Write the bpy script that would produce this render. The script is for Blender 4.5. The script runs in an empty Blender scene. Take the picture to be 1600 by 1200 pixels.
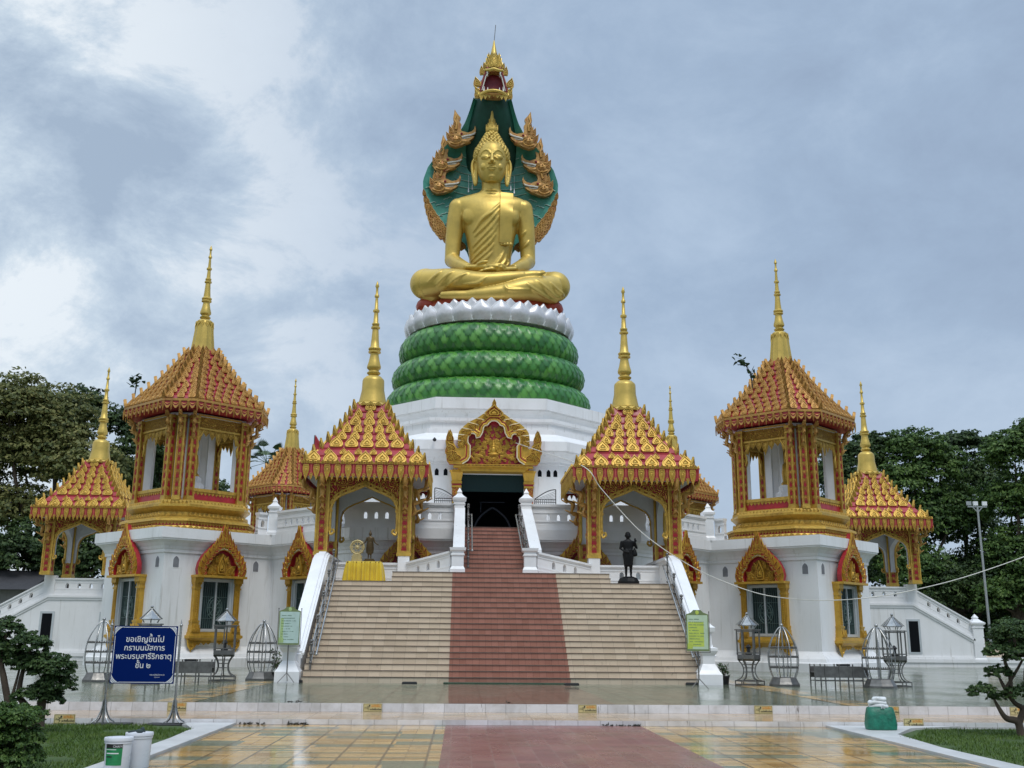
import bpy, bmesh, math, random
import numpy as np
from mathutils import Vector, Matrix
from mathutils.geometry import tessellate_polygon
from mathutils.bvhtree import BVHTree
R = math.radians
PI = math.pi
random.seed(7)
SC = bpy.context.scene
COL = SC.collection

# ------------------------------------------------------------------ camera
EYE = Vector((-1.375, -62.8091, 1.6))
YAW, PITCH, ROLL = 0.0443, 0.2526, 0.0083
FPX, PPY = 1675.43, 562.55
fw = Vector((math.sin(YAW)*math.cos(PITCH), math.cos(YAW)*math.cos(PITCH), math.sin(PITCH)))
r0 = Vector((math.cos(YAW), -math.sin(YAW), 0)); u0 = r0.cross(fw)
rt = math.cos(ROLL)*r0 + math.sin(ROLL)*u0
up = -math.sin(ROLL)*r0 + math.cos(ROLL)*u0
cd = bpy.data.cameras.new('camera'); cam = bpy.data.objects.new('camera', cd); COL.objects.link(cam)
cd.sensor_fit = 'HORIZONTAL'; cd.sensor_width = 36; cd.lens = 36*FPX/1600
cd.shift_y = (PPY-600)/1600
cd.clip_start = .1; cd.clip_end = 3000
cam.matrix_world = Matrix(((rt.x, up.x, -fw.x, EYE.x), (rt.y, up.y, -fw.y, EYE.y), (rt.z, up.z, -fw.z, EYE.z), (0, 0, 0, 1)))
SC.camera = cam
def _ray(x, y): return fw + rt*((x-800)/FPX) + up*((PPY-y)/FPX)
def atY(x, y, Y):
    r = _ray(x, y); return EYE + r*((Y-EYE.y)/r.y)
def atZ(x, y, Z):
    r = _ray(x, y); return EYE + r*((Z-EYE.z)/r.z)

# ------------------------------------------------------------------ world, sun, exposure
SUN_EL, SUN_AZ = 58, 158        # azimuth clockwise from +Y: high in front of the temple
w = bpy.data.worlds.new('World'); SC.world = w; w.use_nodes = True
nt = w.node_tree; N = nt.nodes; L = nt.links; N.clear()
def nn(t, **k):
    n = N.new(t)
    for a, b in k.items(): setattr(n, a, b)
    return n
wo = nn('ShaderNodeOutputWorld'); bg = nn('ShaderNodeBackground'); L.new(bg.outputs[0], wo.inputs[0])
sky = nn('ShaderNodeTexSky', sky_type='NISHITA', sun_disc=False, sun_elevation=R(SUN_EL), sun_rotation=R(SUN_AZ), dust_density=2.0)
tc = nn('ShaderNodeTexCoord'); sp = nn('ShaderNodeSeparateXYZ'); L.new(tc.outputs['Generated'], sp.inputs[0])
def mth(op, a, b=None, c=None, clamp=False):
    n = nn('ShaderNodeMath', operation=op, use_clamp=clamp)
    for i, v in enumerate((a, b, c)):
        if v is None: continue
        if isinstance(v, (int, float)): n.inputs[i].default_value = v
        else: L.new(v, n.inputs[i])
    return n.outputs[0]
zz = mth('ADD', mth('MAXIMUM', sp.outputs[2], 0.0), .22)
cx = mth('DIVIDE', sp.outputs[0], zz); cy = mth('DIVIDE', sp.outputs[1], zz)
cmb = nn('ShaderNodeCombineXYZ'); L.new(cx, cmb.inputs[0]); L.new(cy, cmb.inputs[1])
def noise(scale, detail, rough=.55, dist=0., off=(0, 0, 0)):
    mp = nn('ShaderNodeMapping'); L.new(tc.outputs['Generated'], mp.inputs[0]); mp.inputs['Location'].default_value = off
    mp.inputs['Rotation'].default_value = (0, R(-24), 0); mp.inputs['Scale'].default_value = (1.0, 1.0, 1.55)
    n = nn('ShaderNodeTexNoise'); L.new(mp.outputs[0], n.inputs[0])
    n.inputs['Scale'].default_value = scale; n.inputs['Detail'].default_value = detail
    n.inputs['Roughness'].default_value = rough; n.inputs['Distortion'].default_value = dist
    return n.outputs[0]
def ramp(v, stops):
    n = nn('ShaderNodeValToRGB'); L.new(v, n.inputs[0]); e = n.color_ramp.elements
    e[0].position, e[0].color = stops[0]; e[1].position, e[1].color = stops[-1]
    for p_, c_ in stops[1:-1]:
        k = e.new(p_); k.color = c_
    return n.outputs[0]
def mix(f, a, b, bt='MIX'):
    n = nn('ShaderNodeMix', data_type='RGBA', blend_type=bt)
    if isinstance(f, (int, float)): n.inputs[0].default_value = f
    else: L.new(f, n.inputs[0])
    for i, v in ((6, a), (7, b)):
        if isinstance(v, tuple): n.inputs[i].default_value = v
        else: L.new(v, n.inputs[i])
    return n.outputs[2]
big = noise(3.2, 4, .5, .5, (3.1, .7, 0)); det = noise(6.0, 12, .66, .25, (1.3, 4.2, .4))
side = nn('ShaderNodeMapRange', interpolation_type='SMOOTHSTEP'); L.new(sp.outputs[0], side.inputs[0])
side.inputs[1].default_value = -.42; side.inputs[2].default_value = .12; side.inputs[3].default_value = 1; side.inputs[4].default_value = 0
# left: broken bright cloud; right: an even grey-blue sheet with faint structure
lump = mth('ADD', mth('MULTIPLY', det, .66), mth('MULTIPLY', big, .34))
def patch(px_, py_, wid, amt):           # broad brighter or darker bank of cloud in one quarter of the sky
    global lump
    d = _ray(px_, py_).normalized(); n = nn('ShaderNodeVectorMath', operation='DOT_PRODUCT'); L.new(tc.outputs['Generated'], n.inputs[0]); n.inputs[1].default_value = d
    m = nn('ShaderNodeMapRange', interpolation_type='SMOOTHSTEP'); L.new(n.outputs['Value'], m.inputs[0]); m.inputs[1].default_value = math.cos(wid); m.inputs[2].default_value = 1; m.inputs[3].default_value = 0; m.inputs[4].default_value = amt
    lump = mth('ADD', lump, m.outputs[0])
for q_ in ((210, 20, .13, .085), (330, 110, .10, .05), (420, 200, .11, .045), (370, 340, .12, .055), (470, 450, .14, .03), (140, 170, .11, -.03), (250, 260, .10, -.025), (40, 60, .10, -.03), (110, 450, .12, -.03), (1150, 420, .2, .09), (1560, 640, .13, .12), (1450, 120, .25, -.05), (900, 120, .2, .03)): patch(*q_)
lc = ramp(lump, [(.38, (.36, .455, .58, 1)), (.45, (.45, .55, .67, 1)), (.51, (.57, .67, .77, 1)), (.57, (.80, .86, .91, 1))])
rc = ramp(lump, [(.34, (.30, .39, .53, 1)), (.5, (.345, .45, .60, 1)), (.66, (.42, .53, .68, 1))])
cl = mix(side.outputs[0], rc, lc)
hz = nn('ShaderNodeMapRange', interpolation_type='SMOOTHSTEP'); L.new(sp.outputs[2], hz.inputs[0])
hz.inputs[1].default_value = .0; hz.inputs[2].default_value = .34; hz.inputs[3].default_value = .34; hz.inputs[4].default_value = 0
cl = mix(hz.outputs[0], cl, (.58, .66, .75, 1))
# overhead the cloud is thinner and lets more light through
ze = nn('ShaderNodeMapRange', interpolation_type='SMOOTHSTEP'); L.new(sp.outputs[2], ze.inputs[0])
ze.inputs[1].default_value = .55; ze.inputs[2].default_value = .95; ze.inputs[3].default_value = 1; ze.inputs[4].default_value = 2.3
zv = nn('ShaderNodeVectorMath', operation='SCALE'); L.new(cl, zv.inputs[0]); L.new(ze.outputs[0], zv.inputs[3])
STR = .1
sc_ = nn('ShaderNodeVectorMath', operation='SCALE'); L.new(zv.outputs[0], sc_.inputs[0]); sc_.inputs[3].default_value = 1/STR
L.new(mix(.93, sky.outputs[0], sc_.outputs[0]), bg.inputs[0]); bg.inputs[1].default_value = STR

sd = bpy.data.lights.new('sun', 'SUN'); so = bpy.data.objects.new('sun', sd); COL.objects.link(so)
sd.energy = 1.35; sd.angle = R(24); sd.color = (1, .965, .91)
az = R(SUN_AZ); el = R(SUN_EL)
dv = Vector((math.sin(az)*math.cos(el), math.cos(az)*math.cos(el), math.sin(el)))
so.rotation_euler = dv.to_track_quat('Z', 'Y').to_euler(); so.location = dv*200
SC.view_settings.view_transform = 'Standard'; SC.view_settings.look = 'None'
SC.view_settings.exposure = .13; SC.view_settings.gamma = 1; SC.view_settings.use_curve_mapping = False
SC.render.engine = 'CYCLES'

# ------------------------------------------------------------------ mesh helpers
class MB:
    def __init__(s): s.v = []; s.f = []; s.m = []
    def add(s, pts, faces, m=0):
        b = len(s.v); s.v.extend([tuple(p) for p in pts])
        for f in faces: s.f.append(tuple(i+b for i in f)); s.m.append(m)
    def box(s, x0, x1, y0, y1, z0, z1, m=0, X=None):
        P = [(x, y, z) for z in (z0, z1) for y in (y0, y1) for x in (x0, x1)]
        if X: P = [X(Vector(p)) for p in P]
        s.add(P, [(0, 2, 3, 1), (4, 5, 7, 6), (0, 1, 5, 4), (2, 6, 7, 3), (0, 4, 6, 2), (1, 3, 7, 5)], m)
    def loft(s, rings, m=0, cap0=True, cap1=True, closed=True):
        n = len(rings[0]); P = [p for r in rings for p in r]; F = []
        ms = m if isinstance(m, (list, tuple)) else [m]*(len(rings)-1)
        b = len(s.v); s.v.extend([tuple(p) for p in P])
        for k in range(len(rings)-1):
            for i in range(n if closed else n-1):
                j = (i+1) % n
                s.f.append((b+k*n+i, b+k*n+j, b+(k+1)*n+j, b+(k+1)*n+i)); s.m.append(ms[k])
        if cap0: s.f.append(tuple(b+i for i in reversed(range(n)))); s.m.append(ms[0])
        if cap1: s.f.append(tuple(b+(len(rings)-1)*n+i for i in range(n))); s.m.append(ms[-1])
    def lathe(s, prof, seg=16, c=(0, 0, 0), m=0, sq=None, rot=0):
        rings = []
        for r, z in prof:
            ring = []
            for i in range(seg):
                a = 2*PI*i/seg + rot
                ring.append((c[0]+r*math.cos(a), c[1]+r*math.sin(a), c[2]+z))
            rings.append(ring)
        s.loft(rings, m)
    K = 1
    def tube(s, pts, rad, seg=8, m=0, caps=True, squash=1.0):
        pts = [Vector(p) for p in pts]; n = len(pts)
        if not isinstance(rad, (list, tuple)): rad = [rad]*n
        if MB.K > 1:
            seg *= MB.K
            if 3 <= n < 8:
                C4 = crom([Vector((*p, r)) for p, r in zip(pts, rad)], 6); pts = [c.to_3d() for c in C4]; rad = [c[3] for c in C4]; n = len(pts)
        rings = []; prev = None
        for i, p in enumerate(pts):
            t = (pts[min(i+1, n-1)]-pts[max(i-1, 0)])
            if t.length < 1e-9: t = Vector((0, 0, 1))
            t.normalize()
            if prev is None:
                a = Vector((0, 0, 1)) if abs(t.z) < .9 else Vector((0, 1, 0))
                nrm = t.cross(a).normalized()
            else:
                nrm = prev - t*prev.dot(t)
                nrm = nrm.normalized() if nrm.length > 1e-6 else t.orthogonal().normalized()
            prev = nrm; bn = t.cross(nrm)
            rings.append([p + nrm*(rad[i]*math.cos(2*PI*k/seg)) + bn*(rad[i]*squash*math.sin(2*PI*k/seg)) for k in range(seg)])
        s.loft(rings, m, caps, caps)
    def bar(s, a, b, w_, h_=None, m=0):
        a = Vector(a); b = Vector(b); t = (b-a).normalized(); h_ = h_ or w_
        q = Vector((0, 0, 1)) if abs(t.z) < .95 else Vector((0, 1, 0))
        n = t.cross(q).normalized(); k = n.cross(t)
        s.loft([[p+n*(w_/2*i)+k*(h_/2*j) for i, j in ((-1, -1), (1, -1), (1, 1), (-1, 1))] for p in (a, b)], m)
    def ball(s, c, r, m=0, seg=10, ring=6):
        seg *= MB.K; ring *= MB.K
        rx, ry, rz = r if isinstance(r, (tuple, list)) else (r, r, r)
        rings = []
        for k in range(ring+1):
            a = -PI/2 + PI*k/ring
            q = max(math.cos(a), .02)
            rings.append([(c[0]+rx*q*math.cos(2*PI*i/seg), c[1]+ry*q*math.sin(2*PI*i/seg), c[2]+rz*math.sin(a)) for i in range(seg)])
        s.loft(rings, m)
    def prism(s, poly, o, ux, uy, d, m=0, holes=(), mback=None, mside=None):
        """flat outline (2-D) with holes, given a thickness d along ux x uy"""
        o = Vector(o); ux = Vector(ux); uy = Vector(uy); n = ux.cross(uy).normalized()
        loops = [list(poly)]+[list(h) for h in holes]
        flat = [p for l in loops for p in l]
        tri = tessellate_polygon([[Vector((p[0], p[1], 0)) for p in l] for l in loops])
        F = [o+ux*p[0]+uy*p[1]+n*d for p in flat]; B = [o+ux*p[0]+uy*p[1] for p in flat]
        k = len(flat); b = len(s.v); s.v.extend([tuple(p) for p in F+B])
        for t in tri:
            p0, p1, p2 = (flat[i] for i in t)
            ar = (p1[0]-p0[0])*(p2[1]-p0[1])-(p1[1]-p0[1])*(p2[0]-p0[0])
            if abs(ar) < 1e-12: continue
            t = tuple(t) if ar > 0 else tuple(reversed(t))
            s.f.append(tuple(b+i for i in t)); s.m.append(m)
            s.f.append(tuple(b+k+i for i in reversed(t))); s.m.append(m if mback is None else mback)
        q = 0
        for li, l in enumerate(loops):
            ar = sum(l[i][0]*l[(i+1) % len(l)][1]-l[(i+1) % len(l)][0]*l[i][1] for i in range(len(l)))
            ccw = (ar > 0) == (li == 0)
            for i in range(len(l)):
                a, c = q+i, q+(i+1) % len(l)
                if not ccw: a, c = c, a
                s.f.append((b+a, b+k+a, b+k+c, b+c)); s.m.append(m if mside is None else mside)
            q += len(l)
    LEAF = [(.80, 0), (.98, .14), (1, .32), (.84, .52), (.50, .74), (.18, .92)]
    def leaf(s, o, r, u, w_, h_, t=.04, m=0, m2=None, lean=0.):
        """raised pointed ornament leaf: rim, sunk field and boss"""
        o = Vector(o); r = Vector(r).normalized(); u = Vector(u).normalized(); n = r.cross(u)
        half = MB.LEAF
        out = [(x, y) for x, y in half]+[(0, 1.08)]+[(-x, y) for x, y in reversed(half)]
        k = len(out); rings = []
        for sc, hh in ((1, 0), (.96, .95), (.84, 1), (.78, .5), (.58, .5), (.53, .95), (.40, .95), (.35, .5), (.14, 1.1)):
            rings.append([o + r*(x*w_/2*sc) + u*(h_*(.36+(y-.36)*sc)) + n*(t*hh + lean*h_*(y*sc)) for x, y in out])
        q_ = m if m2 is None else m2; ms = [m, m, q_, q_, m, m, q_, m]
        s.loft(rings, ms, cap0=False, cap1=True)
    def build(s, name, mats, parent=None, smooth=None, label=None):
        me = bpy.data.meshes.new(name); me.from_pydata(s.v, [], s.f)
        mats = mats if isinstance(mats, (list, tuple)) else [mats]
        for x in mats: me.materials.append(x)
        if len(mats) > 1: me.polygons.foreach_set('material_index', s.m)
        if smooth is not None:
            me.polygons.foreach_set('use_smooth', [True]*len(s.f))
            if smooth < 180: me.set_sharp_from_angle(angle=R(smooth))
        me.validate(); me.update()
        o = bpy.data.objects.new(name, me); COL.objects.link(o)
        if parent: o.parent = parent
        if label: o['label'] = label
        return o
def tag(o, label=None, cat=None, group=None, kind=None):
    if label: o['label'] = label
    if cat: o['category'] = cat
    if group: o['group'] = group
    if kind: o['kind'] = kind
    return o
def thing(name, loc, label, cat, group=None, rz=0):
    o = bpy.data.objects.new(name, None); COL.objects.link(o); o.empty_display_size = .3
    o.location = loc; o.rotation_euler = (0, 0, rz)
    return tag(o, label, cat, group)
KIDS = {}
def children(o): return [c for c in COL.objects if c.parent == o]
def copy_tree(o, parent=None):
    c = o.copy(); COL.objects.link(c); c.parent = parent
    for ch in children(o): copy_tree(ch, c)
    return c
def dup(o, loc, rz, label, scale=None):
    c = copy_tree(o); c.location = loc; c.rotation_euler = (0, 0, rz); c['label'] = label
    if scale: c.scale = (scale,)*3
    return c
def offset(poly, d):
    """move a CCW outline outwards by d (mitred)"""
    n = len(poly); out = []
    for i in range(n):
        p, a, b = Vector(poly[i]), Vector(poly[i-1]), Vector(poly[(i+1) % n])
        e1 = (p-a).normalized(); e2 = (b-p).normalized()
        n1 = Vector((e1.y, -e1.x)); n2 = Vector((e2.y, -e2.x))
        k = (n1+n2); k = k/(1+n1.dot(n2)) if 1+n1.dot(n2) > .05 else n1
        out.append((p.x+k.x*d, p.y+k.y*d))
    return out
def ring3(poly, z): return [(x, y, z) for x, y in poly]
def bez(p0, p1, p2, n=8):
    p0, p1, p2 = Vector(p0), Vector(p1), Vector(p2)
    return [p0*(1-t)**2+p1*2*t*(1-t)+p2*t*t for t in [i/n for i in range(n+1)]]
def crom(P, n=6):
    P = [Vector(p) for p in P]; Q = [P[0]*2-P[1]]+P+[P[-1]*2-P[-2]]; out = []
    for i in range(1, len(Q)-2):
        a, b, c, d = Q[i-1:i+3]
        for k in range(n):
            t = k/n
            out.append(.5*((2*b)+(c-a)*t+(2*a-5*b+4*c-d)*t*t+(3*b-a-3*c+d)*t**3))
    out.append(P[-1]); return out

# ------------------------------------------------------------------ materials
class M:
    def __init__(s, name, rough=.6, metal=0., base=(.5, .5, .5), coat=0., spec=.5):
        s.mat = bpy.data.materials.new(name); s.mat.use_nodes = True
        s.t = s.mat.node_tree; s.b = s.t.nodes['Principled BSDF']
        s.b.inputs['Base Color'].default_value = (*base, 1); s.b.inputs['Roughness'].default_value = rough
        s.b.inputs['Metallic'].default_value = metal; s.b.inputs['Coat Weight'].default_value = coat
        s.b.inputs['Specular IOR Level'].default_value = spec
        s.co = s.n('ShaderNodeTexCoord').outputs['Object']
    def n(s, t, **k):
        n = s.t.nodes.new(t)
        for a, b in k.items(): setattr(n, a, b)
        return n
    def l(s, a, b): s.t.links.new(a, b)
    def mapping(s, scale=(1, 1, 1), rot=(0, 0, 0), loc=(0, 0, 0), src=None):
        m = s.n('ShaderNodeMapping'); s.l(src or s.co, m.inputs[0])
        m.inputs['Scale'].default_value = scale; m.inputs['Rotation'].default_value = rot; m.inputs['Location'].default_value = loc
        return m.outputs[0]
    def noise(s, sc, det=4, rough=.55, vec=None, dist=0):
        n = s.n('ShaderNodeTexNoise'); s.l(vec or s.co, n.inputs[0])
        n.inputs['Scale'].default_value = sc; n.inputs['Detail'].default_value = det; n.inputs['Roughness'].default_value = rough
        n.inputs['Distortion'].default_value = dist
        return n.outputs[0]
    def ramp(s, v, stops):
        n = s.n('ShaderNodeValToRGB'); s.l(v, n.inputs[0]); e = n.color_ramp.elements
        e[0].position = stops[0][0]; e[0].color = (*stops[0][1], 1); e[1].position = stops[-1][0]; e[1].color = (*stops[-1][1], 1)
        for p, c in stops[1:-1]:
            k = e.new(p); k.color = (*c, 1)
        return n.outputs[0]
    def rng(s, v, a, b, c, d):
        n = s.n('ShaderNodeMapRange'); s.l(v, n.inputs[0])
        for i, x in enumerate((a, b, c, d)): n.inputs[i+1].default_value = x
        return n.outputs[0]
    def mix(s, f, a, b, bt='MIX'):
        n = s.n('ShaderNodeMix', data_type='RGBA', blend_type=bt)
        if isinstance(f, (int, float)): n.inputs[0].default_value = f
        else: s.l(f, n.inputs[0])
        for i, v in ((6, a), (7, b)):
            if isinstance(v, tuple): n.inputs[i].default_value = (*v, 1)
            else: s.l(v, n.inputs[i])
        return n.outputs[2]
    def math(s, op, a, b=None):
        n = s.n('ShaderNodeMath', operation=op)
        for i, v in enumerate((a, b)):
            if v is None: continue
            if isinstance(v, (int, float)): n.inputs[i].default_value = v
            else: s.l(v, n.inputs[i])
        return n.outputs[0]
    def col(s, o): s.l(o, s.b.inputs['Base Color']); return s
    def rgh(s, o): s.l(o, s.b.inputs['Roughness']); return s
    def bump(s, h, strength=.5, dist=.02):
        n = s.n('ShaderNodeBump'); n.inputs['Strength'].default_value = strength; n.inputs['Distance'].default_value = dist
        s.l(h, n.inputs['Height']); s.l(n.outputs[0], s.b.inputs['Normal']); return s
def simple(name, c, rough=.6, metal=0, var=.12, sc=3., bump=0., bsc=20, coat=0.):
    m = M(name, rough, metal, c, coat); v = m.noise(sc, 5, .6)
    m.col(m.ramp(v, [(.3, tuple(x*(1-var) for x in c)), (.7, tuple(min(1, x*(1+var)) for x in c))]))
    m.rgh(m.rng(m.noise(sc*2.3, 3), .3, .7, max(.02, rough-.08), rough+.08))
    if bump: m.bump(m.noise(bsc, 5), bump, .03)
    return m.mat
def m_white():
    m = M('white_painted_plaster', .55)
    big = m.noise(.5, 4, .6); st = m.noise(1.0, 6, .6, m.mapping((1.5, 1.5, .35)))
    c = m.ramp(st, [(.26, (.66, .655, .64)), (.42, (.785, .785, .78)), (.62, (.82, .82, .82))])
    c = m.mix(m.rng(big, .42, .66, 0, .35), c, (.70, .70, .68))
    pt = m.noise(5.5, 5, .7); c = m.mix(m.rng(pt, .62, .75, 0, .5), c, (.66, .65, .62))
    dr = m.noise(1., 4, .6, m.mapping((5.5, 5.5, .35))); pa = m.noise(.35, 3); f = m.math('MULTIPLY', m.rng(dr, .57, .70, 0, .62), m.rng(pa, .40, .56, 0, 1)); c = m.mix(f, c, (.50, .485, .45))
    m.col(c); m.rgh(m.rng(big, .3, .7, .38, .62)); m.bump(m.noise(9, 5, .6), .10, .02); return m.mat
def m_gold(name, c, rough, metal, sc=6, dirt=.5, bsc=14, bst=.35, dirtc=(.26, .15, .03)):
    m = M(name, rough, metal, c)
    v = m.noise(sc, 6, .62); a = m.ramp(v, [(.30, tuple(x*.80 for x in c)), (.52, c), (.75, tuple(min(1, x*1.14) for x in c))])
    st = m.noise(sc*1.2, 5, .65, m.mapping((1.6, 1.6, .22))); a = m.mix(m.rng(st, .55, .75, 0, dirt*.8), a, dirtc)
    d = m.noise(sc*.45, 5, .7); m.col(m.mix(m.rng(d, .53, .75, 0, dirt), a, dirtc))
    m.rgh(m.rng(v, .3, .7, rough-.08, rough+.12)); m.bump(m.noise(bsc, 4, .6), bst, .02); return m.mat
def m_fili(name, gold=(.60, .39, .06), red=(.33, .022, .024), sc=4.6, thr=.80):
    """gold scrollwork in relief on a red lacquer ground"""
    m = M(name, .4, .35)
    wv = m.n('ShaderNodeTexNoise'); m.l(m.co, wv.inputs[0]); wv.inputs['Scale'].default_value = sc*.6
    ad = m.n('ShaderNodeVectorMath', operation='MULTIPLY_ADD'); m.l(wv.outputs['Color'], ad.inputs[0]); ad.inputs[1].default_value = (.22,)*3; m.l(m.co, ad.inputs[2])
    vo = m.n('ShaderNodeTexVoronoi', feature='SMOOTH_F1'); m.l(ad.outputs[0], vo.inputs['Vector']); vo.inputs['Scale'].default_value = sc
    vo.inputs['Smoothness'].default_value = .25
    rings = m.math('ABSOLUTE', m.math('SINE', m.math('MULTIPLY', vo.outputs['Distance'], 12.)))
    msk = m.rng(rings, thr-.08, thr+.08, 0, 1)
    m.col(m.mix(msk, red, m.ramp(m.noise(sc*2, 3), [(.3, tuple(x*.75 for x in gold)), (.7, gold)])))
    m.l(m.rng(msk, 0, 1, 0, .55), m.b.inputs['Metallic'])
    m.bump(rings, .9, .04); return m.mat
def m_tiles(name, cols, size, grout, seed=0, rough=(.04, .22), wet=.5, gw=.012, band=None, big=None, bump=.35, spec=.5, rotate=False):
    """square floor tiles picked from a few glazes, wet film and dull patches"""
    m = M(name, .1)
    src = m.mapping(rot=(R(90), 0, 0)) if rotate else m.co
    s = m.n('ShaderNodeSeparateXYZ'); m.l(src, s.inputs[0])
    def cell(o, sz): return m.math('FLOOR', m.math('DIVIDE', o, sz))
    def edge(o, sz, g):
        fr = m.math('FRACT', m.math('DIVIDE', o, sz)); return m.math('LESS_THAN', m.math('MINIMUM', fr, m.math('SUBTRACT', 1, fr)), g/sz)
    sx, sy = size
    cb = m.n('ShaderNodeCombineXYZ'); m.l(cell(s.outputs[0], sx), cb.inputs[0]); m.l(cell(s.outputs[1], sy), cb.inputs[1]); cb.inputs[2].default_value = seed
    wn = m.n('ShaderNodeTexWhiteNoise'); m.l(cb.outputs[0], wn.inputs[0])
    c = m.ramp(wn.outputs['Value'], cols)
    if band:      # rows of the other glaze
        for (per, ph, cc, prob) in band:
            rw = m.math('FLOOR', m.math('DIVIDE', s.outputs[1], per)); cl_ = m.math('FLOOR', m.math('DIVIDE', s.outputs[0], per*ph))
            q = m.n('ShaderNodeCombineXYZ'); m.l(rw, q.inputs[0]); m.l(cl_, q.inputs[1]); q.inputs[2].default_value = seed+3.3
            wq = m.n('ShaderNodeTexWhiteNoise'); m.l(q.outputs[0], wq.inputs[0])
            c = m.mix(m.math('LESS_THAN', wq.outputs['Value'], prob), c, cc)
    c = m.mix(m.rng(m.noise(1.3, 5, .7), .45, .75, 0, .45), c, (.16, .13, .08))
    c = m.mix(m.rng(m.noise(7, 5, .7), .5, .8, 0, .3), c, (.55, .5, .4), 'MULTIPLY')
    e = m.math('MAXIMUM', edge(s.outputs[0], sx, gw*.6), edge(s.outputs[1], sy, gw*.6)); c = m.mix(m.math('MULTIPLY', e, .45), c, grout)
    if big:
        g2 = m.math('MAXIMUM', edge(s.outputs[0], big, gw*1.6), edge(s.outputs[1], big, gw*1.2)); c = m.mix(m.math('MULTIPLY', g2, .62), c, grout)
    m.col(c)
    if rotate:      # dark drips under the tile edges
        sk = m.noise(1., 5, .65, m.mapping((7., 7., 1.2))); c = m.mix(m.rng(sk, .63, .70, 0, .8), c, (.075, .05, .035)); m.col(c)
    dry = m.noise(.55, 4, .6, m.mapping((1, .6, 1))); m.rgh(m.rng(dry, .38, .68, rough[0], rough[1]))
    rip = m.noise(3.5, 3, .5, m.mapping((1., 2.2, 1), src=src))
    h = m.math('ADD', m.math('MULTIPLY', rip, wet), m.math('MULTIPLY', e, -.25)); m.bump(h, bump, .01)
    m.b.inputs['Specular IOR Level'].default_value = spec
    return m.mat

WHITE = m_white()
WHITE2 = simple('white_gloss_paint', (.80, .80, .80), .35, 0, .05, 2., .05, 8)
GREYIN = simple('pale_grey_ceiling', (.55, .56, .58), .7, 0, .06)
GOLDS = m_gold('gold_statue_paint', (.60, .425, .10), .40, .5, 1.1, .2, 3., .10, (.33, .20, .05))
GOLD = m_gold('gold_ornament_paint', (.57, .36, .065), .40, .45, 5, .6, 18, .7, (.20, .085, .02))
GOLDY = m_gold('bright_gold_paint', (.59, .35, .05), .36, .5, 4, .5, 14, .5, (.28, .12, .02))
GOLDP = m_gold('weathered_gold_paint', (.50, .275, .068), .45, .35, 5, .75, 14, .6, (.24, .075, .03))
RED = simple('red_lacquer', (.36, .020, .028), .42, 0, .22, 3.)
REDP = simple('faded_red_paint', (.42, .07, .055), .5, 0, .25, 3.)
CREAM = simple('cream_beads', (.70, .62, .42), .5, 0, .1, 6)
FILI = m_fili('gold_scrollwork_on_red')
FILIG = m_fili('dense_gold_relief', (.55, .33, .05), (.28, .08, .02), 7.5, .36)
STEEL = simple('stainless_steel', (.36, .36, .35), .28, .85, .25, 4)
STEELM = simple('dull_steel', (.17, .165, .155), .42, .75, .25, 6)
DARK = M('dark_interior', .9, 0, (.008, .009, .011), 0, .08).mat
BLACK = simple('black_metal', (.014, .014, .015), .45, 0, .2)
GLASS = M('dark_window_glass', .15, 0, (.016, .030, .031), .0, .22).mat

# ================================================================== the setting
TZ = .26                                   # terrace level
def sheet(name, x0, x1, y0, y1, z, m, kind='structure'):
    b = MB(); b.add([(x0, y0, z), (x1, y0, z), (x1, y1, z), (x0, y1, z)], [(0, 1, 2, 3)])
    o = b.build(name, m); o['kind'] = kind; return o
EARTH = M('earth_and_short_grass', .9)
EARTH.col(EARTH.ramp(EARTH.noise(1.7, 6, .65), [(.3, (.045, .060, .016)), (.5, (.035, .070, .014)), (.75, (.10, .085, .045))])).bump(EARTH.noise(14, 4), .5, .03)
YEL, YEL2, GRN = (.60, .37, .13), (.66, .44, .19), (.20, .23, .15)
LOWT = m_tiles('wet_yellow_and_green_tiles', [(0, (.42, .225, .06)), (.3, YEL), (.65, YEL2), (1, (.55, .36, .16))], (.3, .15), (.045, .04, .03), 1, (.06, .26), .8, .012, [(.45, 2.6, GRN, .34), (.15, 12, (.27, .25, .13), .16)], .6, spec=.38)
REDT = m_tiles('wet_maroon_tiles', [(0, (.20, .082, .072)), (.5, (.245, .102, .088)), (1, (.28, .125, .105))], (.3, .3), (.30, .23, .19), 2, (.18, .45), .35, .010, spec=.35)
TERT = m_tiles('wet_green_glazed_tiles', [(0, (.125, .165, .115)), (.5, (.165, .195, .130)), (1, (.21, .225, .155))], (.3, .3), (.06, .06, .045), 3, (.05, .20), 1.2, .02, None, .6, bump=.6, spec=.33)
TANT = m_tiles('wet_tan_tiles', [(0, (.42, .30, .19)), (.5, (.50, .36, .235)), (1, (.56, .42, .29))], (.42, .42), (.12, .085, .06), 4, (.08, .3), .5, .014)
WTT = m_tiles('white_riser_tiles', [(0, (.62, .61, .62)), (.5, (.70, .69, .70)), (1, (.74, .73, .74))], (.42, .5), (.20, .19, .18), 5, (.12, .3), 0., .014, rotate=True)
CONC = simple('damp_whitewashed_concrete', (.52, .52, .51), .45, 0, .14, 1.6, .15, 12)
sheet('ground', -700, 700, -300, 1100, -.03, EARTH.mat)
sheet('lower_paving', -5.45, 5.5, -66, -41.83, .0, LOWT)
sheet('maroon_path', -1.62, 2.02, -66, -41.835, .004, REDT)
b = MB(); b.box(-14, 22, -41.83, -39.72, -.03, .095, 0); b.build('lower_step', TANT)['kind'] = 'structure'
b = MB(); b.box(-14, 22, -41.85, -41.83, -.03, .0955, 0); b.build('lower_step_riser', WTT)['kind'] = 'structure'
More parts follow.
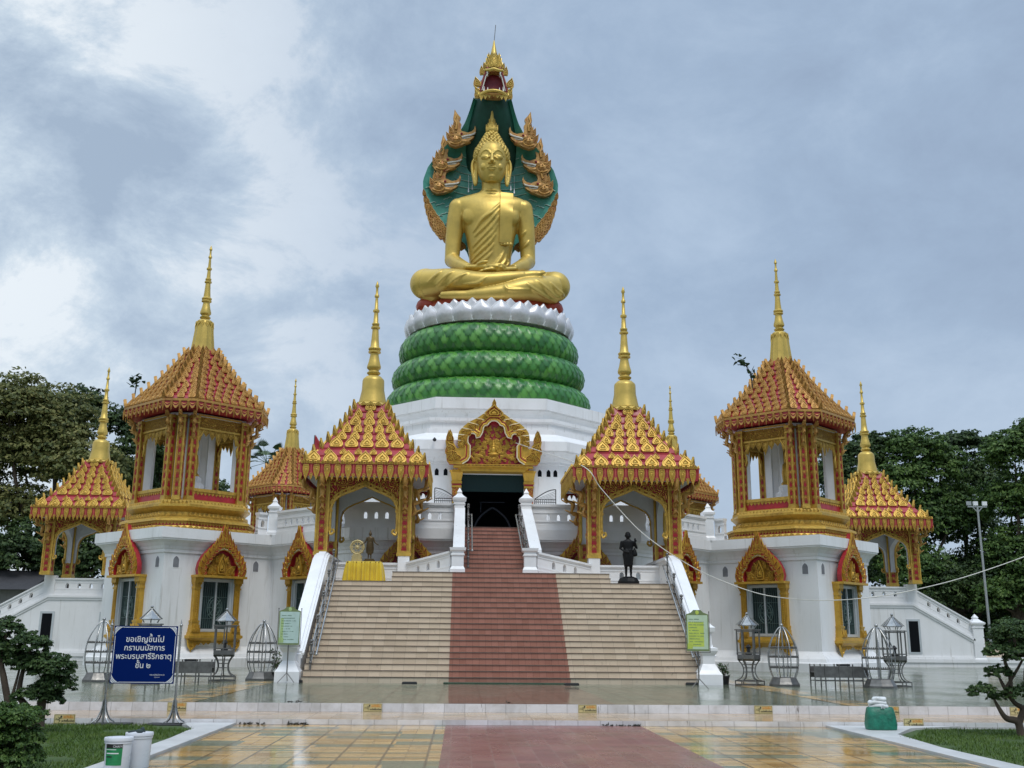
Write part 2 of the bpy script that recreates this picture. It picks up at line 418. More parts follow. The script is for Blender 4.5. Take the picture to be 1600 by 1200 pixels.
b = MB(); b.box(-48, 48, -39.72, 48, -.03, TZ, 0); b.build('terrace', TERT)['kind'] = 'structure'
b = MB(); b.box(-14, 22, -39.745, -39.72, .096, TZ+.002, 0); b.build('terrace_riser', WTT)['kind'] = 'structure'
for s in (-1, 1):
    sheet('yellow_tile_path', s*7.2-.42, s*7.2+.42, -39.7, -20, TZ+.004, LOWT)
BRNT = m_tiles('wet_brown_tiles', [(0, (.17, .135, .095)), (.5, (.20, .155, .11)), (1, (.23, .19, .14))], (.3, .3), (.07, .06, .045), 8, (.05, .2), .7, .01, None, .9)
sheet('brown_tile_path', -1.7, 1.85, -39.7, -29.95, TZ+.004, BRNT)
def kerb(name, poly, z0, z1, m):
    b = MB(); b.prism(poly, (0, 0, z0), (1, 0, 0), (0, 1, 0), z1-z0); o = b.build(name, m); o['kind'] = 'structure'
kerb('kerb', [(-5.47, -66), (-5.47, -41.87), (-6.9, -41.87), (-6.25, -42.35), (-5.95, -43.2), (-5.86, -45), (-5.84, -66)], -.03, .035, CONC)
kerb('kerb', [(5.52, -66), (5.9, -66), (5.92, -46), (6.15, -43.7), (6.9, -42.45), (8.1, -41.87), (5.52, -41.87)], -.03, .035, CONC)
LAWN = M('lawn_soil', .9)
LAWN.col(LAWN.ramp(LAWN.noise(2.2, 6, .65), [(.3, (.030, .055, .010)), (.55, (.045, .085, .014)), (.78, (.09, .085, .035))])).bump(LAWN.noise(25, 4), .6, .03)
kerb('lawn', [(-5.85, -66), (-5.87, -45), (-5.97, -43.2), (-6.3, -42.5), (-9, -42.3), (-26, -42.3), (-26, -66)], -.03, .02, LAWN.mat)
kerb('lawn', [(5.92, -66), (26, -66), (26, -42.4), (7.6, -42.4), (6.95, -42.6), (6.18, -43.75), (5.95, -46)], -.03, .02, LAWN.mat)
GRASS = M('grass_blades', .6); GRASS.b.inputs['Specular IOR Level'].default_value = .3
GRASS.col(GRASS.ramp(GRASS.noise(1.4, 5, .7), [(.25, (.045, .085, .010)), (.5, (.075, .135, .018)), (.75, (.13, .17, .035))]))
def grass(name, test, x0, x1, y0, y1, n, hmax=.075, seed=1):
    rg = np.random.default_rng(seed); X = rg.uniform(x0, x1, n); Y = rg.uniform(y0, y1, n)
    k = np.array([test(a, c) for a, c in zip(X, Y)]); X, Y = X[k], Y[k]; n = len(X)
    h = rg.uniform(.4, 1, n)*hmax; an = rg.uniform(0, PI, n); wd = rg.uniform(.004, .009, n)
    lx, ly = rg.normal(0, .45, (2, n))*h
    V = np.zeros((n, 3, 3)); V[:, 0] = np.stack([X-np.cos(an)*wd, Y-np.sin(an)*wd, np.full(n, .015)], 1)
    V[:, 1] = np.stack([X+np.cos(an)*wd, Y+np.sin(an)*wd, np.full(n, .015)], 1); V[:, 2] = np.stack([X+lx, Y+ly, .015+h], 1)
    me = bpy.data.meshes.new(name); me.from_pydata(V.reshape(-1, 3).tolist(), [], np.arange(3*n).reshape(-1, 3).tolist()); me.materials.append(GRASS.mat)
    o = bpy.data.objects.new(name, me); COL.objects.link(o)
    return tag(o, kind='stuff')
def lt(x, y): return x < (-5.9 if y < -43.2 else -6.5+(y+43.2)*-.5) and math.sin(x*3.1+y*1.7)+math.sin(x*1.3-y*2.9) > -1.35
def lr(x, y): return x > (6.0 if y < -44.2 else 6.2+(y+44.2)*.55) and math.sin(x*2.7+y*1.9)+math.sin(x*1.1-y*2.3) > -1.6
tag(grass('grass', lt, -11.5, -5.9, -52, -42.35, 46000, .07, 1), 'short green grass of the lawn behind the white paint buckets', 'grass')
tag(grass('grass', lr, 6, 12.5, -51, -42.45, 46000, .06, 2), 'short green grass of the lawn in front of the cloud-pruned bonsai', 'grass')

# ================================================================== temple building
DZ = 5.9                                    # upper deck
Q4 = [(6, -18.3), (9.9, -14.05), (13.7, -17.75), (17.75, -13.7), (14.05, -9.9), (18.3, -6)]
OUT = []
for k in range(4):
    c, s = (1, 0, -1, 0)[k], (0, 1, 0, -1)[k]
    OUT += [(x*c-y*s, x*s+y*c) for x, y in Q4]
temple = thing('temple', (0, 0, TZ), 'white temple hall with octagonal drum, gold doorway and gold gabled windows under the golden statue', 'temple')
def tp(b, name, mats, smooth=None, parent=None, label=None):
    o = b.build(name, mats, None, smooth, label); par = parent or temple
    o.parent = par
    if par is temple: o.matrix_parent_inverse = Matrix.Translation((0, 0, -TZ))
    return o
b = MB()
prof = [(-.02, TZ), (-.02, .62), (-.10, .66), (-.16, .80), (-.36, 1.02), (-.42, 1.10), (-.42, 4.88), (-.36, 4.90), (-.36, 5.02), (-.33, 5.06), (-.30, 5.16), (-.20, 5.30), (-.10, 5.38), (-.04, 5.40), (-.04, 5.46), (0, 5.47), (0, DZ)]
b.loft([ring3(offset(OUT, d), z) for d, z in prof], 0, True, True)
tp(b, 'base_wall', WHITE)
# drum: eight sided, stepping in as it rises
def octo(ap, z):
    r = ap/math.cos(PI/8); return [(r*math.cos(PI/8+k*PI/4-PI), r*math.sin(PI/8+k*PI/4-PI), z) for k in range(8)]
dp = [(8.45, DZ), (8.45, 10.12), (8.53, 10.14), (8.53, 10.26), (8.58, 10.30), (8.66, 10.45), (8.85, 10.62), (9.05, 10.70), (9.05, 10.74), (9.2, 10.75), (9.2, 11.22), (8.05, 11.78), (8.05, 12.02), (7.62, 12.06), (7.62, 12.42), (7.70, 12.46), (7.78, 12.50), (7.78, 12.66), (7.05, 12.72), (6.72, 12.74), (6.72, 12.92), (6.80, 13.08), (6.98, 13.24), (7.0, 13.30), (7.1, 13.31), (7.1, 13.9)]
b = MB(); rs = [octo(a, z) for a, z in dp]
b.loft(rs[1:], 0, False, True)
r8 = rs[0]
for k in range(8):
    j = (k+1) % 8
    if k == 1: continue                       # the front face, with the doorway
    b.add([rs[0][k], rs[0][j], rs[1][j], rs[1][k]], [(0, 1, 2, 3)])
hw = 8.45*math.tan(PI/8)
DX0, DX1, DZ1 = -1.5, 1.7, 9.62
b.prism([(-hw, DZ), (hw, DZ), (hw, 10.12), (-hw, 10.12)], (0, -8.15, 0), (1, 0, 0), (0, 0, 1), .3, 0, holes=[[(DX0, DZ+.02), (DX1, DZ+.02), (DX1, DZ1), (DX0, DZ1)]])
tp(b, 'drum', WHITE)
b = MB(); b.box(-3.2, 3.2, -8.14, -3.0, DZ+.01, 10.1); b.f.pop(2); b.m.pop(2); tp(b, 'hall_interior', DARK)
b = MB(); b.box(DX0, DX1, -8.16, -8.12, 8.75, DZ1); b.box(DX0, DX0+.06, -8.2, -8.15, DZ+.02, 8.74); b.box(DX1-.06, DX1, -8.2, -8.15, DZ+.02, 8.74)
tp(b, 'glass_transom', M('green_tinted_glass', .2, 0, (.010, .028, .028), 0, .15).mat)
b = MB()
for s in (-1, 1):
    P = [Vector((.12+s*x, -8.155, z)) for x, z in ((1.05, DZ+.05), (.98, 6.7), (.72, 7.35), (.32, 7.75), (0, 7.95))]
    b.tube(crom(P, 5), .05, 6)
b.box(-.55, .75, -8.16, -8.13, 8.2, 8.24); b.box(-.5, -.46, -8.16, -8.13, 7.7, 8.24)
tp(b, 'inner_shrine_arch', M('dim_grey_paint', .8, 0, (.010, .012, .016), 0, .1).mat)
# small arched air vents
VENT = simple('grey_vent', (.20, .205, .22), .8, 0, .2)
def arch_poly(w_, h_, n=6, point=0.):
    P = [(-w_/2, 0), (w_/2, 0), (w_/2, h_*.6)]
    for k in range(1, n):
        a = k/n*PI/2; P.append((w_/2*math.cos(a), h_*.6+h_*.4*(math.sin(a)+point*(k/n)**3)/(1+point)))
    P.append((0, h_)); q = [(-x, y) for x, y in P[2:-1]]; return P+list(reversed(q))
def vent(p, nx, ny, w_, h_, m, name='air_vent'):
    b = MB(); ux = Vector((-ny, nx, 0)); o = Vector(p)
    b.prism(arch_poly(w_, h_, 6, .3), o+Vector((nx, ny, 0))*.004, ux, (0, 0, 1), .012, 0)
    b.prism(arch_poly(w_+.08, h_+.08, 6, .3), o+Vector((nx, ny, 0))*.002-Vector((0, 0, .04)), ux, (0, 0, 1), .005, 1)
    return tp(b, name, [m, WHITE2])
for k in (-1, 0, 1):
    a = k*PI/4; nx, ny = math.sin(a), -math.cos(a); tx, ty = math.cos(a), math.sin(a)
    for t in ((-3.2, -2.75, -2.3, 2.5, 2.95, 3.3) if k == 0 else (-3, -1.8, -1.4, -1, 1, 1.4, 1.8, 3)):
        vent((nx*8.45+tx*t, ny*8.45+ty*t, 9.52), nx, ny, .2, .36, DARK)
# ---- gold framed windows
PEDO = [(1.27, 0), (1.36, .30), (1.30, .58), (1.12, .88), (.86, 1.13), (.60, 1.36), (.36, 1.62), (.17, 1.88), (.06, 2.06), (0, 2.24)]
PEDI = [(.84, 0), (.90, .26), (.84, .48), (.64, .66), (.60, .82), (.42, 1.0), (.2, 1.12), (0, 1.17)]
def mir(h): return [(-x, y) for x, y in reversed(h) if x > 1e-6]
GRILL = simple('verdigris_grille', (.10, .15, .14), .5, .3)
WFR = simple('grey_aluminium_frame', (.52, .55, .56), .4, .3, .06)
def make_window():
    b = MB()                                                   # frame with mullion and sash rails
    for x0, x1, z0, z1, y in ((-.86, -.74, 1.74, 3.96, -.12), (.74, .86, 1.74, 3.96, -.12), (-.739, .739, 1.74, 1.86, -.11), (-.739, .739, 3.84, 3.96, -.11), (-.04, .04, 1.861, 3.839, -.10)):
        b.box(x0, x1, y, .0, z0, z1)
    for x in (-.735, .70): b.box(x, x+.03, -.075, 0, 1.861, 3.839)
    b.box(-.92, -.861, -.2, 0, 1.7, 4.0); b.box(.861, .92, -.2, 0, 1.7, 4.0)
    wdw = tp(b, 'window', WFR)
    b = MB(); b.box(-.738, .738, -.03, .0, 1.862, 3.838); tp(b, 'pane', GLASS, parent=wdw)
    b = MB()
    for k in range(13): b.bar((-.68+k*.1133, -.04, 1.88), (-.68+k*.1133, -.04, 3.82), .016)
    for r in (.40, .30, .12):
        b.tube([(r*math.cos(2*PI*i/28), -.055, 2.75+r*1.15*math.sin(2*PI*i/28)) for i in range(29)], .022, 5)
    for i in range(8): b.tube([(.1*math.cos(i*PI/4), -.055, 2.75+.1*math.sin(i*PI/4)), (.4*math.cos(i*PI/4), -.055, 2.75+.45*math.sin(i*PI/4))], .016, 5)
    for z in (2.3, 3.2): b.bar((-.72, -.05, z), (.72, -.05, z), .02)
    tp(b, 'grille', GRILL, parent=wdw)
    for s in (-1, 1):                                          # pilasters
        b = MB(); c = s*1.10
        for w0, d0, z0, z1 in ((.46, .34, 1.72, 1.86), (.42, .30, 1.861, 2.02), (.36, .26, 2.021, 2.12), (.40, .28, 2.121, 2.2), (.30, .22, 2.201, 3.52), (.36, .26, 3.521, 3.6), (.30, .23, 3.601, 3.72), (.38, .28, 3.721, 3.8), (.44, .33, 3.801, 4.0)):
            b.box(c-w0/2, c+w0/2, -d0, 0, z0, z1)
        for k in (-1, 0, 1): b.box(c+k*.09-.022, c+k*.09+.022, -.245, -.2, 2.25, 3.5)
        for k in range(13): b.ball((c, -.25, 2.3+k*.097), (.035, .02, .04), 0, 6, 4)
        for k in (-1, 1):
            b.leaf((c+k*.1, -.345, 1.73), (1, 0, 0), (0, 0, 1), .2, .3, .03); b.leaf((c+k*.1, -.30, 3.99), (-1, 0, 0), (0, 0, -1), .2, .3, .03)
        tp(b, 'pilaster', GOLDY, 40, wdw)
    b = MB()                                                   # sill with scrolled brackets
    b.loft([[(x*sx, y, z) for x, y in ((-1, -d), (1, -d), (1, 0), (-1, 0))] for sx, d, z in ((1.15, .12, 1.28), (1.30, .26, 1.36), (1.42, .34, 1.46), (1.45, .38, 1.48), (1.45, .38, 1.58), (1.38, .32, 1.60), (1.36, .30, 1.72))])
    for s in (-1, 1):
        for x, h in ((1.22, .42), (1.02, .25), (.84, .16), (.3, .12), (.55, .14)): b.leaf((s*x, -.18, 1.34), (-1, 0, 0), (0, 0, -1), .24, h, .06)
        b.tube(crom([(s*1.4, -.2, 1.4), (s*1.36, -.22, 1.15), (s*1.2, -.22, 1.02), (s*1.1, -.22, 1.12), (s*1.18, -.22, 1.2)], 4), .05, 6)
    tp(b, 'window_sill', GOLDY, 40, wdw)
    b = MB()                                                   # pediment: 0 relief 1 gold 2 red 3 cream
    outl = PEDO+mir(PEDO); inl = PEDI+mir(PEDI); z0 = 4.03
    b.prism([(-1.2, 0), (1.2, 0)]+[(x*.93, y*.93) for x, y in PEDO]+[(x*.93, y*.93) for x, y in mir(PEDO)], (0, -.02, z0), (1, 0, 0), (0, 0, 1), .06, 2)
    b.prism(outl, (0, -.08, z0), (1, 0, 0), (0, 0, 1), .2, 1, holes=[inl], mside=2)
    b.prism([(x*.8, y*.86+.03) for x, y in inl], (0, -.085, z0), (1, 0, 0), (0, 0, 1), .05, 0)
    b.box(-1.36, 1.36, -.36, 0, z0-.03, z0+.07, 1)
    def along(h, t):
        Ls = [0]
        for i in range(len(h)-1): Ls.append(Ls[-1]+(Vector(h[i+1])-Vector(h[i])).length)
        d = t*Ls[-1]
        for i in range(len(h)-1):
            if d <= Ls[i+1] or i == len(h)-2:
                u = (d-Ls[i])/(Ls[i+1]-Ls[i]); return Vector(h[i]).lerp(Vector(h[i+1]), u)
    for s in (-1, 1):
        for k in range(8):
            t = (k+.3)/8; pi_ = along(PEDI, t); po = along(PEDO, min(1, t*.98+.05))
            d = (po-pi_); q = pi_+d*.15
            ux = Vector((s*d.x*.8, 0, d.y+.35*d.length)).normalized(); rr = ux.cross(Vector((0, -1, 0))) if False else Vector((0, -1, 0)).cross(ux)
            rr = -rr
            b.leaf((s*q.x, -.285, z0+q.y), (ux.z, 0, -ux.x), ux, .26, d.length*.98, .07, 1, 2)
        for k in range(22):
            p = along(PEDI, k/21.); b.ball((s*(p.x*1.06), -.29, z0+p.y*1.03+.02), .032, 3, 6, 4)
    b.leaf((0, -.24, z0+1.35), (1, 0, 0), (0, 0, 1), .42, .80, .10, 1, 0)
    b.leaf((0, -.14, z0+.12), (1, 0, 0), (0, 0, 1), .5, .85, .12, 1, 0)
    for s in (-1, 1):
        for x, z, w_, h, a in ((.35, .1, .3, .42, .5), (.5, .3, .26, .34, .9), (.22, .62, .2, .3, .35), (.2, .06, .25, .22, 1.2), (.62, .1, .2, .26, .2)):
            u = Vector((s*math.sin(a), 0, math.cos(a))); b.leaf((s*x, -.14, z0+z), (u.z, 0, -u.x), u, w_, h, .08, 1, 0)
    b.v = [(x, y-(.20 if y < -.001 else 0), z) for x, y, z in b.v]
    tp(b, 'window_pediment', [FILIG, GOLDY, RED, CREAM], 50, wdw)
    return wdw
win0 = make_window()
wall = offset(OUT, -.42)
def place_window(px, py, nx, ny, first=False):
    o = win0 if first else copy_tree(win0)
    o.parent = temple; o.matrix_parent_inverse = Matrix.Translation((0, 0, -TZ))
    o.scale = (.88, 1, .98); o.location = (px, py, 0); o.rotation_euler = (0, 0, math.atan2(nx, -ny)); return o
first = True
q2 = math.sqrt(.5)
for sx in (-1, 1):
    # bastion faces (outer corner face and inner face), bay flank, each with its vents
    for ax, ay, bx, by in ((13.7, -17.75, 17.75, -13.7), (13.7, -17.75, 9.9, -14.05), (9.9, -14.05, 6, -18.3)):
        A = Vector((sx*ax, ay)); B = Vector((sx*bx, by)); d = (B-A).normalized(); n = Vector((-d.y, d.x))
        mid = (A+B)/2
        if n.dot(Vector((sx*13.7, -13.7))-mid) > 0 and bx != 6: n = -n
        if bx == 6: n = Vector((sx*q2*1.05, -q2*.95)).normalized()
        n = Vector((d.y, -d.x)) if Vector((d.y, -d.x)).dot(n) > 0 else Vector((-d.y, d.x))
        ins = -.42
        c = mid + n*ins
        if bx == 9.9: c = A.lerp(B, .55)+n*ins
        if bx == 6: c = A.lerp(B, .40)+n*ins
        place_window(c.x, c.y, n.x, n.y, first); first = False
        if bx != 6:
            for t in (-1.95, 1.95):
                p = c+d*t; vent((p.x, p.y, 4.30), n.x, n.y, .26, .46, VENT)
for sx in (-1, 1): place_window(sx*3.6, -17.88, 0, -1)      # half hidden behind the landing wall
# ---- doorway
def P(x, y): return ((x-785)*.00375+.1, 13.2-(y-60)*.00375)
DO = [(785, 60), (765, 95), (745, 140), (690, 190), (640, 240), (560, 300), (500, 330), (430, 370), (385, 410), (345, 450), (318, 490), (305, 540), (300, 600), (310, 655), (330, 700), (300, 720), (275, 690), (250, 640), (232, 620), (222, 570), (205, 490), (185, 540), (150, 580), (138, 620), (150, 680), (150, 790), (160, 880), (200, 930), (350, 935)]
DI = [(785, 335), (750, 340), (720, 365), (700, 395), (665, 405), (645, 430), (632, 500), (600, 560), (550, 575), (540, 530), (510, 512), (480, 515), (450, 540), (435, 590), (440, 640), (470, 680), (470, 830), (440, 880), (370, 925)]
def sym(h): return [P(x, y) for x, y in h]+[P(1570-x, y) for x, y in reversed(h) if x != 785]
b = MB()
b.prism([P(340, 940), P(340, 760), P(470, 420), P(785, 250), P(1100, 420), P(1230, 760), P(1230, 940)], (0, -8.5, 0), (1, 0, 0), (0, 0, 1), .1, 2)
b.prism(sym(DO), (0, -8.62, 0), (1, 0, 0), (0, 0, 1), .32, 1, holes=[sym(DI)], mside=2)
for s in (1, -1):
    def PX(x, y): return P(785+(x-785)*s, y)
    for off, m, rr in ((0, 3, .035), (-22, 1, .06), (-48, 2, .03), (-66, 1, .045)):
        pts = []
        for i, (x, y) in enumerate(DI):
            a = Vector(DI[max(i-1, 0)]); c = Vector(DI[min(i+1, len(DI)-1)]); t = (c-a).normalized(); n = Vector((t.y, -t.x))
            q = Vector((x, y))+n*(-off if False else off)
            px_, pz = PX(q.x if abs(x-785) > 1 else 785, q.y); pts.append((px_, -8.96, pz))
        b.tube(pts, rr, 6, m)
    # wedge panels of the rim, each with a rosette
    for i in range(6):
        t = i/5
        a = Vector((715, 275)).lerp(Vector((400, 640)), t); o_ = [(640, 240), (545, 305), (440, 362), (355, 440), (308, 530), (303, 610)][i]
        x0, z0 = PX(a.x, a.y-20); x1, z1 = PX(*o_); u = Vector((x1-x0, 0, z1-z0)); L_ = u.length; u.normalize()
        b.tube([(x0, -8.97, z0), ((x0+x1)/2, -9.0, (z0+z1)/2), (x1, -8.97, z1)], .028, 5, 3)
        mx, mz = (x0+x1)/2, (z0+z1)/2
        b.leaf((mx-u.x*L_*.3+s*.1*0-.16*s*u.z, -8.95, mz-u.z*L_*.35-.16*abs(u.x)), (u.z, 0, -u.x), u, .34, L_*.75, .10, 1, 0)
    for x, y, w_, h_, a in ((205, 640, .40, .62, -.15), (240, 760, .40, .5, -.5), (180, 800, .35, .6, .05), (280, 830, .38, .42, -.8), (200, 900, .35, .4, .2), (330, 700, .26, .4, .3), (310, 880, .4, .36, -.3), (205, 560, .22, .35, -.05), (365, 690, .2, .34, .5)):
        x0, z0 = PX(x, y); u = Vector((s*math.sin(a), 0, math.cos(a))); b.leaf((x0, -8.94, z0), (u.z, 0, -u.x), u, w_, h_, .12, 1, 0)
    rnd = random.Random(3)
    for k in range(120):                                         # scrolling leaves of the tympanum
        x = rnd.uniform(500, 775); y = rnd.uniform(430, 910)
        if y < 600 and x < 650: continue
        x0, z0 = PX(x, y); a = rnd.uniform(-1.6, 1.6); u = Vector((math.sin(a), 0, math.cos(a)))
        b.leaf((x0, -8.61, z0), (u.z, 0, -u.x), u, .13, .22, .06, 1)
b.leaf((.1, -8.96, P(785, 290)[1]), (1, 0, 0), (0, 0, 1), .95, .62, .14, 1, 0)
b.leaf((.1, -8.97, P(785, 130)[1]), (1, 0, 0), (0, 0, 1), .22, .34, .12, 1)
cx0, cz = .1, P(785, 730)[1]                                    # small seated figure in relief
b.ball((cx0, -8.68, cz+.22), (.085, .06, .10), 1); b.tube([(cx0, -8.68, cz+.3), (cx0, -8.66, cz+.62)], [.05, .01], 6, 1)
b.ball((cx0, -8.68, cz+.02), (.13, .08, .2), 1); b.ball((cx0, -8.68, cz-.17), (.30, .09, .075), 1)
for s in (-1, 1): b.tube([(cx0+s*.12, -8.68, cz+.12), (cx0+s*.22, -8.7, cz-.06), (cx0+s*.05, -8.72, cz-.12)], .035, 6, 1)
b.leaf((cx0, -8.62, cz-.25), (-1, 0, 0), (0, 0, -1), .55, .42, .08, 1, 0)
for z0, z1, d, h in ((9.80, 9.90, .42, 2.0), (9.74, 9.80, .36, 1.75), (9.62, 9.74, .30, 1.62)): b.box(.1-h, .1+h, -8.45-d, -8.46, z0, z1, 1)
for k in range(17): b.leaf((.1-1.5+k*.1875, -8.91, 9.80), (1, 0, 0), (0, 0, 1), .17, .12, .03, 1)
b.v = [(x, y-.62, z) for x, y, z in b.v]
b.box(-1.95, 2.15, -9.1, -8.451, 9.63, 9.74, 1); b.box(-1.7, 1.9, -9.1, -8.451, 9.741, 11.0, 2)
tp(b, 'doorway_pediment', [FILI, GOLDY, RED, CREAM], 50)
for s in (-1, 1):
    b = MB(); c = .1+s*1.83
    for w0, d0, z0, z1, m in ((.62, .42, DZ, 6.3, 1), (.52, .34, 6.301, 6.6, 1), (.44, .26, 6.601, 8.88, 0), (.5, .32, 8.881, 8.98, 1), (.46, .28, 8.981, 9.08, 2), (.54, .34, 9.081, 9.2, 1)):
        b.box(c-w0/2, c+w0/2, -8.45-d0, -8.451, z0, z1, m)
    b.loft([[(c-w0/2, -8.45-d0, z), (c+w0/2, -8.45-d0, z), (c+w0/2, -8.45, z), (c-w0/2, -8.45, z)] for w0, d0, z in ((.46, .3, 9.201), (.62, .40, 9.62), (.74, .46, 9.73))], 1)
    for k in range(6):
        b.leaf((c, -8.72, 6.7+k*.36), (1, 0, 0), (0, 0, 1), .34, .36, .03, 1, 2)
    tp(b, 'door_pilaster', [FILI, GOLDY, RED], 40)
# ---- balustrades on the upper deck
def balus(b, p0, p1, z0, z1, h, th, sp, hw_=.2, hh=.3, m=0, mr=None, zo=.36, ends=.3):
    p0 = Vector((p0[0], p0[1], z0)); p1 = Vector((p1[0], p1[1], z1)); d = p1-p0; Lh = Vector((d.x, d.y)).length
    ux = d/Lh; n = ux.cross(Vector((0, 0, 1))).normalized(); o = p0-n*(th/2)
    nh = max(1, int((Lh-2*ends)/sp)); holes = []
    for k in range(nh):
        c = Lh/2+(k-(nh-1)/2)*sp
        holes.append([(c+x, h*zo+y) for x, y in arch_poly(hw_, hh, 4)])
    b.prism([(0, 0), (Lh, 0), (Lh, h*.86), (0, h*.86)], o, ux, (0, 0, 1), th, m, holes=holes)
    for za, zb, t2 in ((0, .12, th+.10), (.122, .2, th+.05), (h*zo-.07, h*zo-.02, th+.05), (h*zo+hh+.03, h*zo+hh+.07, th+.04), (h*.84, h*.90, th+.06), (h*.902, h, th+.14)):
        b.prism([(0, za), (Lh, za), (Lh, zb), (0, zb)], p0-n*(t2/2), ux, (0, 0, 1), t2, m if mr is None else mr)
def newel(b, x, y, z0, h, w_, m=0, fin=True):
    q = w_/2
    L_ = [(q*1.25, 0), (q*1.25, .12), (q*1.05, .2), (q, .22), (q, h-.42), (q*1.15, h-.40), (q*1.15, h-.35), (q, h-.33), (q, h-.28), (q*1.32, h-.22), (q*1.38, h-.13)]
    if fin: L_ += [(q*1.25, h-.12), (q*.75, h-.03), (q*.42, h+.06), (q*.42, h+.10), (q*.5, h+.12), (q*.06, h+.30)]
    b.loft([[(x+s*a, y+t*a, z0+z) for s, t in ((-1, -1), (1, -1), (1, 1), (-1, 1))] for a, z in L_], m)
for s in (-1, 1):
    b = MB(); x0 = -1.75 if s < 0 else 1.45
    balus(b, (min(x0, s*5.95), -18.05), (max(x0, s*5.95), -18.05), DZ, DZ, 1.05, .22, .44, .15, .27)
    b.prism([(0, 0), (.34, 0), (.30, .25), (.36, .5), (.28, .8), (.32, 1.0), (.2, 1.18), (0, 1.24)], (s*5.92, -18.05-.1*1, DZ), (s, 0, 0), (0, 0, 1), -.2*s) if s < 0 else b.prism([(0, 0), (.34, 0), (.30, .25), (.36, .5), (.28, .8), (.32, 1.0), (.2, 1.18), (0, 1.24)], (s*5.92, -17.95, DZ), (s, 0, 0), (0, 0, 1), .2)
    tp(b, 'deck_balustrade', WHITE2); b = MB(); A = (6.35, -17.55); B = (9.55, -14.2)
    if s < 0: balus(b, (-B[0], B[1]), (-A[0], A[1]), DZ, DZ, 1.05, .22, .42, .15, .27)
    else: balus(b, A, B, DZ, DZ, 1.05, .22, .42, .15, .27)
    tp(b, 'deck_balustrade', WHITE2); b = MB(); C = (10.2, -13.85); D_ = (10.55, -14.2)
    if s < 0: balus(b, (-D_[0], D_[1]), (-C[0], C[1]), DZ, DZ, 1.0, .2, .5)
    else: balus(b, C, D_, DZ, DZ, 1.0, .2, .5)
    tp(b, 'deck_balustrade', WHITE2)
for x, y, h in ((-1.53, -18.25, 1.38), (1.24, -18.25, 1.38), (-9.85, -13.85, 1.42), (9.85, -13.85, 1.42)):
    b = MB(); newel(b, x, y, DZ, h, .42); tp(b, 'newel_post', WHITE2)

# ================================================================== staircases
def m_steps(name, cols, grout, sx, stain=.3):
    m = M(name, .35); s = m.n('ShaderNodeSeparateXYZ'); m.l(m.co, s.inputs[0])
    ix = m.math('FLOOR', m.math('DIVIDE', s.outputs[0], sx)); iz = m.math('FLOOR', m.math('DIVIDE', m.math('ADD', s.outputs[2], .01), .175))
    q = m.n('ShaderNodeCombineXYZ'); m.l(ix, q.inputs[0]); m.l(iz, q.inputs[2]); wn = m.n('ShaderNodeTexWhiteNoise'); m.l(q.outputs[0], wn.inputs[0])
    c = m.ramp(wn.outputs['Value'], cols)
    fr = m.math('FRACT', m.math('DIVIDE', s.outputs[0], sx)); e = m.math('LESS_THAN', m.math('MINIMUM', fr, m.math('SUBTRACT', 1, fr)), .006/sx)
    c = m.mix(m.math('MULTIPLY', e, .5), c, grout)
    v = m.noise(1.6, 6, .7, m.mapping((1, 1, 2.5))); c = m.mix(m.rng(v, .5, .8, 0, stain), c, grout)
    d = m.noise(1.6, 5, .7, m.mapping((3.0, 1, 1.6))); c = m.mix(m.rng(d, .62, .74, 0, .6), c, (.10, .08, .06))
    m.col(c); m.rgh(m.rng(v, .3, .7, .22, .5)); return m.mat
TANS = m_steps('tan_step_tiles', [(0, (.53, .43, .315)), (.5, (.58, .475, .355)), (1, (.62, .515, .39))], (.26, .21, .16), .34)
REDS = m_steps('terracotta_step_tiles', [(0, (.325, .145, .098)), (.5, (.36, .166, .115)), (1, (.395, .188, .134))], (.12, .045, .035), .20)
NOSE = simple('dark_step_edge', (.12, .088, .068), .6, 0, .3, 5)  # dark colour draws a line along each step edge
def stair_poly(y0, z0, n, tr, rs, yend, zb):
    P = [(y0, zb)]; y, z = y0, z0
    for k in range(n):
        P.append((y, z)); z += rs; P.append((y, z)); y += tr
    P.append((yend, z)); P.append((yend, zb)); return P
def noses(b, x0, x1, y0, z0, n, tr, rs):
    for k in range(n): b.box(x0, x1, y0+k*tr-.022, y0+k*tr+.03, z0+(k+1)*rs-.020, z0+(k+1)*rs+.003)
def part(b, name, mats, root, smooth=None, label=None):
    return b.build(name, mats, root, smooth, label)
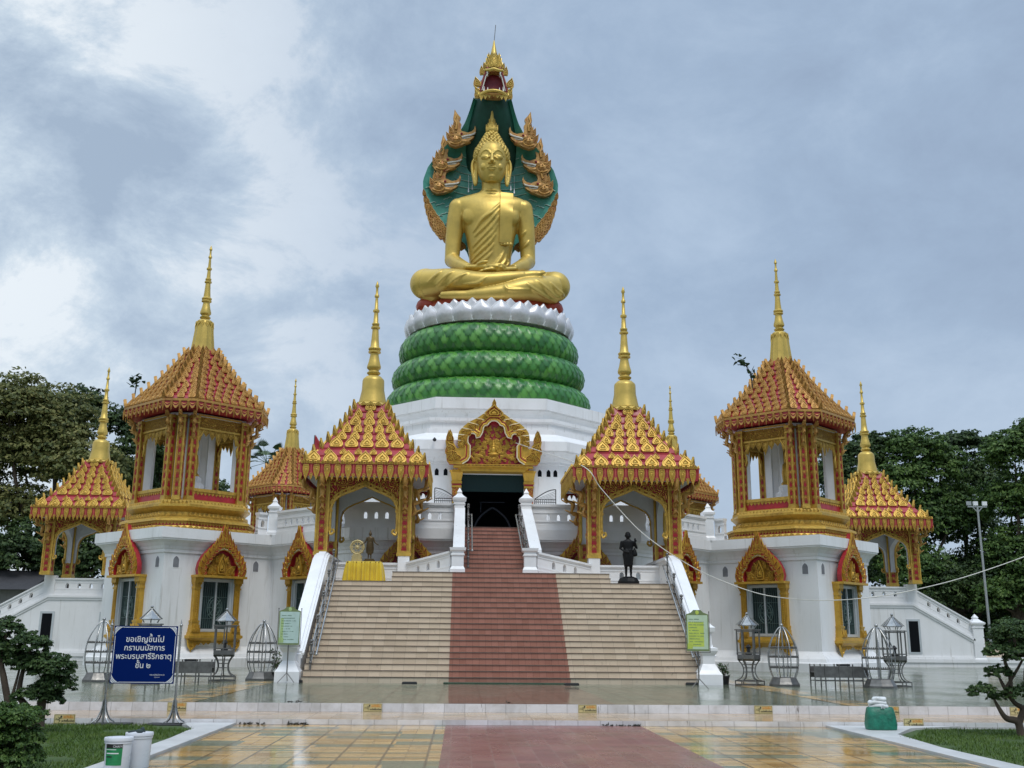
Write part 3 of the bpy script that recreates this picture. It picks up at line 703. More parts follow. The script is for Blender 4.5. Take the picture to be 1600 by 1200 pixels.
def make_front_stair():
    yb = -29.9; root = thing('main_staircase', (0, 0, 0), 'wide front staircase of tan tiles with a terracotta strip up its middle and white parapets', 'staircase')
    rs, tr, n = .175, .266, 18; Z = lambda z: z-TZ; Y = lambda y: y-yb
    yt = n*tr
    def steps(x0, x1, mats, name, nn_, yend):
        b = MB(); b.prism(stair_poly(0, 0, nn_, tr, rs, yend, 0), (x0, 0, 0), (0, 1, 0), (0, 0, 1), x1-x0)
        return part(b, name, mats, root)
    steps(-6.0, -3.78, TANS, 'tan_steps', n, Y(-22.2)); steps(3.78, 6.0, TANS, 'tan_steps', n, Y(-22.2))
    steps(-3.779, -1.70, TANS, 'tan_steps', n+2, Y(-22.2)); steps(1.90, 3.779, TANS, 'tan_steps', n+2, Y(-22.2))
    steps(-1.699, 1.899, REDS, 'terracotta_steps', n+2, Y(-18.8))
    b = MB(); noses(b, -6, 6, 0, 0, n, tr, rs); noses(b, -3.78, 3.78, 18*tr, 18*rs, 2, tr, rs); part(b, 'step_nosing', NOSE, root)
    # upper flight
    r2 = (DZ-TZ-20*rs)/11; y2 = Y(-24.35); t2 = (Y(-18.5)-y2)/11
    b = MB(); b.prism(stair_poly(y2, 20*rs, 11, t2, r2, Y(-17.9), 20*rs), (-1.34, 0, 0), (0, 1, 0), (0, 0, 1), 2.42); part(b, 'upper_steps', REDS, root)
    b = MB(); noses(b, -1.34, 1.08, y2, 20*rs, 11, t2, r2); part(b, 'step_nosing', NOSE, root)
    b = MB()
    for x0, x1 in ((-1.66, -1.345), (1.085, 1.40)):
        b.prism([(Y(-24.2), 20*rs-.3), (Y(-18.4), 20*rs-.3), (Y(-18.4), Z(DZ)+.75), (Y(-24.2), 20*rs+.75)], (x0, 0, 0), (0, 1, 0), (0, 0, 1), x1-x0)
        b.prism([(Y(-24.2), 20*rs+.751), (Y(-18.4), Z(DZ)+.751), (Y(-18.4), Z(DZ)+.85), (Y(-24.2), 20*rs+.85)], (x0-.05, 0, 0), (0, 1, 0), (0, 0, 1), x1-x0+.1)
    part(b, 'upper_parapet', WHITE2, root)
    for x in (-1.53, 1.02):
        b = MB(); newel(b, x, Y(-24.4), 20*rs, 1.0, .42, 0, False); part(b, 'newel_post', WHITE2, root)
    for s in (-1, 1):                                            # landing parapets
        b = MB()
        A = (s*6.0, Y(-22.33)); B = (s*3.75, Y(-22.33))
        if s > 0: A, B = B, A
        balus(b, A, B, 18*rs, 18*rs, .80, .2, .62, .17, .26)
        nx = -1.74 if s < 0 else 1.24
        A = (s*3.33, Y(-22.55), 19*rs-.12); B = (nx, Y(-24.25), 20*rs)
        if s > 0: A, B = B, A
        balus(b, A[:2], B[:2], A[2], B[2], .76, .18, .55, .17, .26)
        b.box(s*3.53-.21, s*3.53+.21, Y(-22.6), Y(-22.1), 17*rs, Z(4.45))
        b.box(s*3.53-.24, s*3.53+.24, Y(-22.63), Y(-22.07), 17*rs, 19*rs+.1)
        part(b, 'landing_parapet', WHITE2, root)
    for s in (-1, 1):                                            # sloped side parapets
        x0, x1 = (-6.50, -6.14) if s < 0 else (5.98, 6.33)
        b = MB(); base = [(Y(-29.3), 0), (Y(-19), 0), (Y(-19), Z(4.33)), (Y(-24.0), Z(4.33)), (Y(-24.5), Z(4.15)), (Y(-29.3), Z(1.05))]
        b.prism(base, (x0, 0, 0), (0, 1, 0), (0, 0, 1), x1-x0)
        for e, d0, d1 in ((.04, .0, .10), (.09, .101, .16), (.03, .161, .21), (-.06, .211, .27)):
            line = [(Y(-29.25), Z(1.05)), (Y(-24.5), Z(4.15)), (Y(-24.0), Z(4.33)), (Y(-19.2), Z(4.33))]
            b.prism([(y, z+d0-.12) for y, z in line]+[(y, z+d1-.12) for y, z in reversed(line)], (x0-e, 0, 0), (0, 1, 0), (0, 0, 1), x1-x0+2*e)
        part(b, 'side_parapet', WHITE2, root)
        b = MB(); x = -6.42 if s < 0 else 6.06
        b.loft([[(x+i*a, Y(-29.62)+j*a, z) for i, j in ((-1, -1), (1, -1), (1, 1), (-1, 1))] for a, z in ((.36, 0), (.36, .30), (.33, .34), (.28, .42), (.21, .56), (.18, .60), (.18, .84), (.24, .92), (.27, .98), (.27, 1.06), (.13, 1.10), (.12, 1.48), (.20, 1.54), (.22, 1.66), (.14, 1.72), (.02, 1.86))])
        part(b, 'newel_post', WHITE2, root)
    root.location = (0, yb, TZ); return root
front_stair = make_front_stair()
def make_side_stair():
    """flank seen from the front: level landing rail, sloped rail, newel"""
    root = thing('side_staircase', (0, 0, 0), 'x', 'staircase'); yb = -28.6
    Y = lambda y: y-yb; Z = lambda z: z-TZ
    b = MB(); b.prism(stair_poly(0, 0, 18, .345, .175, Y(-22.2), 0), (-5.7, 0, 0), (0, 1, 0), (0, 0, 1), 11.4); part(b, 'steps', TANS, root)
    for s in (-1, 1):
        x0 = -6.1 if s < 0 else 5.75
        b = MB(); b.prism([(Y(-26), 0), (Y(-16.5), 0), (Y(-16.5), Z(3.42)), (Y(-22.3), Z(3.42)), (Y(-25.75), Z(1.55)), (Y(-26), Z(1.0))], (x0, 0, 0), (0, 1, 0), (0, 0, 1), .35)
        for e, za, zb in ((.10, 0, .22), (.16, .221, .40), (.09, .401, .5)):
            b.prism([(Y(-30), za), (Y(-16.4), za), (Y(-16.4), zb), (Y(-30), zb)], (x0-e, 0, 0), (0, 1, 0), (0, 0, 1), .35+2*e)
        part(b, 'flank_wall', WHITE, root)
        b = MB()
        line = [(Y(-25.45), Z(1.62)), (Y(-22.3), Z(3.40)), (Y(-16.6), Z(3.40))]
        for e, d0, d1 in ((.05, -.16, -.05), (.10, -.049, .06), (.02, .061, .14)):
            b.prism([(y, z+d0) for y, z in line]+[(y, z+d1) for y, z in reversed(line)], (x0-e, 0, 0), (0, 1, 0), (0, 0, 1), .35+2*e)
        xm = x0+.175
        balus(b, (xm, Y(-16.6)), (xm, Y(-22.1)), Z(3.54), Z(3.54), .78, .24, .6, .17, .24)
        balus(b, (xm, Y(-25.4)), (xm, Y(-22.5)), Z(1.80), Z(3.42), .78, .24, .5, .17, .24)
        b.box(xm-.2, xm+.2, Y(-22.6), Y(-22.05), Z(3.3), Z(4.45))
        newel(b, xm, Y(-25.65), Z(.5), 2.15, .55)
        newel(b, xm-0.0, Y(-19.6), Z(4.3), .42, .5) if s < 0 else None
        part(b, 'side_balustrade', WHITE2, root)
        b = MB(); f = x0-.03 if s < 0 else x0+.35+.03
        for q, name, m in ((0, 'slit_window', None),):
            pass
        fx0, fx1 = (x0-.035, x0) if s < 0 else (x0+.35, x0+.385)
        for yy in (-22.25, -19.3):
            w_ = MB(); w_.box(fx0, fx1, Y(yy-.36), Y(yy+.36), Z(.92), Z(2.66)); o = part(w_, 'slit_window', WFR, root)
            g = MB(); d = .006
            g.box(fx0-d, fx1+d, Y(yy-.25), Y(yy+.25), Z(1.0), Z(2.56)); part(g, 'pane', DARK, o)
    return root
ss = make_side_stair()
ss.location = (28.6, 0, TZ); ss.rotation_euler = (0, 0, PI/2); ss['label'] = 'white side staircase with sloped balustrade, to the right of the temple'; ss['group'] = 'side staircases of the temple'
dup(ss, (-28.6, 0, TZ), -PI/2, 'white side staircase with sloped balustrade, to the left of the temple behind the blue sign')

# ================================================================== gold and red pavilions
def strip_col(b, x, y, w_, z0, z1, mg=1, mr=2, step=.34, faces=4, inner=None):
    """square ornamented pier: red field, gold edge mouldings, rising leaf tiles"""
    h = w_/2
    b.box(x-h*.9, x+h*.9, y-h*.9, y+h*.9, z0, z1, mg)
    for i, j in ((-1, -1), (1, -1), (1, 1), (-1, 1)):
        for t, ww in ((h*.9, .26), (h*.62, .12)):
            pass
        b.box(x+i*h*.98-h*.13, x+i*h*.98+h*.13, y+j*h*.98-h*.13, y+j*h*.98+h*.13, z0, z1, mg)
    for k in range(faces):
        a = k*PI/2; n = Vector((math.sin(a), -math.cos(a), 0)); r = Vector((math.cos(a), math.sin(a), 0))
        if inner is not None and n.dot(Vector((x, y, 0))) < -.01 and inner: continue
        c = Vector((x, y, 0))+n*(h*.9)
        for s in (-1, 1):
            q = c+r*(s*h*.62); p0 = q+Vector((0, 0, z0)); p1 = q+Vector((0, 0, z1)); b.tube([p0+n*.01, p1+n*.01], h*.09, 5, mg)
        m_ = int((z1-z0)/step)
        st = (z1-z0)/m_
        for i in range(m_):
            zc = z0+i*st
            b.leaf(c+Vector((0, 0, zc+.01)), r, (0, 0, 1), h*1.05, st*.86, .035, mg, mr)
            for s in (-1, 0, 1):                      # three red tongues
                b.leaf(c+n*.035+r*(s*h*.26)+Vector((0, 0, zc+st*.55)), r, (0, 0, 1), h*.36, st*.58, .014, mr)
    for z, hh, ee in ((z0-.002, .12, 1.22), (z0+.12, .08, 1.1), (z1-.34, .06, 1.12), (z1-.12, .13, 1.26)):
        b.box(x-h*ee, x+h*ee, y-h*ee, y+h*ee, z, z+hh, mg)
def spire_prof(z0, z1, r0, kind):
    H = z1-z0
    P = []
    if kind == 0: P = [(r0*1.0, 0), (r0*1.02, .025), (r0*.90, .03), (r0*.82, .07), (r0*.72, .13), (r0*.70, .20), (r0*.66, .215), (r0*.48, .235), (r0*.28, .245)]
    else: P = [(r0*1.0, 0), (r0*.92, .06), (r0*.80, .17), (r0*.74, .25), (r0*.70, .27), (r0*.52, .29), (r0*.30, .30)]
    zc = P[-1][1]; q = r0*.42
    seq = [(.95, .012), (1.0, .02), (.78, .03), (.70, .04), (1.0, .055), (1.02, .07), (.80, .11), (.64, .155), (.62, .17), (.92, .178), (.92, .188), (.74, .195), (.92, .203), (.92, .213), (.66, .225), (.56, .28), (.46, .36), (.44, .365), (.66, .372), (.66, .384), (.42, .392), (.55, .40), (.55, .412), (.38, .42), (.30, .50), (.48, .505), (.48, .52), (.28, .528), (.20, .62), (.34, .626), (.34, .64), (.2, .65), (.17, .70), (.30, .712), (.2, .73), (.04, .755)]
    sc = (1-zc)/.755
    P += [(q*r*1.05, zc+z*sc) for r, z in seq]
    return [(r, z*H) for r, z in P]
def roof_rows(b, edge0, edge1, z0, z1, rows, lw, lh, t, m=1, m2=None, flare=0., skip_last=False, lean=.25, vary=True):
    """leaf tiles in rows over one trapezoid face; edge = (left point, right point) in plan at eave and at top"""
    e0 = [Vector((*p, z0)) for p in edge0]; e1 = [Vector((*p, z1)) for p in edge1]
    n = (e0[1]-e0[0]).cross(e1[0]-e0[0]).normalized(); r = (e0[1]-e0[0]).normalized()
    for k in range(rows):
        f = k/rows; f2 = f**(1+flare)
        A = e0[0].lerp(e1[0], f); B = e0[1].lerp(e1[1], f); Ln = (B-A).length
        cnt = max(1, int(Ln/lw+.5)); sh = 0
        if k % 2 and cnt > 1: cnt -= 0
        u = ((e1[0]+e1[1])-(e0[0]+e0[1])).normalized(); u = (u+n*lean).normalized()
        big = 1.0 if (k % 2 == 0 or not vary) else .82
        for i in range(cnt):
            p = A.lerp(B, (i+.5)/cnt)
            b.leaf(p+n*.01, r, u, min(Ln/cnt, lw)*.80*big, lh*big, t, m, m2)
def make_pavilion():
    root = thing('pavilion', (0, 0, 0), 'x', 'pavilion'); z0 = 4.45; Z = lambda z: z-z0
    H = 1.53
    for i, j in ((-1, -1), (1, -1), (1, 1), (-1, 1)):
        b = MB(); strip_col(b, i*H, j*H, .44, 0, Z(7.35), 1, 2, .32)
        part(b, 'column', [FILI, GOLD, RED], root, 40)
    for k in range(4):                                            # arched spandrels
        a = k*PI/2; n = Vector((math.sin(a), -math.cos(a), 0)); r = Vector((math.cos(a), math.sin(a), 0))
        o = n*(H-.14)
        arch = [(1.30, Z(5.2)), (1.24, Z(5.35)), (1.235, Z(6.15)), (1.16, Z(6.42)), (1.0, Z(6.60)), (.72, Z(6.75)), (.38, Z(6.88)), (.12, Z(7.0)), (0, Z(7.06))]
        low = [(1.31, Z(5.2)), (1.31, Z(7.34))]
        pts = [(x, z) for x, z in arch[:1]]
        poly = [(-1.31, Z(7.34)), (-1.31, Z(5.2))]+[(-x, z) for x, z in arch[1:]]+[(x, z) for x, z in reversed(arch[1:-1])]+[(1.31, Z(5.2)), (1.31, Z(7.34))]
        b = MB(); b.prism(list(reversed(poly)), o, r, (0, 0, 1), .30, 0, mback=3, mside=3)
        for s in (-1, 1):
            pts = [o+n*.30+r*(s*x)+Vector((0, 0, z)) for x, z in arch[1:]]
            b.tube(pts, .055, 6, 1)
            pts2 = [o+n*.31+r*(s*(x+.0))+Vector((0, 0, z+.14)) for x, z in arch[3:]]
            b.tube(pts2, .035, 6, 1)
            cur = crom([o+n*.3+r*(s*1.24)+Vector((0, 0, Z(5.38))), o+n*.34+r*(s*1.20)+Vector((0, 0, Z(5.22))), o+n*.34+r*(s*1.08)+Vector((0, 0, Z(5.3))), o+n*.34+r*(s*1.12)+Vector((0, 0, Z(5.42)))], 4)
            b.tube(cur, .05, 6, 1)
            for q in range(9):                                     # small leaves hung along the arch
                t = q/8; i0 = min(int(t*(len(arch)-2)), len(arch)-3)+1; ff = t*(len(arch)-2)-(i0-1)
                x = arch[i0][0]+(arch[i0+1][0]-arch[i0][0])*ff; z = arch[i0][1]+(arch[i0+1][1]-arch[i0][1])*ff
                b.leaf(o+n*.33+r*(s*x)+Vector((0, 0, z-.02)), r, (0, 0, 1), .16, .22, .03, 1)
        part(b, 'arch_panel', [FILI, GOLD, RED, GREYIN], root, 40)
    b = MB(); b.box(-2.2, 2.2, -2.2, 2.2, Z(7.35), Z(7.45)); part(b, 'ceiling', GREYIN, root)
    for i, j in ((-1, -1), (1, -1), (1, 1), (-1, 1)):              # curled eave brackets
        for dx, dy in ((i, 0), (0, j)):
            b = MB(); d = Vector((dx, dy, 0)); s = Vector((i*H, j*H, 0))+d*.2
            P = [s+d*x+Vector((0, 0, Z(z))) for x, z in ((.02, 6.0), (.16, 6.12), (.10, 6.4), (.30, 6.5), (.24, 6.85), (.52, 7.0), (.60, 7.33))]
            b.tube(crom(P, 4), [.05+.05*abs(math.sin(q*.5)) for q in range(25)], 6, 0)
            for x, z in ((.2, 6.15), (.36, 6.55), (.5, 6.95)):
                r_ = d; b.leaf(s+d*(x-.05)+Vector((0, 0, Z(z)-.05)), Vector((-dy, dx, 0)), (d+Vector((0, 0, .5))).normalized(), .2, .26, .05, 0)
            part(b, 'eave_bracket', GOLDP, root, 40)
    E = 2.33; T = .56; zr0, zr1 = Z(7.80), Z(10.42)
    b = MB()
    b.loft([[(i*E, j*E, Z(7.46)), (0, 0, 0)][:1][0] for i, j in ((-1, -1), (1, -1), (1, 1), (-1, 1))] and [[(i*q, j*q, z) for i, j in ((-1, -1), (1, -1), (1, 1), (-1, 1))] for q, z in ((E, Z(7.46)), (E+.05, Z(7.72)), (E+.05, Z(7.78)), (E-.04, Z(7.80)))]+[[(i*q, j*q, z) for i, j in ((-1, -1), (1, -1), (1, 1), (-1, 1))] for q, z in [((E-.1)+(T-(E-.1))*t-.17*math.sin(PI*t), zr0+(zr1-zr0)*t) for t in [k/8 for k in range(9)]]])
    # stepped red courses
    for k in range(1, 8):
        t = k/8; q = (E-.1)+(T-(E-.1))*t-.17*math.sin(PI*t); z = zr0+(zr1-zr0)*t
        b.loft([[(i*s_, j*s_, zz_) for i, j in ((-1, -1), (1, -1), (1, 1), (-1, 1))] for s_, zz_ in ((q+.01, z-.05), (q+.055, z-.05), (q+.055, z), (q-.03, z+.02))], 0, False, False)
    part(b, 'roof', RED, root)
    b = MB()
    for k in range(4):
        a = k*PI/2; c, s = math.cos(a), math.sin(a)
        rot = lambda x, y: (x*c-y*s, x*s+y*c)
        def rw(f): return (E-.1)+(T-(E-.1))*f-.17*math.sin(PI*f)
        for row in range(8):
            f = row/8; q = rw(f); q1 = rw(f+.125); z = zr0+(zr1-zr0)*f
            cnt = (7, 7, 5, 5, 5, 3, 3, 1)[row]; sz = (1.0, .55, .95, .82, .9, .9, .78, .8)[row]
            wd = 2*q/7.0 if row < 2 else 2*q/(cnt+.9)
            n_ = Vector((*rot(0, -1), 0)); r_ = Vector((*rot(1, 0), 0)); u_ = (Vector((0, 0, (zr1-zr0)/8))-n_*(q-q1)).normalized()
            nn_ = r_.cross(u_)
            for i in range(cnt+(0 if row != 1 else 0)):
                x = (i-(cnt-1)/2)*wd+(wd/2 if row == 1 else 0)
                if abs(x) > q*.93: continue
                p = Vector((*rot(x, -q), z))
                b.leaf(p+nn_*.02, r_, (u_+nn_*.20).normalized(), min(.54, wd*.94)*sz, .52*sz, .07, 0, 0)
        for row in range(9):                                       # upright finials along the hips
            f = row/9; q = rw(f)+.02; z = zr0+(zr1-zr0)*f
            p = Vector((*rot(-q, -q), z)); d = Vector((*rot(-1, -1), 0)).normalized(); r_ = Vector((*rot(1, -1), 0)).normalized()
            b.leaf(p-d*.12, r_, (Vector((0, 0, 1))+d*.15).normalized(), .20, .42, .05, 0)
            b.leaf(p-d*.12, -r_, (Vector((0, 0, 1))+d*.15).normalized(), .20, .42, .05, 0)
        for i in range(26):                                        # beaded gold eave edge
            x = -E+(i+.5)*2*E/26; p = Vector((*rot(x, -E-.05), Z(7.74))); r_ = Vector((*rot(1, 0), 0))
            b.leaf(p, r_, (0, 0, 1), .17, .15, .04, 0)
    part(b, 'roof_ornament', GOLD, root, 45)
    b = MB()                                                       # hanging eave fringe
    for k in range(4):
        a = k*PI/2; c, s = math.cos(a), math.sin(a); rot = lambda x, y: (x*c-y*s, x*s+y*c)
        r_ = Vector((*rot(1, 0), 0)); n_ = Vector((*rot(0, -1), 0))
        N_ = 12; st = 2*E/N_
        for i in range(N_):
            x = -E+(i+.5)*st; p = Vector((*rot(x, -E+.03), Z(7.46)))
            o = Vector((*rot(x-st/2, -E+.0), 0))
            pts = [(0, Z(7.72)), (0, Z(7.30)), (st*.2, Z(7.30)), (st*.5, Z(7.22)), (st*.8, Z(7.30)), (st, Z(7.30)), (st, Z(7.72))]
            b.prism(pts, o-n_*.0, r_, (0, 0, 1), .03, 1)
            b.leaf(Vector((*rot(x, -E-.035), Z(7.72))), -r_, (0, 0, -1), st*.62, .60, .04, 0, 0)
            q = Vector((*rot(x-st/2, -E-.035), 0)); b.box(-.028, .028, -.02, .02, Z(7.36), Z(7.72), 2, lambda v, q=q, r_=r_, n_=n_: q+r_*v.x+n_*v.y+Vector((0, 0, v.z)))
            b.leaf(q+Vector((0, 0, Z(7.40))), -r_, (0, 0, -1), .12, .26, .03, 0)
    part(b, 'eave_fringe', [GOLD, RED, REDP], root, 45)
    b = MB(); P = spire_prof(Z(10.40), Z(15.67), .62, 0)
    seg = 20
    b.lathe(P, seg, (0, 0, Z(10.40))); b.lathe([(.70, -.06), (.74, 0), (.70, .07), (.6, .1)], 8, (0, 0, Z(10.42)), 0, rot=PI/8)
    for i in range(16):
        a = 2*PI*i/16; r_ = Vector((-math.sin(a), math.cos(a), 0)); b.leaf(Vector((.72*math.cos(a), .72*math.sin(a), Z(10.33))), r_, (0, 0, 1), .26, .16, .04)
    part(b, 'spire', GOLDS, root, 50)
    return root
pv = make_pavilion()
PVL = [(-5.06, -20.82, 0, 'red and gold pavilion with tall spire over the staircase landing, behind the yellow cloth table'),
       (5.06, -20.82, 0, 'red and gold pavilion with tall spire over the staircase landing, behind the black standing statue'),
       (20.82, -5.06, 0, 'red and gold spired pavilion on the right side stair, before the dark trees'),
       (-20.82, -5.06, 0, 'red and gold spired pavilion above the side stair, half hidden by the left lantern tower')]
for i, (x, y, rz, lb) in enumerate(PVL):
    o = pv if i == 0 else copy_tree(pv)
    o.location = (x, y, 4.45); o.rotation_euler = (0, 0, (0, PI, 0, 0)[i]*0 + rz); o['label'] = lb; o['group'] = 'gold and red pavilions around the temple'

# ================================================================== lantern towers
def lant(h, c):
    x = h*math.sqrt(2)-c; x = max(x, .02)
    out = []
    for k in range(4):
        a = k*PI/2; cc, s = math.cos(a), math.sin(a)
        for px_ in (-x, x): out.append((px_*cc+c*s, px_*s-c*cc))
    return out
def make_lantern():
    root = thing('lantern_tower', (0, 0, 0), 'x', 'tower'); z0 = DZ
    b = MB()                                                        # moulded gold base, 0 gold 1 red
    lv = [(2.88, 3.28, 0, 0), (2.94, 3.34, .06, 0), (2.88, 3.28, .16, 1), (2.78, 3.18, .17, 1), (2.78, 3.18, .34, 0), (2.90, 3.30, .36, 0), (2.88, 3.28, .46, 0), (2.6, 2.98, .56, 0), (2.40, 2.76, .62, 0), (2.40, 2.76, .78, 0), (2.46, 2.82, .84, 0), (2.60, 2.96, .96, 0), (2.66, 3.02, 1.0, 0), (2.66, 3.02, 1.10, 0), (2.58, 2.94, 1.12, 0), (2.52, 2.9, 1.28, 0)]
    b.loft([ring3(lant(h, c), z) for h, c, z, m in lv], [m for _, _, _, m in lv[:-1]])
    def around(h, c, z, st, fn):
        P = lant(h, c)
        for i in range(8):
            A = Vector((*P[i], z)); B = Vector((*P[(i+1) % 8], z)); L_ = (B-A).length; n = max(1, round(L_/st)); r = (B-A).normalized()
            for k in range(n): fn(A.lerp(B, (k+.5)/n), r, L_/n, k, n)
    around(2.79, 3.19, .34, .17, lambda p, r, s, k, n: b.leaf(p, -r, (0, 0, -1), s*.9, .15, .03, 0))
    around(2.95, 3.35, .03, .34, lambda p, r, s, k, n: b.leaf(p, r, (0, 0, 1), s*.9, .13, .03, 0))
    around(2.53, 2.92, 1.10, .2, lambda p, r, s, k, n: b.leaf(p, r, (0, 0, 1), s*.9, .16, .03, 0))
    around(2.56, 2.92, .62, .26, lambda p, r, s, k, n: b.leaf(p+Vector((0, 0, -.04)), r, (0, 0, 1), s*.95, .18, .03, 0))
    part(b, 'moulded_base', [GOLD, RED], root, 40)
    Zt = 10.9-z0; Zb = 7.18-z0
    hc, ccn = 2.25, 2.62; xw = hc*math.sqrt(2)-ccn
    cols = []
    for k in range(4):
        a = k*PI/2; c, s = math.cos(a), math.sin(a)
        for px_, py_ in ((-xw, -ccn), (0, -ccn-.12), (xw, -ccn)): cols.append((px_*c-py_*s, px_*s+py_*c, a if px_ == 0 else a+(-PI/4 if px_ < 0 else PI/4)))
    for x, y, a in cols:
        b = MB(); strip_col(b, 0, 0, .34, Zb, Zt, 1, 2, .36)
        b.box(-.16, .16, .155, .60, Zb, Zt, 3)
        c, s = math.cos(a), math.sin(a); b.v = [(x+p[0]*c-p[1]*s, y+p[0]*s+p[1]*c, p[2]) for p in b.v]
        part(b, 'column', [FILI, GOLD, RED, WHITE2], root, 40)
    for k in range(4):                                              # wide faces: parapet, beam, hung valance
        a = k*PI/2+PI/4; n = Vector((math.sin(a), -math.cos(a), 0)); r = Vector((math.cos(a), math.sin(a), 0))
        wid = 2*(ccn*math.sqrt(2)-hc)/2; wid = (ccn*math.sqrt(2)-hc)-.17
        X = lambda v: n*(hc-.02)+r*v.x+n*v.y+Vector((0, 0, v.z))
        b = MB(); b.box(-wid, wid, -.1, .04, Zb, Zb+.42, 2, X); b.box(-wid, wid, -.14, .09, Zb+.42, Zb+.56, 1, X); b.box(-wid, wid, -.12, .08, Zb, Zb+.06, 1, X)
        m_ = 12
        for i in range(m_): b.leaf(X(Vector((-wid+(i+.5)*2*wid/m_, .045, Zb+.42))), -r, (0, 0, -1), 2*wid/m_*.9, .14, .02, 1)
        part(b, 'parapet_panel', [FILI, GOLD, RED], root, 40)
        b = MB(); b.box(-wid, wid, -.12, .05, Zt-.5, Zt+.1, 0, X); b.box(-wid, wid, -.14, .1, Zt-.56, Zt-.48, 1, X); b.box(-wid, wid, -.14, .1, Zt+.02, Zt+.1, 1, X)
        for i in range(7):
            x = -wid+(i+.5)*2*wid/7; hh = (.5, .3, .42, .62, .42, .3, .5)[i]; b.leaf(X(Vector((x, .0, Zt-.54))), -r, (0, 0, -1), 2*wid/7, hh, .05, 1, 0)
        for s in (-1, 1):
            P = crom([X(Vector((s*(wid-.02), 0, Zt-1.6))), X(Vector((s*(wid-.12), 0, Zt-1.3))), X(Vector((s*(wid-.06), 0, Zt-1.05))), X(Vector((s*(wid-.28), 0, Zt-.75))), X(Vector((s*(wid-.4), 0, Zt-.56)))], 4)
            b.tube(P, .07, 6, 1)
            for i in (3, 7, 11): b.leaf(P[i], r*-s, (r*-s+Vector((0, 0, -.6))).normalized().cross(n)*s if False else Vector((0, 0, -1)), .16, .28, .05, 1)
        part(b, 'valance', [FILIG, GOLD], root, 40)
    b = MB(); b.loft([ring3(lant(2.3, 2.7), Zt+.0), ring3(lant(2.3, 2.7), Zt+.12)]); part(b, 'ceiling', GREYIN, root)
    b = MB(); b.loft([ring3(lant(2.05, 2.4), 1.29), ring3(lant(2.05, 2.4), 1.34)]); b.box(-.55, .55, -.55, .55, 1.34, 2.3); b.box(-.4, .4, -.4, .4, 2.3, 2.6); part(b, 'chamber_floor', WHITE2, root)
    b = MB(); b.lathe([(.34, 0), (.36, .1), (.26, .2), (.3, .6), (.24, 1.0), (.12, 1.1), (.16, 1.25), (.05, 1.6), (.02, 2.1)], 14, (0, 0, 2.6)); part(b, 'inner_reliquary', GOLDY, root, 50)
    for x, y, a in cols:                                            # eave brackets
        b = MB(); d = Vector((x, y, 0)).normalized(); s = Vector((x, y, 0))+d*.18
        P = [s+d*q+Vector((0, 0, Zt+z)) for q, z in ((0, -1.0), (.14, -.82), (.1, -.55), (.32, -.4), (.3, -.1), (.55, .12))]
        b.tube(crom(P, 4), [.05+.05*abs(math.sin(i*.6)) for i in range(21)], 6)
        for q, z in ((.12, -.8), (.3, -.4), (.45, -.05)): b.leaf(s+d*(q-.06)+Vector((0, 0, Zt+z-.1)), d.cross(Vector((0, 0, 1))), (d+Vector((0, 0, .4))).normalized(), .2, .28, .05)
        part(b, 'eave_bracket', GOLDP, root, 40)
    # roof
    h0, c0, h1, c1 = 3.0, 3.45, .60, .66; zr0, zr1 = 11.50-z0, 14.42-z0
    def hc_(t):
        e = -.16*math.sin(PI*t)+(.10*(1-t)**4)
        return h0+(h1-h0)*t+e, c0+(c1-c0)*t+e*1.1
    b = MB(); rings = [ring3(lant(h0-.1, c0-.1), 11.10-z0), ring3(lant(h0+.02, c0+.02), 11.12-z0), ring3(lant(h0+.12, c0+.12), 11.44-z0)]
    for k in range(13): rings.append(ring3(lant(*hc_(k/12)), zr0+(zr1-zr0)*k/12))
    b.loft(rings)
    for k in range(1, 12):
        t = k/12; h, c = hc_(t); z = zr0+(zr1-zr0)*t
        b.loft([ring3(lant(h+e, c+e), z+dz) for e, dz in ((.0, -.06), (.07, -.06), (.07, -.01), (-.02, .02))], 0, False, False)
    part(b, 'roof', RED, root)
    b = MB(); rows = 10
    for k in range(rows):
        t = k/rows; h, c = hc_(t); ha, ca = hc_(t+1/rows); z = zr0+(zr1-zr0)*t; P0 = lant(h, c); P1 = lant(ha, ca)
        for i in range(8):
            A = Vector((*P0[i], z)); B = Vector((*P0[(i+1) % 8], z)); A1 = Vector((*P1[i], z+(zr1-zr0)/rows)); B1 = Vector((*P1[(i+1) % 8], z+(zr1-zr0)/rows))
            L_ = (B-A).length; r = (B-A).normalized(); u = ((A1+B1)/2-(A+B)/2).normalized(); n = r.cross(u)
            cnt = max(1, round(L_/.50)); s = 1.0 if k == 0 else .86
            for q in range(cnt):
                p = A.lerp(B, (q+.5)/cnt); b.leaf(p+n*.02, r, (u+n*(.38 if i % 2 == 0 else .22)).normalized(), min(.38, L_/cnt*.80), .46*s, .07, 0, 0)
            d = Vector((A.x, A.y, 0)).normalized()
            b.leaf(A-d*.03, d.cross(Vector((0, 0, 1))), (Vector((0, 0, 1))+d*.25).normalized(), .2, .40, .08, 0)
            b.leaf(A-d*.03, -d.cross(Vector((0, 0, 1))), (Vector((0, 0, 1))+d*.25).normalized(), .2, .40, .08, 0)
    part(b, 'roof_ornament', GOLDP, root, 45)
    b = MB()                                                        # swagged fringe
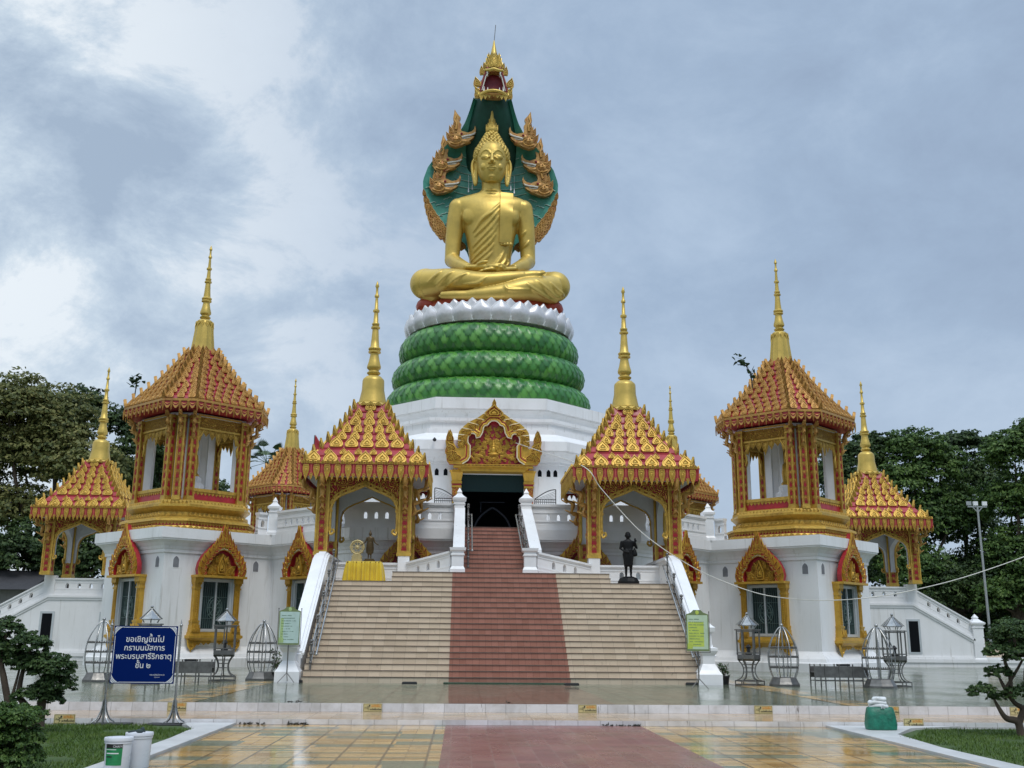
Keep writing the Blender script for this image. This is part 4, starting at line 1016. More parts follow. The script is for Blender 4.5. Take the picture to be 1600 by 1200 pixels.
    def swag(p, r, s, k, n):
        n_ = r.cross(Vector((0, 0, 1)))
        def arc(d, o): return [p+r*(-s/2+s*i/8)+Vector((0, 0, -.02-d*math.sin(PI*i/8)))+n_*o for i in range(9)]
        top = [p+r*(-s/2+s*i/8)+n_*.01+Vector((0, 0, .02)) for i in range(9)]
        for a_, c_, m in ((top, arc(.30, .01), 1), (arc(.19, .035), arc(.30, .045), 0), (arc(.08, .03), arc(.11, .045), 0)):
            for i in range(8): b.add([a_[i], a_[i+1], c_[i+1], c_[i]], [(3, 2, 1, 0)], m)
        b.leaf(p-r*(s/2)+n_*.04+Vector((0, 0, .02)), -r, (0, 0, -1), .12, .44, .05, 0)
    around(h0+.10, c0+.10, 11.38-z0, .45, swag)
    P = lant(h0+.13, c0+.13)
    b.loft([ring3(lant(h0+e, c0+e), z-z0) for e, z in ((.08, 11.38), (.16, 11.40), (.16, 11.50), (.06, 11.51))], 0, False, False)
    part(b, 'eave_fringe', [GOLDP, RED], root, 45)
    b = MB(); P = spire_prof(14.38-z0, 19.67-z0, .66, 1); rg = []
    for r_, z in P:
        fl = .10 if z < .27*5.3 and r_ > .3 else 0
        rg.append([((r_*(1-fl*(i % 2)))*math.cos(2*PI*i/24), (r_*(1-fl*(i % 2)))*math.sin(2*PI*i/24), 14.38-z0+z) for i in range(24)])
    b.loft(rg)
    for i in range(12):
        a = 2*PI*i/12; r_ = Vector((-math.sin(a), math.cos(a), 0)); d = Vector((math.cos(a), math.sin(a), 0))
        b.leaf(d*.445+Vector((0, 0, 14.38-z0+1.44)), -r_, (Vector((0, 0, -1))+d*.16).normalized(), .2, .30, .03)
    part(b, 'spire', GOLDS, root, 40)
    return root
lt_ = make_lantern()
for i, (x, y, lb) in enumerate([(-13.7, -13.7, 'left front open lantern tower, gold with red roof, a sapling behind its eave'),
                               (13.7, -13.7, 'right front open lantern tower, gold with red roof, a leafy twig on its slope'),
                               (-13.7, 13.7, 'distant gold lantern tower beyond the deck, between the left tower and the left landing pavilion'),
                               (13.7, 13.7, 'distant gold lantern tower beyond the deck, mostly hidden by the right landing pavilion')]):
    o = lt_ if i == 0 else copy_tree(lt_)
    o.location = (x, y, DZ); o.scale = (.86, .86, 1); o['label'] = lb; o['group'] = 'lantern towers on the temple corners'

# ================================================================== the coiled serpent, lotus and seated statue
def remesh(b, name, mat, voxel, smooth=4, parent=None, fac=.5):
    """fuse overlapping shapes of a builder into one continuous skin"""
    me = bpy.data.meshes.new(name); me.from_pydata(b.v, [], b.f); me.validate(); bm = bmesh.new(); bm.from_mesh(me)
    bmesh.ops.recalc_face_normals(bm, faces=bm.faces); bm.to_mesh(me); bm.free()
    o = bpy.data.objects.new(name, me); COL.objects.link(o)
    r = o.modifiers.new('r', 'REMESH'); r.mode = 'VOXEL'; r.voxel_size = voxel; r.use_smooth_shade = True
    s = o.modifiers.new('s', 'SMOOTH'); s.iterations = smooth; s.factor = fac
    dg = bpy.context.evaluated_depsgraph_get(); ne = bpy.data.meshes.new_from_object(o.evaluated_get(dg))
    o.modifiers.clear(); o.data = ne; ne.name = name; ne.materials.clear(); ne.materials.append(mat)
    ne.polygons.foreach_set('use_smooth', [True]*len(ne.polygons)); o.parent = parent
    return o
def ell(b, prof, seg=20):
    """stack of ellipses (z, half width, half depth, y centre[, x centre])"""
    if MB.K > 1:
        seg *= 2; A_ = crom([Vector((*q[:4],)) for q in prof], 5); B_ = crom([Vector((q[4] if len(q) > 4 else 0, 0, 0)) for q in prof], 5); prof = [(*a, b_.x) for a, b_ in zip(A_, B_)]
    b.loft([[((q[4] if len(q) > 4 else 0)+q[1]*math.cos(2*PI*i/seg), q[3]+q[2]*math.sin(2*PI*i/seg), q[0]) for i in range(seg)] for q in prof])

GREEN = M('glossy_green_scales', .3, 0, (.03, .18, .04), .12)
GREEN.col(GREEN.ramp(GREEN.noise(1.3, 5, .65), [(.3, (.014, .085, .022)), (.5, (.028, .145, .030)), (.72, (.06, .22, .045))])); _at = GREEN.n('ShaderNodeAttribute', attribute_name='paint'); _sp = GREEN.n('ShaderNodeSeparateColor'); GREEN.l(_at.outputs[0], _sp.inputs[0])
_c = GREEN.ramp(_sp.outputs[0], [(0, (.022, .125, .022)), (.5, (.045, .20, .032)), (1, (.11, .31, .05))])
GREEN.col(GREEN.mix(GREEN.math('MULTIPLY', _sp.outputs[1], .65), _c, (.004, .03, .010)))
GREEN.rgh(GREEN.rng(GREEN.noise(3, 3), .3, .7, .30, .5))
TEAL = M('teal_painted_hood', .38, 0, (.01, .10, .07))
TEAL.col(TEAL.ramp(TEAL.noise(1.1, 6, .65), [(.3, (.035, .20, .145)), (.5, (.06, .29, .225)), (.72, (.14, .42, .345))]))
DTEAL = simple('dark_teal_paint', (.007, .06, .040), .45, 0, .3, 1.5)
PEARL = M('silvery_white_petals', .32, .35, (.66, .65, .66))
PEARL.col(PEARL.ramp(PEARL.noise(1.5, 5, .6), [(.3, (.50, .49, .50)), (.6, (.70, .69, .70)), (.8, (.78, .77, .77))])).bump(PEARL.noise(6, 4), .15, .03)
PINKG = m_gold('gold_and_rose_paint', (.50, .28, .085), .42, .35, 4, .95, 9, .7, (.26, .035, .02))
MOUTH = simple('crimson_mouth', (.20, .008, .018), .45, 0, .2)
TOOTH = simple('ivory_white', (.72, .70, .64), .4, 0, .1)

naga = thing('serpent', (0, 0, 13.9), 'green coiled seven headed serpent with spread teal hood behind the golden seated statue', 'serpent statue')
def np_(b, name, mats, smooth=None, parent=None):
    b.v = [(x, y, z-13.9) for x, y, z in b.v]; return b.build(name, mats, parent or naga, smooth)
# coils: relief of overlapping scales worked into the tube
def coil(zc, Rr, ra, rb, dip, ph, tilt):
    nu, nv = 640, 56; ns = int(2*PI*Rr/.56); rows = 18
    U = np.linspace(0, 1, nu, endpoint=False)[:, None]; V = np.linspace(0, 1, nv, endpoint=False)[None, :]
    u = np.repeat(U, nv, 1)*ns; v = np.repeat(V, nu, 0)*rows
    best = np.full(u.shape, -1.); done = np.zeros(u.shape, bool)
    j0 = np.floor(v)
    for dj in (-1, 0):                       # upper rows lie over lower ones
        j = j0+dj; off = .5*np.mod(j, 2); i = np.floor(u-off)+.5; du = np.abs(u-off-i); dv = (v-j)/1.75
        ins = (~done) & (dv < np.sqrt(np.clip(1-(du/.52)**2, 0, 1))) & (du < .52)
        best = np.where(ins, .25+.75*dv-.5*du*du, best); done |= ins
    hgt = np.where(done, best, .2)
    j = np.where(True, j0, 0); dv0 = v-j0
    # colour darkens in a line along each scale edge; per-scale tint
    tint = np.zeros(u.shape); line = np.zeros(u.shape); dn = np.zeros(u.shape, bool)
    for dj in (-1, 0):
        j = j0+dj; off = .5*np.mod(j, 2); i = np.floor(u-off)+.5; du = np.abs(u-off-i); dv = (v-j)/1.75
        q = np.sqrt(np.clip(1-(du/.52)**2, 0, 1)); ins = (~dn) & (dv < q) & (du < .52)
        tint = np.where(ins, np.mod(np.sin(i*12.9898+j*78.233)*43758.5, 1), tint); line = np.where(ins, np.clip(1-(q-dv)/.16, 0, 1), line); dn |= ins
    th = 2*PI*U+.0*V; a = 2*PI*V+.0*U+PI/2
    rad = 1+.095*hgt
    zoff = dip*np.sin(th*1+ph)+tilt*np.sin(2*th+ph)
    # angle a runs from the top outward and down
    cx_ = np.cos(a-PI/2*0); 
    X = (Rr-ra+ra*rad*(-np.cos(a)))*np.cos(th); Y = (Rr-ra+ra*rad*(-np.cos(a)))*np.sin(th); Zc = zc+zoff+rb*rad*np.sin(a)
    P = np.stack([X, Y, Zc], -1).reshape(-1, 3)
    idx = np.arange(nu*nv).reshape(nu, nv)
    F = np.stack([idx, np.roll(idx, -1, 0), np.roll(np.roll(idx, -1, 0), -1, 1), np.roll(idx, -1, 1)], -1).reshape(-1, 4)
    b = MB(); b.v = [tuple(p) for p in P.tolist()]; b.f = [tuple(f) for f in F.tolist()]; b.m = [0]*len(b.f)
    o = np_(b, 'coil', GREEN.mat, 35)
    at = o.data.attributes.new('paint', 'FLOAT_COLOR', 'POINT')
    at.data.foreach_set('color', np.stack([tint, line, 0*u, 0*u+1], -1).astype(np.float32).ravel())
    return o
coil(14.74, 6.02, 1.2, .93, .10, 0.6, .10); coil(16.30, 5.70, 1.15, .92, .10, 1.2, .09); coil(17.92, 5.34, 1.05, .98, .08, .3, .08)
b = MB(); b.lathe([(4.3, 0), (4.3, 4.9)], 40, (0, 0, 13.95)); np_(b, 'coil_core', DTEAL)
# lotus
lotus = thing('lotus_pedestal', (0, 0, 18.9), 'silvery white lotus pedestal of pointed petals between green coils and golden statue', 'pedestal')
b = MB(); b.lathe([(4.5, -.05), (4.75, .2), (4.9, .9), (4.9, 1.1), (4.6, 1.2)], 48); b.build('lotus_core', PEARL.mat, lotus, 40)
def petal(w_, h_, bulge, r0):
    b = MB(); n, m = 13, 10; rings = []
    for k in range(n):
        t = k/(n-1); wd = w_/2*(.80+.20*math.sin(min(1, t/.40)*PI/2))*(max(0, 1-((t-.40)/.60)**1.75)+.02 if t > .40 else 1)
        row = []
        for i in range(m+1):
            s = -1+2*i/m
            y = -r0-bulge*math.sin(PI*min(1, t*1.0))*(1-.55*s*s)-.25*max(0, t-.7)**1.0 + .06*s*s
            row.append((wd*s, y, h_*t))
        rings.append(row)
    base = len(rings[0]); b.loft(rings, 0, False, False, closed=False)
    back = [[(x*.97, y+.07, z) for x, y, z in r] for r in rings]; b.loft([list(reversed(r)) for r in back], 0, False, False, closed=False)
    rim = [r[0] for r in rings]+[r[-1] for r in reversed(rings)]
    b.tube([Vector(p) for p in rim], .032, 5, 1)
    return b
pf = petal(1.24, 1.16, .24, 4.92).build('petal', [PEARL.mat, WHITE2], lotus, 50)
pb = petal(1.10, 1.30, .10, 4.86).build('petal', [PEARL.mat, WHITE2], lotus, 50)
NP = 28
for k in range(NP):
    o = pf if k == 0 else pf.copy(); q = pb if k == 0 else pb.copy()
    if k: COL.objects.link(o); COL.objects.link(q)
    o.rotation_euler = (0, 0, 2*PI*(k+.5)/NP); q.rotation_euler = (0, 0, 2*PI*k/NP)

# ---- hood
HW = [(20.4, .9), (22.5, 1.0), (24.3, 1.15), (25.3, 1.5), (25.9, 2.2), (26.4, 2.95), (27, 3.45), (28, 4.0), (29, 4.32), (30, 4.36), (30.9, 4.08), (31.6, 3.65), (32.3, 2.95), (33, 2.15), (33.7, 1.72), (34.4, 1.45), (35.2, 1.2)]
def hw_at(z):
    for i in range(len(HW)-1):
        if HW[i][0] <= z <= HW[i+1][0]:
            t = (z-HW[i][0])/(HW[i+1][0]-HW[i][0]); return HW[i][1]+(HW[i+1][1]-HW[i][1])*t
    return HW[0][1] if z < HW[0][0] else HW[-1][1]
def hy(x, z):
    q = abs(x)/max(hw_at(z), .1); y = 2.25-.95*q**2.2-.32*math.exp(-(x/1.3)**2)*min(1, max(0, (34-z)/3))
    if z > 31.5: y -= .42*(z-31.5)
    return y
b = MB(); rings = []; zs = [20.4+i*.25 for i in range(60)]
for z in zs:
    n = 22; wv = hw_at(z)
    fr = [(wv*s, hy(wv*s, z), z) for s in [-1+2*i/n for i in range(n+1)]]
    bk = [(wv*s*1.0, hy(wv*s, z)+.18+.55*(1-abs(s)**2.5), z) for s in [1-2*i/n for i in range(n+1)]]
    rings.append(fr+bk)
b.loft(rings); np_(b, 'hood', TEAL.mat, 60)
b = MB()                                                            # pale belly bands and ticks
for k in range(9):
    z = 28.1+k*.48; w_ = 2.35*min(1, hw_at(z)/4.2)
    pts = [(x, hy(x, z-.28*(1-(x/w_)**2))-.035, z-.28*(1-(x/w_)**2)) for x in [w_*(-1+2*i/16) for i in range(17)]]
    b.tube(pts, .028, 5)
for s in (-1, 1):
    for k, (x, z) in enumerate([(2.75, 29.0), (3.2, 28.5), (3.5, 29.2), (2.9, 27.9), (3.3, 27.6), (3.75, 28.5), (2.6, 27.3), (3.0, 27.0), (3.9, 29.6), (2.6, 28.5)]):
        pts = [(s*(x+dx), hy(s*(x+dx), z+dz)-.035, z+dz) for dx, dz in ((-.25, .10), (-.1, .12), (.02, .02), (.14, -.02), (.28, -.12))]
        b.tube(crom(pts, 3), .032, 5)
np_(b, 'belly_bands', simple('pale_mint_paint', (.36, .52, .46), .45, 0, .1))
# neck rising to the middle head
b = MB(); b.loft([[(w_*math.cos(2*PI*i/20), y-.25+.62*d*math.sin(2*PI*i/20), z) for i in range(20)] for z, w_, y, d in ((30.0, 1.2, 2.75, .2), (31.6, 1.6, 2.15, .45), (32.8, 1.66, 1.55, .9), (33.8, 1.52, 1.1, 1.1), (34.6, 1.3, .75, 1.1), (35.2, 1.12, .5, 1.1), (36.6, .8, .6, .9))])
np_(b, 'neck', DTEAL, 60)
# fringe of flames round the lower edge
for s in (-1, 1):
    b = MB()
    zq = [29.0, 28.6, 28.2, 27.85, 27.5, 27.2, 26.95, 26.7, 26.45, 26.2, 26.0, 25.85]
    for i, z in enumerate(zq):
        x = hw_at(z); sz = .35+.95*min(1, i/5); a = s*(.35+.05*i); u = Vector((math.sin(a)*.55, 0, math.cos(a)))
        b.leaf((s*(x-.10), hy(x, z)-.08, z-.35*sz), (u.z, 0, -u.x), u, .42*sz+.1, .75*sz+.2, .14, 0, 1)
        b.leaf((s*(x-.38*sz), hy(x, z)-.14, z-.45*sz), (u.z, 0, -u.x), u, .32*sz+.08, .6*sz+.1, .12, 1, 0)
    np_(b, 'flame_fringe', [PINKG, GOLDP], 50)
# six side heads in profile
HEAD = [(-.75, -.42), (-.45, -.60), (-.05, -.56), (.35, -.40), (.72, -.22), (.86, -.10), (.70, -.06), (.35, -.08), (.1, -.10), (.1, -.02), (.4, .02), (.78, .05), (.98, .14), (1.06, .42), (1.02, .62), (.92, .38), (.76, .26), (.5, .22), (.3, .32), (.12, .40), (.10, .62), (.20, .85), (.10, 1.10), (.24, 1.32), (.08, 1.62), (-.04, 1.95), (-.14, 1.62), (-.24, 1.35), (-.12, 1.12), (-.30, .92), (-.22, .66), (-.42, .98), (-.48, .62), (-.62, .34), (-.84, .44), (-.74, .1), (-.92, -.12)]
def side_head(eye, s, sc, tilt):
    ex, ey, ez = eye; c, sn = math.cos(tilt), math.sin(tilt)
    def T(u, v, d): uu, vv = (u*c-v*sn)*sc, (u*sn+v*c)*sc; return (ex+s*uu, ey-d*sc, ez+vv)
    ux = Vector((s*c, 0, sn)); uy = Vector((-s*sn, 0, c)); b = MB()
    pl = [(u*sc, v*sc) for u, v in HEAD]
    nrm = ux.cross(uy)
    o = Vector(eye) if nrm.y < 0 else Vector((ex, ey-.34*sc, ez))
    if nrm.y < 0: b.prism(pl, (ex, ey+.17*sc, ez), ux, uy, .34*sc, 0)
    else: b.prism(pl, (ex, ey-.17*sc, ez), ux, uy, .34*sc, 0)
    for u, v, r in ((-.35, -.1, (.42, .26, .36)), (.0, .1, (.34, .28, .26)), (.1, -.3, (.5, .24, .20)), (-.5, .15, (.24, .2, .3)), (.55, .1, (.34, .2, .11))):
        p = T(u, v, 0); b.ball(p, tuple(q*sc for q in r), 0, 12, 8)
    b.tube(crom([T(*p) for p in ((-.2, .55, .2), (-.1, .9, .22), (-.16, 1.2, .2), (-.02, 1.5, .18), (-.04, 1.85, .1))], 4), [.09*sc-.0035*i*sc for i in range(17)], 6, 3)
    b.tube(crom([T(*p) for p in ((-.7, -.3, .2), (-.4, -.45, .25), (-.1, -.42, .26), (0, -.2, .26), (-.2, -.05, .3))], 4), .045*sc, 6, 3)
    b.tube(crom([T(*p) for p in ((-.6, .2, .18), (-.35, .1, .28), (-.45, -.12, .36), (-.2, -.2, .34))], 4), .04*sc, 6, 3)
    b.tube([T(*p) for p in ((.05, -.06, .24), (.3, -.02, .22), (.6, -.0, .2), (.85, .06, .16), (.98, .2, .1))], .055*sc, 6, 1)
    b.tube([T(*p) for p in ((.08, -.14, .2), (.35, -.14, .18), (.6, -.12, .16))], .03*sc, 6, 1)
    b.ball(T(.08, .16, .26), .085*sc, 2, 8, 6)
    for u, v, a, w_, h in ((-.5, .2, .1, .34, .70), (-.66, -.1, .3, .34, .62), (-.28, .35, -.05, .3, .8)):
        q = Vector(T(u, v, .10)); d = Vector(T(u-math.sin(a), v+math.cos(a), .10))-q; d.normalize(); b.leaf(q, Vector((d.z, 0, -d.x)), d, w_*sc, h*sc, .12, 0, 3)
    np_(b, 'side_head', [PINKG, TOOTH, MOUTH, GOLDP], 50)
for s in (-1, 1):
    for (x, z, t, sc) in ((2.04, 32.72, .20, 1.02), (2.92, 31.2, .12, 1.02), (3.06, 29.7, .05, 1.04)):
        side_head((s*x+.05, hy(x, z)-.42, z), s*-1, sc, t)
# middle head, mouth open to the front
b = MB(); Yh = -.55
arch = [(-.98, 34.9), (-.95, 35.5), (-.78, 36.0), (-.62, 36.5), (-.62, 36.95), (-.30, 37.1), (.05-.05, 37.15)]
outer = arch+[(-x, z) for x, z in reversed(arch[:-1])]
inner = [(-.74, 35.15), (-.60, 35.8), (-.47, 36.4), (-.30, 36.60), (0, 36.66)]; inner = inner+[(-x, z) for x, z in reversed(inner[:-1])]
b.prism(list(reversed(outer)), (.05, Yh, 0), (1, 0, 0), (0, 0, 1), .34, 0, holes=[inner])
b.prism(list(reversed([(x*1.04, z) for x, z in inner])), (.05, Yh+.1, 0), (1, 0, 0), (0, 0, 1), .03, 2)
b.ball((.05, Yh+.85, 36.2), (.85, .6, .95), 0, 14, 8)
b.tube(crom([(.05+x, Yh-.34-y, z) for x, y, z in ((-.95, -.1, 35.35), (-.9, .0, 34.95), (-.5, .18, 35.12), (0, .26, 35.18), (.5, .18, 35.12), (.9, .0, 34.95), (.95, -.1, 35.35))], 5), .11, 8, 3)
b.ball((.05, Yh-.12, 35.02), (.85, .5, .14), 0, 14, 6)
b.leaf((.05, Yh-.30, 35.15), (1, 0, 0), (0, 0, 1), .2, .5, .05, 2)
for x, z, h in ((-.62, 35.2, .34), (-.38, 35.22, .26), (.38, 35.22, .26), (.62, 35.2, .34), (-.2, 35.24, .12), (.2, 35.24, .12)):
    b.tube([(.05+x, Yh-.48, z), (.05+x*.97, Yh-.46, z+h)], [.06, .012], 6, 1)
for s in (-1, 1):
    b.tube(crom([(.05+s*x, Yh-.38, z) for x, z in ((.74, 35.3), (.62, 35.8), (.50, 36.3), (.36, 36.55))], 4), .036, 6, 1)
    b.tube(crom([(.05+s*x, Yh-.36, z) for x, z in ((.86, 35.2), (.76, 35.7), (.62, 36.25), (.5, 36.7))], 4), .06, 6, 2)
    b.tube([(.05+s*.42, Yh-.42, 36.58), (.05+s*.40, Yh-.44, 36.25)], [.06, .01], 6, 1)
    for x, z, w_, h, a in ((1.0, 35.55, .5, .72, .25), (.95, 35.1, .36, .5, .5), (.74, 36.4, .34, .66, .1), (.55, 36.85, .26, .46, .25), (1.05, 34.75, .3, .6, .15)):
        u = Vector((s*math.sin(a), 0, math.cos(a))); b.leaf((.05+s*x, Yh-.28, z), (u.z, 0, -u.x), u, w_, h, .12, 3, 0)
    b.ball((.05+s*.42, Yh-.36, 36.85), .10, 2, 8, 6)
for i in range(7): b.leaf((.05-.78+i*.26, Yh-.42, 35.12), (-1, 0, 0), (0, 0, -1), .3, .28+.1*(abs(i-3)), .06, 3)
b.tube(crom([(.05-.55, Yh-.32, 36.75), (.05-.3, Yh-.46, 36.68), (.05, Yh-.52, 36.74), (.05+.3, Yh-.46, 36.68), (.05+.55, Yh-.32, 36.75)], 4), .12, 8, 3)
np_(b, 'middle_head', [PINKG, TOOTH, MOUTH, GOLDS], 50)
b = MB(); b.lathe([(.50, 0), (.56, .15), (.50, .55), (.40, .85), (.30, 1.0), (.32, 1.06), (.24, 1.14), (.20, 1.3), (.10, 1.8), (.03, 2.2)], 14, (.05, Yh+.1, 36.95), 0)
for z, r, h, w_ in ((36.95, .52, .6, .34), (37.3, .46, .55, .3), (37.6, .38, .5, .26)):
    for i in range(10):
        a = 2*PI*i/10; d = Vector((math.cos(a), math.sin(a), 0)); b.leaf(Vector((.05, Yh+.1, z))+d*r, Vector((-d.y, d.x, 0)), (0, 0, 1), w_, h, .06, 0)
b.tube([(.05, Yh+.1, 39.0), (.14, Yh+.1, 40.3)], .022, 6, 1)
np_(b, 'crown', [GOLDS, STEELM], 50)
b = MB()                                                            # little hanging bells beside the ears
for x, z in ((-1.18, 29.25), (1.28, 29.25), (-1.42, 29.05), (1.5, 29.05)): b.tube([(x, .9, z+1.2), (x, .9, z+.32)], .012, 4); b.tube([(x, .9, z+.34), (x, .9, z)], [.02, .07], 6)
np_(b, 'hanging_bells', simple('silver_bells', (.6, .62, .62), .3, .6, .1))

# ---- seated statue
buddha = thing('seated_statue', (0, 0, 20.1), 'giant golden statue seated in meditation on a white lotus under the serpent hood', 'statue')
b = MB(); MB.K = 3
ell(b, [(20.5, 2.3, 1.6, .1), (21.6, 2.3, 1.5, .2), (22.3, 1.75, 1.25, .2), (23.1, 1.34, .95, .12), (24.2, 1.30, .88, .1), (25.3, 1.45, .95, .05), (26.2, 1.66, 1.03, .02), (26.9, 1.86, 1.10, .0), (27.5, 2.2, 1.02, .03), (27.95, 2.38, .86, .06), (28.22, 2.1, .74, .08), (28.42, 1.5, .66, .08), (28.6, .9, .60, .06), (28.8, .64, .56, .03)], 28)
ell(b, [(28.4, .70, .62, .05), (28.8, .60, .56, -.02), (29.6, .60, .58, -.1)], 20)
for s in (-1, 1):
    b.ball((s*.80, -.50, 26.9), (1.0, .40, .80), 0, 14, 8)                                  # chest
    b.ball((s*2.02, .08, 27.62), (.62, .62, .62), 0, 14, 8)
    b.tube([(s*2.02, .08, 27.55), (s*2.18, .12, 26.6), (s*2.30, .16, 25.4), (s*2.36, .1, 24.2)], [.62, .57, .50, .45], 14)
    b.ball((s*2.36, .08, 24.15), .46, 0, 12, 8)
    b.tube([(s*2.36, .1, 24.2), (s*1.95, -.85, 23.55), (s*1.35, -1.95, 22.95)], [.46, .44, .30], 14)
    # thigh
    b.tube([(s*1.3, .4, 21.7), (s*2.6, -.5, 22.0), (s*3.75, -1.45, 22.1)], [1.1, 1.0, .92], 16)
    b.ball((s*3.86, -1.45, 22.05), (.96, .96, .94), 0, 16, 10)
    b.ball((s*3.35, -1.35, 21.4), (.8, .8, .7), 0, 16, 10)
# shins crossed: the statue's right leg above, left leg below
b.tube([(-3.75, -1.8, 21.95), (-2.2, -2.75, 21.85), (-.5, -3.2, 21.72), (1.0, -3.15, 21.95), (1.9, -2.95, 22.18)], [.88, .74, .55, .42, .32], 14)
b.tube([(1.7, -2.95, 22.12), (2.4, -2.85, 22.28), (3.0, -2.75, 22.38)], [.32, .30, .24], 12)
b.tube([(3.75, -1.8, 21.75), (2.2, -2.95, 21.4), (.6, -3.45, 20.98), (-.8, -3.5, 20.82), (-1.5, -3.4, 20.78)], [.86, .70, .48, .34, .28], 14)
b.tube([(-1.4, -3.45, 20.78), (-2.2, -3.4, 20.78), (-2.9, -3.2, 20.82)], [.27, .25, .2], 12)
for k in range(5):
    b.tube([(2.85, -2.95+k*.09, 22.36+k*.05), (3.22-.03*k, -2.98+k*.09, 22.46+k*.05)], [.10, .075], 8)
    b.tube([(-2.75, -3.2+k*.08, 20.72+k*.05), (-3.05+.03*k, -3.2+k*.08, 20.76+k*.05)], [.09, .06], 8)
# hands resting one on the other in the lap
def hand(w0, tip, s, zt):
    w0 = Vector(w0); tip = Vector(tip); d = (tip-w0); L_ = d.length; d.normalize(); sd_ = Vector((0, -1, 0)); sd_ = (sd_-d*sd_.dot(d)).normalized()
    pm = w0+d*(L_*.42); b.tube([w0-d*.2, w0+d*.15, pm, pm+d*.25], [.29, .30, .36, .34], 12, 0, True, .62)
    for i in range(4):
        o_ = (i-1.5)*.155; ln = (.80, .98, .95, .78)[i]
        r_ = pm+d*.1+sd_*o_; q = pm+d*(L_*.58*ln*.55)+sd_*o_*1.02+Vector((0, 0, .06)); e = pm+d*(L_*.58*ln)+sd_*o_*.95+Vector((0, 0, .03)); b.tube([r_, q, e], [.105, .098, .07], 8)
    th_ = w0+d*(L_*.28)+sd_*.26+Vector((0, 0, .12)); b.tube([th_, th_+d*.35+Vector((0, 0, .12))+sd_*.08, th_+d*.66+Vector((0, 0, .20))], [.12, .11, .07], 8)
hand((-1.30, -2.1, 22.92), (.75, -2.75, 22.72), 1, 0); hand((1.30, -2.1, 22.86), (-.75, -2.85, 22.42), -1, 0)
ell(b, [(21.6, 1.6, .7, -1.9), (22.2, 1.5, .75, -1.9), (22.5, 1.1, .5, -1.9)], 18)
MB.K = 1; core = MB(); core.v = list(b.v); core.f = list(b.f); core.m = list(b.m)
tree = BVHTree.FromPolygons(core.v, core.f)
def front(x, z, d=.0):
    h = tree.ray_cast(Vector((x, -20, z)), Vector((0, 1, 0)))
    return (x, h[0].y-d, z) if h[0] else None
def fold(pts, r):
    p = crom([Vector((x, 0, z)) for x, z in pts], 5); p = [q for q in (front(q.x, q.z, -.02) for q in p) if q]
    if len(p) < 3: return
    r *= 1.25; b.tube(p, [r*(.35+.65*math.sin(PI*min(1, (i+.5)/len(p)))) for i in range(len(p))], 6)
XC = lambda cx: (cx/6.1538+640-768)/26.1; ZC = lambda cy: (34.1-(cy/6.1538+290-170)/22.8) if cy < 800 else 22.75-(cy/6.1538+290-420)/23.2
def foldc(*pts, r=.10): fold([(XC(x), ZC(y)) for x, y in pts], r)
# robe: neckline hem from the left shoulder down to the right armpit, with diagonal folds
foldc((880, 175), (800, 260), (700, 330), (620, 430), r=.12)
foldc((868, 235), (800, 320), (720, 400), (630, 470), r=.11); foldc((862, 300), (800, 390), (710, 480), (615, 560), r=.12)
foldc((850, 370), (790, 460), (700, 545), (605, 620), r=.12); foldc((838, 450), (770, 540), (690, 610), (600, 680), r=.12)
foldc((820, 540), (750, 620), (670, 680), (590, 730), r=.11); foldc((810, 610), (740, 680), (660, 730), r=.1)
foldc((925, 590), (890, 660), (840, 730), (800, 765), r=.11); foldc((945, 620), (930, 690), (880, 745), (830, 775), r=.1); foldc((960, 650), (965, 700), (930, 745), r=.1)
foldc((1140, 390), (1110, 420), (1085, 440), r=.1); foldc((1175, 480), (1140, 520), (1100, 550), r=.1)
for i, y in enumerate((30, 62)): b.tube([(.62*math.cos(a), -.05+.60*math.sin(a), ZC(y)) for a in [PI+PI*k/14 for k in range(15)]], .035, 6)
for pts in (((330, 850), (270, 900), (190, 950)), ((440, 870), (360, 920), (270, 985)), ((575, 890), (480, 935), (370, 1000)), ((740, 930), (700, 965), (655, 985), (520, 990)),
            ((1120, 975), (1180, 1020), (1290, 1050), (1420, 1060)), ((1210, 930), (1290, 985), (1400, 1030), (1500, 1030)), ((1350, 930), (1420, 985), (1510, 1000)), ((915, 985), (945, 1045), (1150, 1030))):
    foldc(*pts, r=.10)
body = remesh(b, 'body', GOLDS, .048, 3, None); body.parent = buddha; body.matrix_parent_inverse = Matrix.Translation((0, 0, -20.1))
def bp(o): o.parent = buddha; o.matrix_parent_inverse = Matrix.Translation((0, 0, -20.1)); return o
b = MB(); rows = []                                                  # sash hung over the left shoulder
for k in range(16):
    t = k/15; z = 28.45-(28.45-25.05)*t; xa = .58+.0*t-.05*t; xb = 1.38-.10*t
    rows.append([Vector(front(xa+(xb-xa)*i/6, min(z, 28.2), .07+.10*(1-t)) or (xa, 0, z)) + Vector((0, .25*max(0, z-28.0), max(0, z-28.2))) for i in range(7)])
for k in range(6, 16):
    y = min(p.y for p in rows[k])
    for p in rows[k]: p.y = p.y*.4+y*.6
ring = [[tuple(p) for p in r]+[(p.x, p.y+.16, p.z) for p in reversed(r)] for r in rows]
b.loft(ring)
for i in range(4): b.ball((.66+i*.19, rows[-1][3].y+.06, 25.0), (.12, .07, .12), 0, 8, 6)
bp(b.build('shoulder_sash', GOLDS, None, 50))
b = MB(); b.lathe([(4.2, 0), (4.25, .3), (4.1, .75), (3.4, 1.0)], 40, (0, -.0, 20.05))
for s in (-1, 1): b.ball((s*3.55, -1.15, 20.75), (.9, 1.05, .62), 0, 14, 8)
b.v = [(x, y*.82-.1, z) for x, y, z in b.v]
bp(b.build('red_cushion', simple('red_cushion_paint', (.34, .045, .02), .4, .1, .2), None, 60))
